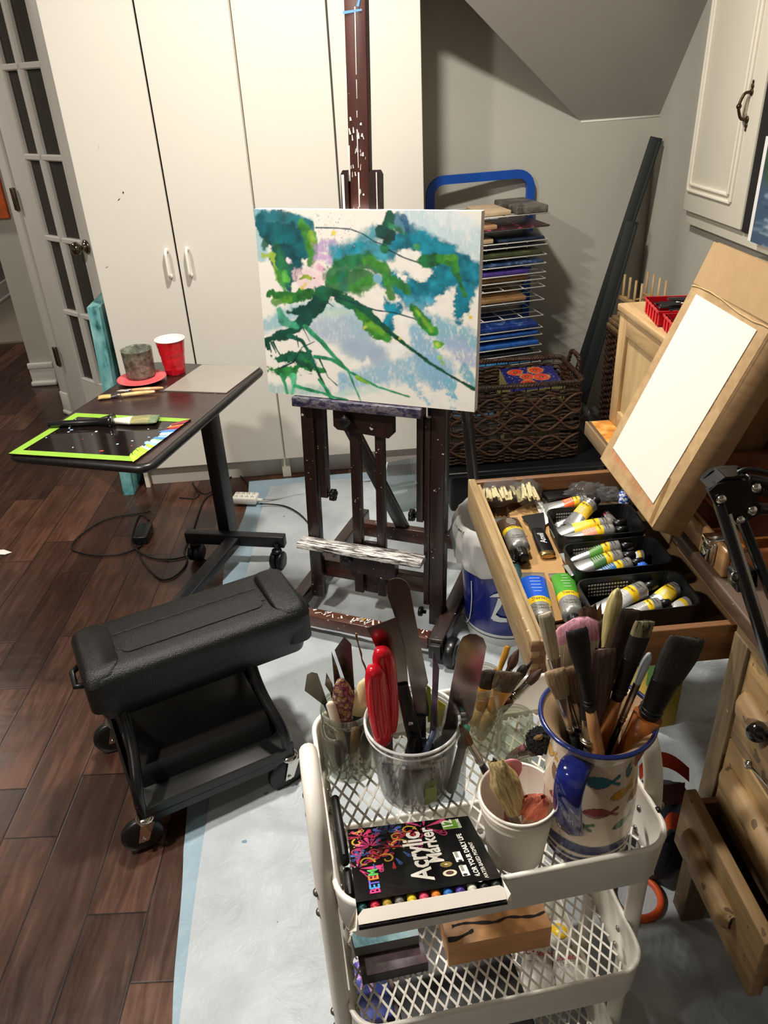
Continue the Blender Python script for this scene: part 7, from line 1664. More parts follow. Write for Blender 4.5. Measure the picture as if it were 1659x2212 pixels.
knife('spear bladed palette knife behind the floral handle in the mason jar', [(716, 1408), (728, 1440), (740, 1480), (734, 1490), (722, 1478)], yk + .010, (735, 1486), jin(.002, .01), woodh, steel_d, .005)
knife('diamond bladed palette knife standing tallest in the mason jar', [(723, 1405), (744, 1376), (759, 1392), (766, 1490), (754, 1494)], yk + .012, (760, 1490), jin(-.002, .01), woodh, steel_d)
t = thing('palette_knife', 'wavy thin modelling blade at the right of the mason jar knives', 'knife', jin(-.006, .012), group=G3)
wp = [Py(x, y, yk + .012) for x, y in ((769, 1368), (773, 1388), (780, 1412), (782, 1425), (790, 1445), (792, 1470), (797, 1500))] + [jin(.004, .012, .05)]
obj('blade', MB().tube(smooth_path(wp, 4), [.0012 + .0003 * math.sin(i) for i in range(len(smooth_path(wp, 4)))], 6), mat('bronze_blade', '7a6240', .35, .8), t)
obj('handle', MB().tube([jin(.004, .012, .05), jin(.0, .01, .012)], .005, 10), woodh, t)
t = thing('palette_knife', 'knife with a rounded purple floral handle standing up in the mason jar', 'knife', jin(0, -.01), group=G3)
a, b = Py(736, 1466, yk - .012), jin(.0, -.008, .03); M = frame(b, a - b, (1, 0, 0)); L = (a - b).length
obj('handle', MB().loft([(0, .004, .004), (L * .3, .006, .005), (L * .55, .0145, .008), (L * .75, .0165, .009), (L * .9, .012, .008), (L * .98, .006, .005), (L, .002, .002)], M, n=22), fl_.m, t)
obj('ferrule', MB().loft([(L * .25, .0066, .0056), (L * .38, .0085, .006)], M, n=16), mat('black_handle', '131212'), t)
a, b = Py(713, 1516, yk - .018), jin(-.004, -.02, .02); mb = MB().loft([(0, .004, .003), (.05, .007, .004), ((a - b).length - .004, .007, .004), ((a - b).length, .003, .002)], frame(b, a - b, (1, 0, 0)), n=16)
solo('palette_knife', mb, mat('ivory_handle', 'd9cdb8', .3), 'short ivory coloured handle at the front left of the mason jar', 'knife', loc=b, group=G3)
a, b = Py(789, 1468, yk - .012), jin(-.004, -.014, .02); M = frame(b, a - b, (1, 0, 0)); L = (a - b).length
t = thing('palette_knife', 'knife handle half cream half black leaning right in the mason jar', 'knife', b, group=G3)
obj('handle', MB().loft([(0, .006, .005), (L * .4, .011, .007), (L * .62, .0125, .008)], M, n=18), blackh, t)
obj('grip_end', MB().loft([(L * .62, .0126, .0082), (L * .8, .0115, .008), (L * .95, .009, .006), (L, .004, .003)], M, n=18), mat('cream_handle', 'd8c896', .35, var=.05), t, label='cream coloured handle end')
a, b = Py(768, 1572, yk - .03), jin(.005, -.028, .015); mb = MB().loft([(0, .006, .003), (.02, .0105, .004), (.05, .009, .004), ((a - b).length, .006, .003)], frame(b, a - b, (1, 0, 0)), n=16)
solo('wooden_tool', mb, mat('brown_tool', '7b5a38', .4, var=.25, vs=50), 'brown wooden tool pressed against the front glass inside the mason jar', 'tool', loc=b, group=G3)
# measuring container
mc = T(.134, .214, ZF)
clearp = glass('clear_container', 'e8e8e6', .10, .05)
t = thing('measuring_container', 'large clear measuring tub of spatulas and red scissors on the trolley', 'container', mc)
hM = .135
def mr(z): return .051 + .014 * z / hM
obj('tub_body', MB().lathe([(.0001, .002), (.046, .001), (.05, .004)] + [(mr(z), z) for z in (.02, .06, .1, hM - .012)] + [(mr(hM) + .001, hM - .011), (mr(hM) + .001, hM - .002), (mr(hM) - .001, hM - .002)] + [(mr(z) - .0016, z) for z in (.1, .02)] + [(.047, .006), (.0001, .0045)], 56, Matrix.Translation(mc)), clearp, t)
for z in (hM, hM - .010): obj('rim_ring', MB().tube([mc + V(((mr(hM) + .001) * math.cos(a), (mr(hM) + .001) * math.sin(a), z)) for a in [2 * math.pi * i / 56 for i in range(56)]], .0021 if z == hM else .0014, 8, closed=True), glass('tub_rim', 'f2f2f0', .1, .7), t)
va = math.atan2(-mc.y, -mc.x)
for txt, z, da in (('CUPS', .098, .05), ('4', .09, .05), ('OZ', .098, .42), ('32', .09, .42), ('2', .07, -.45), ('28', .074, .42), ('24', .058, .42), ('1', .045, -.45), ('16', .042, .42), ('8', .026, .42), ('ml', .098, -.75)):
    wrap_text(txt, .0062, mc, lambda zz: mr(zz) + .0006, va + da, z, mat('scale_print', '2b2b2b', .6), t)
for txt, z, da in (('700', .112, 2.9), ('475', .094, 2.95), ('350', .078, 3.0)): wrap_text(txt, .0075, mc, lambda zz: mr(zz) + .0006, va + da, z, mat('scale_print', '2b2b2b', .6), t)
obj('green_sticker', MB().grid(lambda u, v: mc + V(((mr(.05) + .0006) * math.cos(va + .25 + u * .32), (mr(.05) + .0006) * math.sin(va + .25 + u * .32), .025 + .045 * v)), 8, 2), mat('sticker_green', '8aa05a', .5), t, label='small green sticker')
ym = mc.y; G4 = 'tools standing in the clear tub'
def spat(lab, px, m, y, hpx, base, hm, hr=.009, hw=1.3, stem=None, rivets=()):
    a, b = Py(*hpx, y), base; t = thing('offset_spatula', lab, 'spatula', b, group=G4); obj('blade', blade(px, y, m), m, t)
    M = frame(b, a - b, (1, 0, 0)); L = (a - b).length
    obj('handle', MB().loft([(0, hr * hw * .8, hr * .7), (.01, hr * hw, hr * .8), (L * .6, hr * hw * .95, hr * .8), (L, hr * hw * .8, hr * .6)], M, n=18, p=2.8), hm, t)
    for f in rivets: obj('rivet', MB().lathe([(.0042, 0), (.003, .0012), (.0001, .0015)], 12, frame(M @ V((0, -hr * .8, L * f)), M.to_3x3() @ V((0, -1, 0)))), chrome, t)
    if stem: obj('stem', blade(stem, y + .001, m), m, t)
    return t
def min_(dx, dy, z=.015): return mc + V((dx, dy, z))
blst = mat('brushed_blade', '8c8884', .2, 1.0, var=.10, vs=14)
redst = mat('reflecting_blade', '84797a', .16, 1.0, var=.14, vs=12)
spat('wide square ended spatula with a black riveted handle in the clear tub', [(793, 1358), (800, 1355), (856, 1334), (878, 1420), (882, 1478), (852, 1486), (822, 1420)], blst, ym - .004, (868, 1478), min_(.012, -.006, .03), blackh, .0085, 1.25, rivets=(.62,))
spat('long round ended icing spatula rising above the easel rail from the clear tub', [(836, 1262), (842, 1253), (853, 1249), (866, 1250), (878, 1257), (885, 1270), (906, 1380), (925, 1474), (920, 1486), (888, 1490), (878, 1430), (852, 1330), (838, 1290)], blst, ym + .008, (906, 1548), min_(.006, .012, .03), blackh, .009, 1.3, stem=[(888, 1488), (920, 1485), (927, 1535), (926, 1547), (898, 1550)])
spat('broad round ended spatula leaning right out of the clear tub', [(993, 1390), (1000, 1377), (1014, 1370), (1030, 1371), (1044, 1379), (1051, 1396), (1047, 1420), (1020, 1550), (1004, 1572), (975, 1600), (953, 1586), (962, 1560), (975, 1480)], redst, ym - .002, (968, 1592), min_(-.02, -.01, .02), blackh, .009, 1.2)
spat('slim pointed palette knife seen edge on in the clear tub', [(935, 1408), (939, 1412), (949, 1445), (946, 1500), (944, 1570), (938, 1590), (928, 1588), (934, 1480)], mat('violet_blade', '6d5a70', .2, .9, var=.3, vs=40), ym - .012, (938, 1578), min_(-.005, -.016, .02), mat('blue_handle', '6b7aa0', .35, var=.3, vs=60), .005, 1.0)
# scissors
t = thing('scissors', 'scissors with bright red plastic handles upright in the clear tub', 'scissors', min_(-.02, -.01, .02), group=G4)
redh = mat('scissor_red', 'cc1526', .22, var=.03, clear=.3)
def ring(px, y, r):
    P = [Py(a, b, y) for a, b in px]; P2 = smooth_path(P + [P[0]], 5)[:-1]; return MB().tube(P2, r, 12, closed=True)
obj('finger_loop', ring([(822, 1408), (835, 1415), (842, 1450), (846, 1500), (847, 1550), (842, 1576), (838, 1550), (832, 1500), (824, 1450), (819, 1425)], ym - .020, .0088), redh, t)
obj('finger_loop', ring([(806, 1448), (816, 1452), (820, 1480), (826, 1530), (832, 1580), (827, 1600), (818, 1578), (809, 1530), (804, 1480), (804, 1460)], ym - .030, .0092), redh, t)
obj('scissor_blade', blade([(828, 1590), (848, 1585), (850, 1660), (842, 1720), (836, 1720)], ym - .016, steel), steel, t)
obj('scissor_blade', blade([(822, 1600), (842, 1600), (848, 1660), (846, 1715), (840, 1715)], ym - .019, steel), steel, t)
for lab, px, y, c in (('lime green plastic strip in the clear tub', [(921, 1480), (930, 1486), (934, 1560), (924, 1560)], .014, '8ba63c'), ('yellow card strip in the clear tub', [(946, 1512), (963, 1524), (954, 1568), (944, 1570)], .010, 'd8cf3c')):
    mt = mat('strip_' + c, c, .5); solo('plastic_strip', blade(px, ym + y, mt), mt, lab, 'strip', loc=Py(*px[2], ym + y), group=G4)
for i, (a, b, c) in enumerate((((893, 1588), (872, 1700), '15161a'), ((915, 1600), (930, 1705), '4a4a62'), ((955, 1622), (905, 1700), '2c2b3a'), ((930, 1612), (960, 1700), '6d6a80'))):
    mt = mat('tool_' + c, c, .35, var=.3, vs=60); A_, B_ = Py(*a, ym - .012 + .008 * i), Py(*b, ym - .02 + .012 * i)
    solo('knife_handle', MB().tube([A_, A_.lerp(B_, .5), B_], [.006, .008, .006], 12), mt, ['short black handle leaning inside the clear tub', 'blue grey handle low in the clear tub', 'dark slate handle crossing inside the clear tub', 'mauve grey handle at the right inside the clear tub'][i], 'tool', loc=B_, group=G4)
# clear jar of mustard ferruled brushes behind the cups
kc = T(.250, .275, ZF)
jar(kc, .036, .135, 'clear plastic jar of mustard ferruled brushes behind the paper cups', 'clear_jar', glass('plastic_jar', 'ecebe2', .08, .04), 3, .92)
G5 = 'brushes in the clear jar behind the cups'
def kb(lab, tip, y, base, **k): brush(lab, kc + V(base), Py(tip[0], tip[1], kc.y + y), group=G5, **k)
mus = 'c2852a'
kb('broad mustard ferruled brush with flared dark bristles in the clear jar', (1102, 1452), -.014, (.0, -.01, .02), wdir=V((1, 0, .05)), hl=.44, hr=.0105, fl=.30, fw=.0165, ft=.006, bw=.021, bt=.008, hair=('2c2114', '5a4830'), handle='c8ac7c', ferrule=mus, hprof=[(0, .7), (.4, 1), (.7, 1.1), (1, 1)], rings=False, splay=.1)
kb('blue stained mustard ferruled brush left of the broad one in the clear jar', (1060, 1449), -.004, (-.008, .0, .02), wdir=V((1, 0, .05)), hl=.44, hr=.0085, fl=.31, fw=.0120, ft=.006, bw=.0135, bt=.007, hair=('140f0c', '38291c'), handle='c8ac7c', ferrule=mus, rings=False)
kb('pointed sable brush with a slender silver ferrule in the clear jar', (1120, 1402), .006, (.006, .005, .02), hl=.62, hr=.005, fl=.17, fw=.0048, ft=.0048, bw=.0072, bt=.007, hair=('241208', '52301c'), shape='round', handle='3c1c10')
kb('dark pointed brush leaning right out of the clear jar', (1172, 1444), -.002, (-.005, -.005, .02), hl=.58, hr=.0062, fl=.22, fw=.0058, ft=.0058, bw=.0072, bt=.007, hair=('1c0f08', '46281a'), shape='round', handle='4a2214')
kb('small orange hog brush standing behind the others in the clear jar', (1097, 1396), .014, (.003, .012, .02), hl=.6, hr=.0042, fl=.16, fw=.004, ft=.004, bw=.0050, bt=.004, hair=('b8801e', 'd8a23c'), handle='a06a24', ferrule='c89a34')
kb('thin dark rigger brush at the right of the clear jar', (1154, 1421), .012, (.012, .01, .02), hl=.62, hr=.003, fl=.14, fw=.002, ft=.002, bw=.0028, bt=.0028, hair=('120c08', '2c1c12'), shape='round', handle='b8402c')
kb('small black round brush behind the sable one in the clear jar', (1135, 1438), .008, (.01, .0, .02), hl=.6, hr=.0045, fl=.2, fw=.005, ft=.005, bw=.0075, bt=.007, hair=('120d0a', '302218'), shape='dome', handle='2c1812')
kb('short amber brush peeping over the jar rim at the left', (1076, 1446), .016, (-.01, .014, .02), hl=.6, hr=.004, fl=.2, fw=.006, ft=.004, bw=.0075, bt=.004, hair=('7a4416', 'a5642a'), handle='7a4a20')
# clear sleeve with one brush, a mint pen and a black pen
sl = T(.182, .190, ZF)
t = thing('clear_sleeve', 'tall clear plastic sleeve between the tub and the paper cups', 'sleeve', sl)
mb = MB().loft([(0, .021, .017), (.06, .022, .018), (.148, .024, .02)], Matrix.Translation(sl), n=28, p=3.2, caps=False)
obj('sleeve_wall', mb, glass('sleeve_film', 'e6e8e8', .12, .08), t); obj('sleeve_base', MB().loft([(0, .021, .017), (.002, .021, .017)], Matrix.Translation(sl), n=28, p=3.2), glass('sleeve_film', 'dcdfe0'), t)
G6 = 'pens and brush in the clear sleeve'
brush('single pointed brush with a dark handle leaning out of the clear sleeve', Py(1062, 1690, sl.y - .024), Py(992, 1564, sl.y - .008), hv, .34, .0052, .34, .0052, .0052, .0062, .006, .0062, '2c1410', None, ('3c2012', '7a5230'), 'round', group=G6)
a, b = Py(1008, 1570, sl.y), sl + V((.004, .0, .01)); t = thing('marker_pen', 'mint green capped pen in the clear sleeve', 'pen', b, group=G6)
obj('pen_body', MB().tube([b, b.lerp(a, .6)], .0052, 14), mat('pen_grey', '8f9290', .4), t); obj('cap', MB().tube([b.lerp(a, .6), a.lerp(b, .01), a], [.0058, .0056, .0048], 16), mat('mint_cap', '4fa78e', .35), t)
a, b = Py(1002, 1598, sl.y - .008), sl + V((.0, -.004, .01)); t = thing('marker_pen', 'grey pen with a round black end in the clear sleeve', 'pen', b, group=G6)
obj('pen_body', MB().tube([b, b.lerp(a, .92)], .0062, 14), mat('pen_silver', '8d8d8a', .35), t); obj('end_plug', MB().tube([b.lerp(a, .9), a], [.0075, .007], 16), blackh, t)
# small jar with a black puff brush behind the pitcher
qc = T(.285, .215, ZF); jar(qc, .028, .105, 'small glass jar with a black puff brush tucked behind the pitcher', 'glass_jar', jar_glass, 2, .9)
G7 = 'brushes in the small glass jar'
t = thing('puff_brush', 'black fluffy puff brush drooping from the small glass jar', 'brush', qc + V((.0, .0, .02)), group=G7)
ce = Py(1166, 1600, qc.y - .04); mb = MB(); bm = bmesh.new(); bmesh.ops.create_icosphere(bm, subdivisions=4, radius=1.0)
for v in bm.verts: d_ = v.co.copy(); v.co = d_ * .0185 * (1 + .28 * noise.noise(d_ * 9) + .1 * noise.noise(d_ * 25))
obj('puff', MB().bm(bm, Matrix.Translation(ce)), mat('puff_black', '0b0a0a', .9, var=.3, vs=300, bump=.8, bs=900), t); obj('handle', MB().tube([ce, qc + V((0, 0, .02))], .004, 10), nickel, t)
brush('slim pink handled brush leaning from the small glass jar', qc + V((-.008, -.004, .03)), Py(1172, 1588, qc.y - .055), hv, .55, .004, .25, .004, .0035, .005, .0035, .002, 'b06a78', None, ('3c2a1c', '8a6a40'), 'flat', group=G7)
brush('silver ferruled brush lying across the small glass jar mouth', qc + V((-.012, -.01, .03)), Py(1168, 1622, qc.y - .05), hv, .3, .005, .45, .006, .005, .007, .005, .006, '5a3040', None, ('2a1c14', '54402c'), 'flat', group=G7)
# metal scoop at the right
a, b = T(.405, .165, ZF + .058), T(.398, .10, ZF + .004)
t = thing('metal_scoop', 'shiny metal scoop at the right end of the trolley behind the pitcher', 'scoop', b)
obj('scoop_bowl', MB().loft([(0, .004, .002), (.012, .012, .004), (.03, .013, .005), (.045, .006, .003), (.075, .004, .003)], frame(b, a - b, CM.to_3x3() @ V((0, 1, 0))), n=20), chrome, t); obj('ball_end', MB().sphere(a, .007), chrome, t)
# ---------------------------------------------------------------- marker set box
def mz(zx, zy): return (740 + zx / 4.484, 1740 + zy / 4.484)
zb_, zf_ = .668, .7195
cb4 = [Pz(*mz(45, 235), zb_), Pz(*mz(1215, 100), zb_), Pz(*mz(1540, 698), zf_), Pz(*mz(130, 940), zf_)]     # back left, back right, front right, front left
def bil(u, v): return cb4[3].lerp(cb4[2], u).lerp(cb4[0].lerp(cb4[1], u), v)     # u right, v back
zc4 = [(45, 235), (1215, 100), (1540, 698), (130, 940)]
def uv(zx, zy):
    u = v = .5
    for _ in range(40):
        q = bil(u, v)
        best = (1e9, u, v); st = .5 ** (1 + _ * .3)
        for du in (-st, 0, st):
            for dv in (-st, 0, st):
                w_ = bil(u + du * .5, v + dv * .5); pr_ = Vproj(w_); e_ = (pr_[0] - mz(zx, zy)[0]) ** 2 + (pr_[1] - mz(zx, zy)[1]) ** 2
                if e_ < best[0]: best = (e_, u + du * .5, v + dv * .5)
        u, v = best[1:]
    return u, v
def Vproj(P):
    d_ = P - CAM; x = _X * d_.x + _Y * d_.y + _up * d_.z; return (CX + F * x.x / x.z, CY + F * x.y / x.z)
t = thing('marker_box', 'black box of acrylic markers with floral print resting on the trolley front rim', 'box', (cb4[0] + cb4[2]) / 2 - V((0, 0, .02)))
nx, ny = 230, 200; U, Vv = np.meshgrid(np.linspace(0, 1, nx + 1), np.linspace(0, 1, ny + 1)); p = Paint(U * 150, Vv * 125, '0b0b0c'); S = p.stroke
pk, mg, ylo, blu, rdd = 'd8447e', 'c23a5e', 'd8a83a', '4a6ab0', 'c83a44'
def curl(x, y, r, a0, da, col, w=1.0):
    S([(x + r * (1 - i / 22) * math.cos(a0 + da * i / 16), y + r * (1 - i / 22) * math.sin(a0 + da * i / 16)) for i in range(17)], [w, w * .6], col, 1, .1, .35)
def drop(x, y, L, a, col, inner=True):
    P = [(x + L * i / 8 * math.cos(a), y + L * i / 8 * math.sin(a)) for i in range(9)]; R = [.5 + .16 * L * (i / 8) ** 1.2 for i in range(9)]
    S(P, R, col, 1, .1, .35)
    if inner: S(P[3:], [max(.2, r - .8) for r in R[3:]], '140a10', 1, .1, .35); S(P[6:8], .6, col, 1, 0, .3)
def petals(x, y, r, n, col, a0=0):
    for i in range(n): a = a0 + math.pi * i / (n - 1); drop(x + r * .2 * math.cos(a), y + r * .2 * math.sin(a), r, a, col, i % 2 == 0)
for (x, y, r, n, c, a0) in ((6, 52, 20, 5, pk, -.9), (24, 88, 13, 7, pk, .2), (48, 110, 14, 7, blu, 0), (34, 66, 11, 6, rdd, .3), (12, 72, 9, 5, blu, .5), (66, 98, 11, 6, rdd, .2), (92, 112, 22, 4, pk, -.7), (16, 108, 12, 5, mg, 0), (46, 82, 9, 5, rdd, 0)): petals(x, y, r, n, c, a0)
for (x, y, r, a0, da, c) in ((16, 60, 10, 0, 5, ylo), (40, 62, 9, 2, -5, ylo), (38, 94, 8, 1, 5, blu), (60, 84, 12, 3, -5, ylo), (72, 110, 10, 0, 5, ylo), (10, 98, 7, 2, 5, ylo), (28, 112, 9, 0, -5, mg), (56, 100, 7, 1, 5, ylo), (84, 98, 8, 2, 5, mg), (6, 80, 7, 0, 5, mg), (26, 76, 7, 0, 5, mg)): curl(x, y, r, a0, da, c)
for (x, y, L, a, c) in ((50, 60, 10, -1.2, blu), (34, 54, 11, -1.8, pk), (24, 56, 8, -1.4, blu), (60, 70, 10, -1, blu), (46, 54, 9, -1.6, rdd), (100, 104, 14, -.4, mg), (84, 88, 14, -1.9, pk), (74, 84, 10, -2, mg), (6, 116, 12, .3, ylo)): drop(x, y, L, a, c)
for k in range(130):
    x = rnd.uniform(2, 96); y = rnd.uniform(52 + x * .38, 122); S([(x, y)], rnd.uniform(.4, .9), rnd.choice([ylo, blu, pk, 'e8dcc8', mg]), 1, 0, .3)
S([(x, 122 - .35 * (x - 95) ** 1.05 if x > 95 else 122) for x in (60, 90)], .1, '0b0b0c')
obj('printed_cover', MB().grid(lambda u, v: bil(u, v), nx, ny, 0, False), vcol('marker_cover', .22, 0, clear=.3), t, cols=p.rgba())
nb = (cb4[2] - cb4[3]).cross(cb4[0] - cb4[3]).normalized()
def put(txt, zx, zy, size, m, sx=1.0, bold=0.0, shear=0.0, dz=.0006, name='lettering', rot=0.0):
    u, v = uv(zx, zy); o = bil(u, v) + nb * dz; xd = (bil(u, v + .02) - bil(u, v - .02)).normalized(); 
    if rot: xd = Matrix.Rotation(rot, 3, nb) @ xd
    M = frame(o, nb, xd); return text(txt, size, M, m, t, name, .0001, sx=sx, bold=bold, shear=shear)
white_i = mat('cover_white', 'efe9de', .4, var=.01)
for ch, zy, c in (('B', 830, 'd23a7e'), ('E', 790, '3a9ad8'), ('T', 753, '6a5ac8'), ('E', 705, 'e07a3a'), ('M', 652, '5ab85a')): put(ch, 322 - (830 - zy) * .14, zy, .0175, mat('brand_' + c, c, .4), bold=.0004)
put('Acrylic', 725, 490, .036, white_i, 1.0, .0009, .1); put('Marker', 860, 385, .026, white_i, 1.0, .0007, .1)
put('COLOR YOUR DAILY LIFE', 1228, 500, .0088, white_i, 1.0, .0002); put('WATER-BASED PIGMENT', 1318, 528, .0068, white_i)
def patch(zx, zy, w, h, m, dz, name='label_patch', n=None):
    u, v = uv(zx, zy); o = bil(u, v) + nb * dz; xd = (bil(u + .02, v) - bil(u - .02, v)).normalized(); yd = (bil(u, v + .02) - bil(u, v - .02)).normalized()
    if n: P = [o + xd * w * math.cos(2 * math.pi * i / n) + yd * h * math.sin(2 * math.pi * i / n) for i in range(n)]
    else: P = [o - xd * w - yd * h, o + xd * w - yd * h, o + xd * w + yd * h, o - xd * w + yd * h]
    return obj(name, MB().add(P, [tuple(range(len(P)))]), m, t)
patch(1048, 184, .0120, .0105, mat('green_tag_edge', 'b9cf8a', .5), .0003); patch(1048, 184, .0113, .0098, mat('green_tag', '5c8a2c', .5), .0005)
put('12', 1020, 184, .0185, white_i, 1.0, .0005, 0, .0009); put('COLORS', 1125, 178, .0055, white_i, 1.0, .0001, 0, .0009)
patch(1120, 498, .0046, .0105, white_i, .0004); patch(1180, 632, .0046, .0105, white_i, .0004)
for zx, zy in ((1095, 480), (1110, 478), (1150, 610), (1165, 608)): patch(zx, zy, .0009, .0062, mat('fine_grey', '8a857c', .6), .0007, 'fine_print')
patch(1140, 538, .0028, .0022, mat('icon_black', '1a1a1a', .6), .0007, 'icon', 14); patch(1190, 672, .0028, .0022, mat('icon_black', '1a1a1a', .6), .0007, 'icon', 14)
patch(1003, 573, .0076, .0056, mat('gold_rosette', '7d6a34', .4, var=.6, vs=400), .0004, 'rosette', 24); patch(1003, 573, .0022, .0016, mat('rosette_core', 'd8c890', .4), .0006, 'rosette', 14)
patch(1040, 656, .0086, .0064, mat('cream_disc', 'd8c8b0', .4), .0004, 'rosette', 24); patch(1040, 654, .005, .0036, mat('brown_disc', '4a3428', .4, var=.5, vs=500), .0006, 'rosette', 18)
d_ = nb * -.0165
lo4 = [q + d_ for q in cb4]; fx = (cb4[3] - cb4[0]).normalized() * .010
mb = MB().add([lo4[0], lo4[1], lo4[2] + fx, lo4[3] + fx, lo4[0] + nb * .0012, lo4[1] + nb * .0012, lo4[2] + fx + nb * .0012, lo4[3] + fx + nb * .0012], [(3, 2, 1, 0), (4, 5, 6, 7), (0, 1, 5, 4), (1, 2, 6, 5), (3, 0, 4, 7), (2, 3, 7, 6)])
mb.add([lo4[0], cb4[0] - nb * .0006, cb4[1] - nb * .0006, lo4[1]], [(0, 1, 2, 3)]); mb.add([lo4[0], lo4[3], cb4[3] - nb * .0006, cb4[0] - nb * .0006], [(0, 1, 2, 3)]); mb.add([lo4[2], lo4[1], cb4[1] - nb * .0006, cb4[2] - nb * .0006], [(0, 1, 2, 3)])
mb.add([lo4[3] + fx, lo4[2] + fx, lo4[2] + fx * 2.1, lo4[3] + fx * 2.1] + [q - nb * .0035 for q in (lo4[3] + fx, lo4[2] + fx, lo4[2] + fx * 2.1, lo4[3] + fx * 2.1)], [(0, 1, 2, 3), (7, 6, 5, 4), (3, 2, 6, 7), (0, 3, 7, 4), (2, 1, 5, 6)])
obj('box_base', mb, mat('box_black', '0c0c0d', .3), t)
h_ = nb * .0115 - fx * 1.0
fl0, fl1 = lo4[3] + fx * 1.9 + nb * .002, lo4[2] + fx * 1.9 + nb * .002
mb = MB().add([fl0, fl1, fl1 + h_ * .75, fl1.lerp(fl0, .03) + h_, fl0.lerp(fl1, .04) + h_ * .95, fl0 + h_ * .55], [(0, 1, 2, 3, 4, 5)])
th_ = (fx.normalized()) * -.0008; mb.add([q + th_ for q in (fl0, fl1, fl1 + h_ * .75, fl1.lerp(fl0, .03) + h_, fl0.lerp(fl1, .04) + h_ * .95, fl0 + h_ * .55)], [(5, 4, 3, 2, 1, 0)])
obj('front_flap', mb, mat('white_board', 'efe8dc', .6, var=.03), t, label='white inside of the opened front flap')
obj('side_flap', MB().add([fl0 + h_ * .6, fl0 - fx * .2 + h_ * 1.1, fl0 + V((-.010, .002, .004)), fl0 + V((-.012, -.001, -.010)), fl0 + V((-.003, -.003, -.006))], [(0, 1, 2, 3, 4)]), mat('white_board', 'ded6c8', .6), t)
obj('side_flap', MB().add([fl1 + h_ * .8, fl1 - fx * .3 + h_ * 1.3, fl1 + V((.005, .002, .006)), fl1 + V((.006, -.001, -.004)), fl1 + V((.0, -.001, -.002))], [(0, 1, 2, 3, 4)]), mat('white_board', 'ded6c8', .6), t)
mcol = ['0f3a34', 'b8283a', 'a88a2c', '6a6860', 'd8be2c', 'cc4a64', 'd87a2c', '2a6ab0', '4a3488', 'd8d2c0', '161616', '2a2a2a']
nmc = ['dark green', 'red', 'olive gold', 'grey', 'yellow', 'pink', 'orange', 'blue', 'violet', 'white', 'black', 'charcoal']
mkd = (cb4[0] - cb4[3]).normalized()
for i in range(12):
    u = (i + .5) / 12; a = lo4[3].lerp(lo4[2], u) + nb * .0076 + mkd * -.008; b = a + mkd * .10
    q = thing('marker_pen', '%s capped acrylic marker in the open front of the marker box' % nmc[i], 'marker', a, group='markers in the marker box')
    M = frame(a, b - a, nb.cross(mkd)); R = .0058
    obj('cap', MB().lathe([(.0001, .0), (R * .62, 0), (R * .66, .0015), (R * .66, .004), (R * .98, .0045), (R, .006), (R, .03), (.0001, .03)], 16, M), mat('marker_' + mcol[i], mcol[i], .35, var=.02), q)
    obj('pen_body', MB().lathe([(R * .92, .029), (R * .92, .1), (.0001, .1)], 14, M), mat('pen_barrel', '2a2a2c', .4), q)
# black pens along the left wall
for i, (a, b, z0, z1, lab) in enumerate((((723, 1720), (746, 1868), .668, .655, 'matte black pen leaning along the left trolley wall'), ((749, 1876), (758, 1944), .645, .64, 'second black pen lying nearer the front left corner of the trolley'))):
    A_, B_ = Pz(*a, z0), Pz(*b, z1); d = (B_ - A_)
    t2 = thing('marker_pen', lab, 'pen', A_); M = frame(A_, d, (0, 0, 1)); L = d.length
    obj('pen_body', MB().loft([(0, .0035, .0035), (.003, .0058, .0058), (L * .5, .0064, .0064), (L * .55, .0070, .0070), (L * .97, .0066, .0066), (L, .004, .004)], M, n=16), mat('matte_pen', '121213', .45), t2)
    obj('clip', MB().bar(M @ V((.0072, 0, L * .56)), M @ V((.0075, 0, L * .9)), .0015, .003, M.to_3x3() @ V((1, 0, 0))), mat('matte_pen', '121213'), t2)
# ---------------------------------------------------------------- middle tray
ZM = .43 - .072 + .0042
def slab(px, zt, th_, mats_, lab, name, cat, side=None, nm=('panel_face', 'panel_edge')):
    P = [Pz(*q, zt) for q in px]; c = sum(P, V()) / 4; t = thing(name, lab, cat, V((c.x, c.y, zt - th_)))
    lo = [q - V((0, 0, th_)) for q in P]; hi = [q - V((0, 0, .0004)) for q in P]
    obj(nm[1], MB().add(lo + hi, [(0, 1, 2, 3), (0, 4, 5, 1), (1, 5, 6, 2), (2, 6, 7, 3), (3, 7, 4, 0)]), mats_[1], t); obj(nm[0], MB().add(P, [(3, 2, 1, 0)]), mats_[0], t); return t
mv = paintmat('mauve_painted_panel', [(.3, '241c22'), (.5, '4a3a40'), (.7, '6a4a58')], (12, 12, 12), .45)
slab([(772, 2055), (912, 2035), (925, 2078), (782, 2110)], .385, .022, (mv, mat('dark_edge', '2a2124', .6, var=.2)), 'small mauve painted canvas on the middle trolley tray', 'small_painting', 'painting', nm=('painted_face', 'canvas_edge'))
tealp = paintmat('teal_grey_panel', [(.3, '2a5a68'), (.5, '6a9098'), (.7, '9aa4a0')], (12, 12, 12), .45)
slab([(756, 2008), (898, 1985), (905, 2020), (766, 2048)], .41, .022, (tealp, mat('grey_edge', '6f6f6c', .6, var=.2)), 'small teal and grey painted canvas behind the mauve one on the middle trolley tray', 'small_painting', 'painting', nm=('painted_face', 'canvas_edge'))
bw_ = wood('block_wood', '9a6838', 'c08c54', (8, 40, 40), .55, .05, None, .1)
wbk = [Pz(954, 2016, .412), Pz(1190, 1978, .412), Pz(1192, 2002, .412), Pz(969, 2046, .412)]
bt = thing('wooden_block', 'brown wooden block with a charred wavy black line on the middle trolley tray', 'block', V((sum(q.x for q in wbk) / 4, sum(q.y for q in wbk) / 4, ZM)))
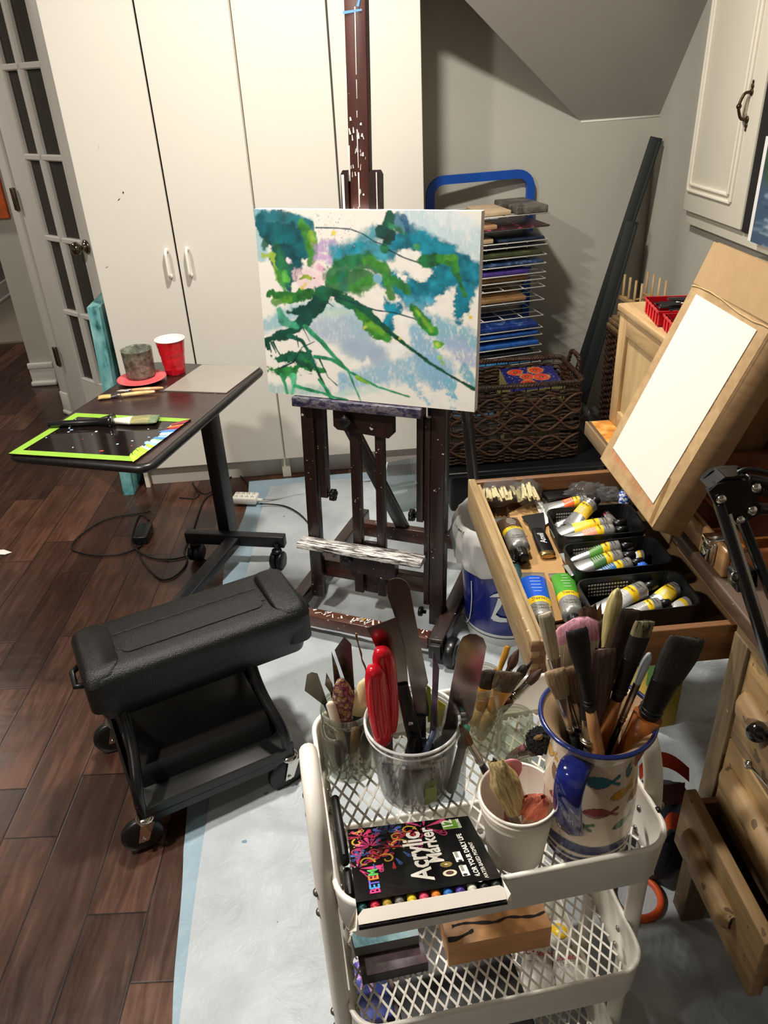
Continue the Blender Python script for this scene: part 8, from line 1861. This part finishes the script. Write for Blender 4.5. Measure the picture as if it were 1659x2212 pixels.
yb2 = CM.to_3x3() @ V((0, 1, 0)); wbk[0] = wbk[3] + yb2 * .06; wbk[1] = wbk[2] + yb2 * .06
lo = [V((q.x, q.y, ZM)) for q in wbk]; mb = MB().add(lo + wbk, [(0, 1, 2, 3), (7, 6, 5, 4), (0, 4, 5, 1), (1, 5, 6, 2), (2, 6, 7, 3), (3, 7, 4, 0)])
obj('block_body', mb, bw_, bt)
def wb(u, v): return wbk[3].lerp(wbk[2], u).lerp(wbk[0].lerp(wbk[1], u), v) + V((0, 0, .0005))
def inkline(pts, w):
    mb = MB(); P = smooth_path([V((a, b, 0)) for a, b in pts], 6); n = len(P)
    L_ = []; 
    for i, q in enumerate(P): ww = w * (.45 + .9 * abs(noise.noise(V((i * .21, w * 90, 0))))); L_ += [wb(min(.995, q.x), q.y - ww), wb(min(.995, q.x), q.y + ww)]
    mb.add(L_, [(2 * i, 2 * i + 2, 2 * i + 3, 2 * i + 1) for i in range(n - 1)]); return mb
obj('charred_line', inkline([(.08, .50), (.2, .52), (.34, .46), (.5, .40), (.62, .46), (.75, .40), (.88, .36), (.99, .42)], .05), mat('charcoal', '1a130e', .8), bt)
obj('charred_line', inkline([(.01, .18), (.1, .17), (.2, .24), (.27, .30)], .07), mat('charcoal', '1a130e', .8), bt)
obj('charred_line', inkline([(.02, .86), (.3, .84), (.6, .9), (.8, .82), (.99, .84)], .05), mat('charcoal', '1a130e', .8), bt)
# ---------------------------------------------------------------- bottom tray
ZL = .165 - .072 + .0042
for i, (c0_, c1_, lab) in enumerate((((1160, 2035), (1165, 2170), 'left white tube of artist colour on the bottom trolley tray'), ((1215, 2050), (1245, 2165), 'right white tube of artist colour on the bottom trolley tray'))):
    A_, B_ = Pz(*c0_, ZL + .035), Pz(*c1_, ZL + .03); d = B_ - A_; L = d.length; M = frame(A_, d, V((0, 0, 1)).cross(d)); R = .026
    t2 = thing('paint_tube', lab, 'paint tube', M=M, group='white tubes on the bottom tray')
    obj('tube_body', MB().loft([(0, R * .5, R * .5), (.01, R * .95, R * .85), (L * .3, R, R), (L * .7, R * 1.1, R * .8), (L, R * 1.3, .003)], M, n=24), mat('white_tube', 'd8d4cc', .3, var=.02), t2)
    obj('cap', MB().lathe([(.012, -.018), (.013, -.016), (.013, .002), (.0001, .002)], 18, M), mat('white_tube_cap', 'e0ddd6', .4), t2)
    up = V((0, 0, 1)); xr_ = V((0, 0, 1)).cross(d.normalized()); yv_ = -d.normalized()
    o = M @ V((0, 0, L * .33)); o.z = A_.z + R * 1.02; xr_ = yv_.cross(up).normalized()
    text('Utrecht', .0155, frame(o, up, xr_), mat('script_red', 'a8243a', .5), t2, shear=.3, bold=.0002)
    o = M @ V((0, 0, L * .48)); o.z = A_.z + R * .98; text("ARTISTS' COLOR", .0055, frame(o, up, xr_), ink, t2)
c = Pz(1208, 2012, ZL + .05); t2 = thing('paint_bottle', 'white bottle with a yellow disc on the bottom trolley tray', 'bottle', V((c.x, c.y, ZL)))
obj('bottle_body', MB().lathe([(.0001, 0), (.026, 0), (.028, .004), (.028, .04), (.022, .05), (.0001, .05)], 28, Matrix.Translation((c.x, c.y, ZL))), mat('white_tube', 'd8d4cc'), t2); obj('colour_disc', MB().lathe([(.0155, .0502), (.015, .052), (.0001, .0522)], 24, Matrix.Translation((c.x, c.y, ZL))), yel, t2)
for i, (px, py, sx, sy, sz, r, c_, lab) in enumerate(((800, 2150, .035, .05, .05, 5, '2c3a80', 'deep blue paint box at the left of the bottom trolley tray'), (865, 2175, .03, .06, .035, 5, '54402e', 'brown wooden box beside the blue one on the bottom trolley tray'), (985, 2120, .11, .115, .04, 6, '0d0b0a', 'black case in the middle of the bottom trolley tray'), (1010, 2250, .06, .03, .04, 6, 'a8622c', 'orange brown box at the front of the bottom trolley tray'))):
    c = Pz(px, py, ZL + .03); c.z = ZL; M = rz(r, c); t2 = thing('small_box', lab, 'box', M=M)
    obj('box_body', MB().box((-sx, -sy, 0), (sx, sy, sz * .7), M, 0, .003), mat('lowbox_' + c_, c_, .45, var=.3, vs=30), t2); obj('lid', MB().box((-sx - .001, -sy - .001, sz * .7), (sx + .001, sy + .001, sz), M, 0, .003), mat('lowbox_' + c_, c_), t2)
c = Pz(795, 2095, ZL + .06); blob('wrapped_paint', V((c.x, c.y, ZL + .03)), .035, paintmat('violet_wrap', [(.35, '2a3a90'), (.5, '8a6ac0'), (.65, 'd8a0b8')], (30, 30, 30), .3), 'crinkled violet and blue wrapper at the left of the bottom trolley tray', 'wrapper', (.8, 1.1, .8), 31, .3)

# dark handles crowded in the jars
def stub(vessel, items, grp):
    for lab, a, b, r, c in items:
        A_, B_ = vessel + V(a), vessel + V(b); d = B_ - A_; L = d.length
        solo('tool_handle', MB().loft([(0, r * .6, r * .5), (.008, r, r * .8), (L * .6, r * 1.1, r * .85), (L - .006, r * .8, r * .7), (L, r * .3, r * .3)], frame(A_, d, (1, 0, 0)), n=14), mat('stub_' + c, c, .35, var=.3, vs=50), lab, 'tool', loc=A_, group=grp)
stub(mc, [('slate violet handle standing at the front of the clear tub', (-.012, -.034, .006), (-.018, -.040, .085), .0095, '3a3346'),
          ('blue black handle beside the slate violet one in the clear tub', (.008, -.036, .006), (.010, -.044, .080), .0095, '1d2030'),
          ('plum coloured handle at the right front of the clear tub', (.026, -.026, .006), (.034, -.030, .088), .0085, '4a3a48'),
          ('charcoal handle at the left wall of the clear tub', (-.032, -.020, .006), (-.042, -.022, .080), .0085, '26242a'),
          ('dull purple handle in the middle of the clear tub', (.0, -.020, .006), (-.006, -.010, .092), .0095, '443a52')], G4)
stub(jc, [('dark brown handle at the front wall of the mason jar', (-.012, -.026, .006), (-.016, -.030, .085), .0085, '2e1c12'),
          ('black handle in the middle of the mason jar', (.0, -.014, .006), (.002, -.012, .095), .009, '15110f'),
          ('chestnut handle at the left of the mason jar', (-.024, -.010, .006), (-.028, -.012, .088), .008, '3c2214'),
          ('deep brown handle at the right of the mason jar', (.020, -.018, .006), (.026, -.018, .086), .008, '33241a')], G3)
q_ = T(cw + .004, .045, .7005); obj('tape_scrap', MB().tube([T(cw + .0035, .052, .7005), T(cw + .0035, .044, .7005)], .0044, 10), blackh, TROLLEY, label='tiny scrap of black tape on the rim')
# ================================================================ light
def area(name, loc, target, size, power, col, spread=180):
    l = bpy.data.lights.new(name, 'AREA'); l.shape = 'DISK'; l.size = size; l.energy = power; l.color = col; l.spread = math.radians(spread)
    o = bpy.data.objects.new(name, l); COL.objects.link(o)
    d = V(target) - V(loc); o.matrix_world = frame(loc, -d); return o
area('ceiling_downlight_easel', (.03, 1.98, 2.55), (.03, 2.05, 0), .16, 58, (1, .945, .86))
area('ceiling_downlight_left', (-1.35, .9, 2.55), (-1.2, 1.0, 0), .16, 60, (1, .945, .87))
area('ceiling_downlight_near', (-2.2, -.5, 2.55), (-2.1, -.4, 0), .16, 13, (1, .945, .87))
area('column_fill', (-2.9, 4.0, 2.5), (-2.6, 4.6, 0), .2, 26, (1, .92, .82))  # added fill on the room side that brightens the wall column, no fixture
area('hall_far_fill', (-2.2, 6.2, 2.5), (-2.2, 6.3, 0), .2, 12, (1, .94, .86))  # added fill to brighten the far hallway, no lamp visible there
w = bpy.data.worlds.new('world'); SC.world = w; w.use_nodes = True
w.node_tree.nodes['Background'].inputs[0].default_value = (.9, .93, 1, 1); w.node_tree.nodes['Background'].inputs[1].default_value = .0
SC.view_settings.view_transform = 'Standard'
SC.view_settings.look = 'None'
SC.view_settings.exposure = -.08
SC.cycles.use_denoising = True
SC.cycles.max_bounces = 10; SC.cycles.transparent_max_bounces = 24
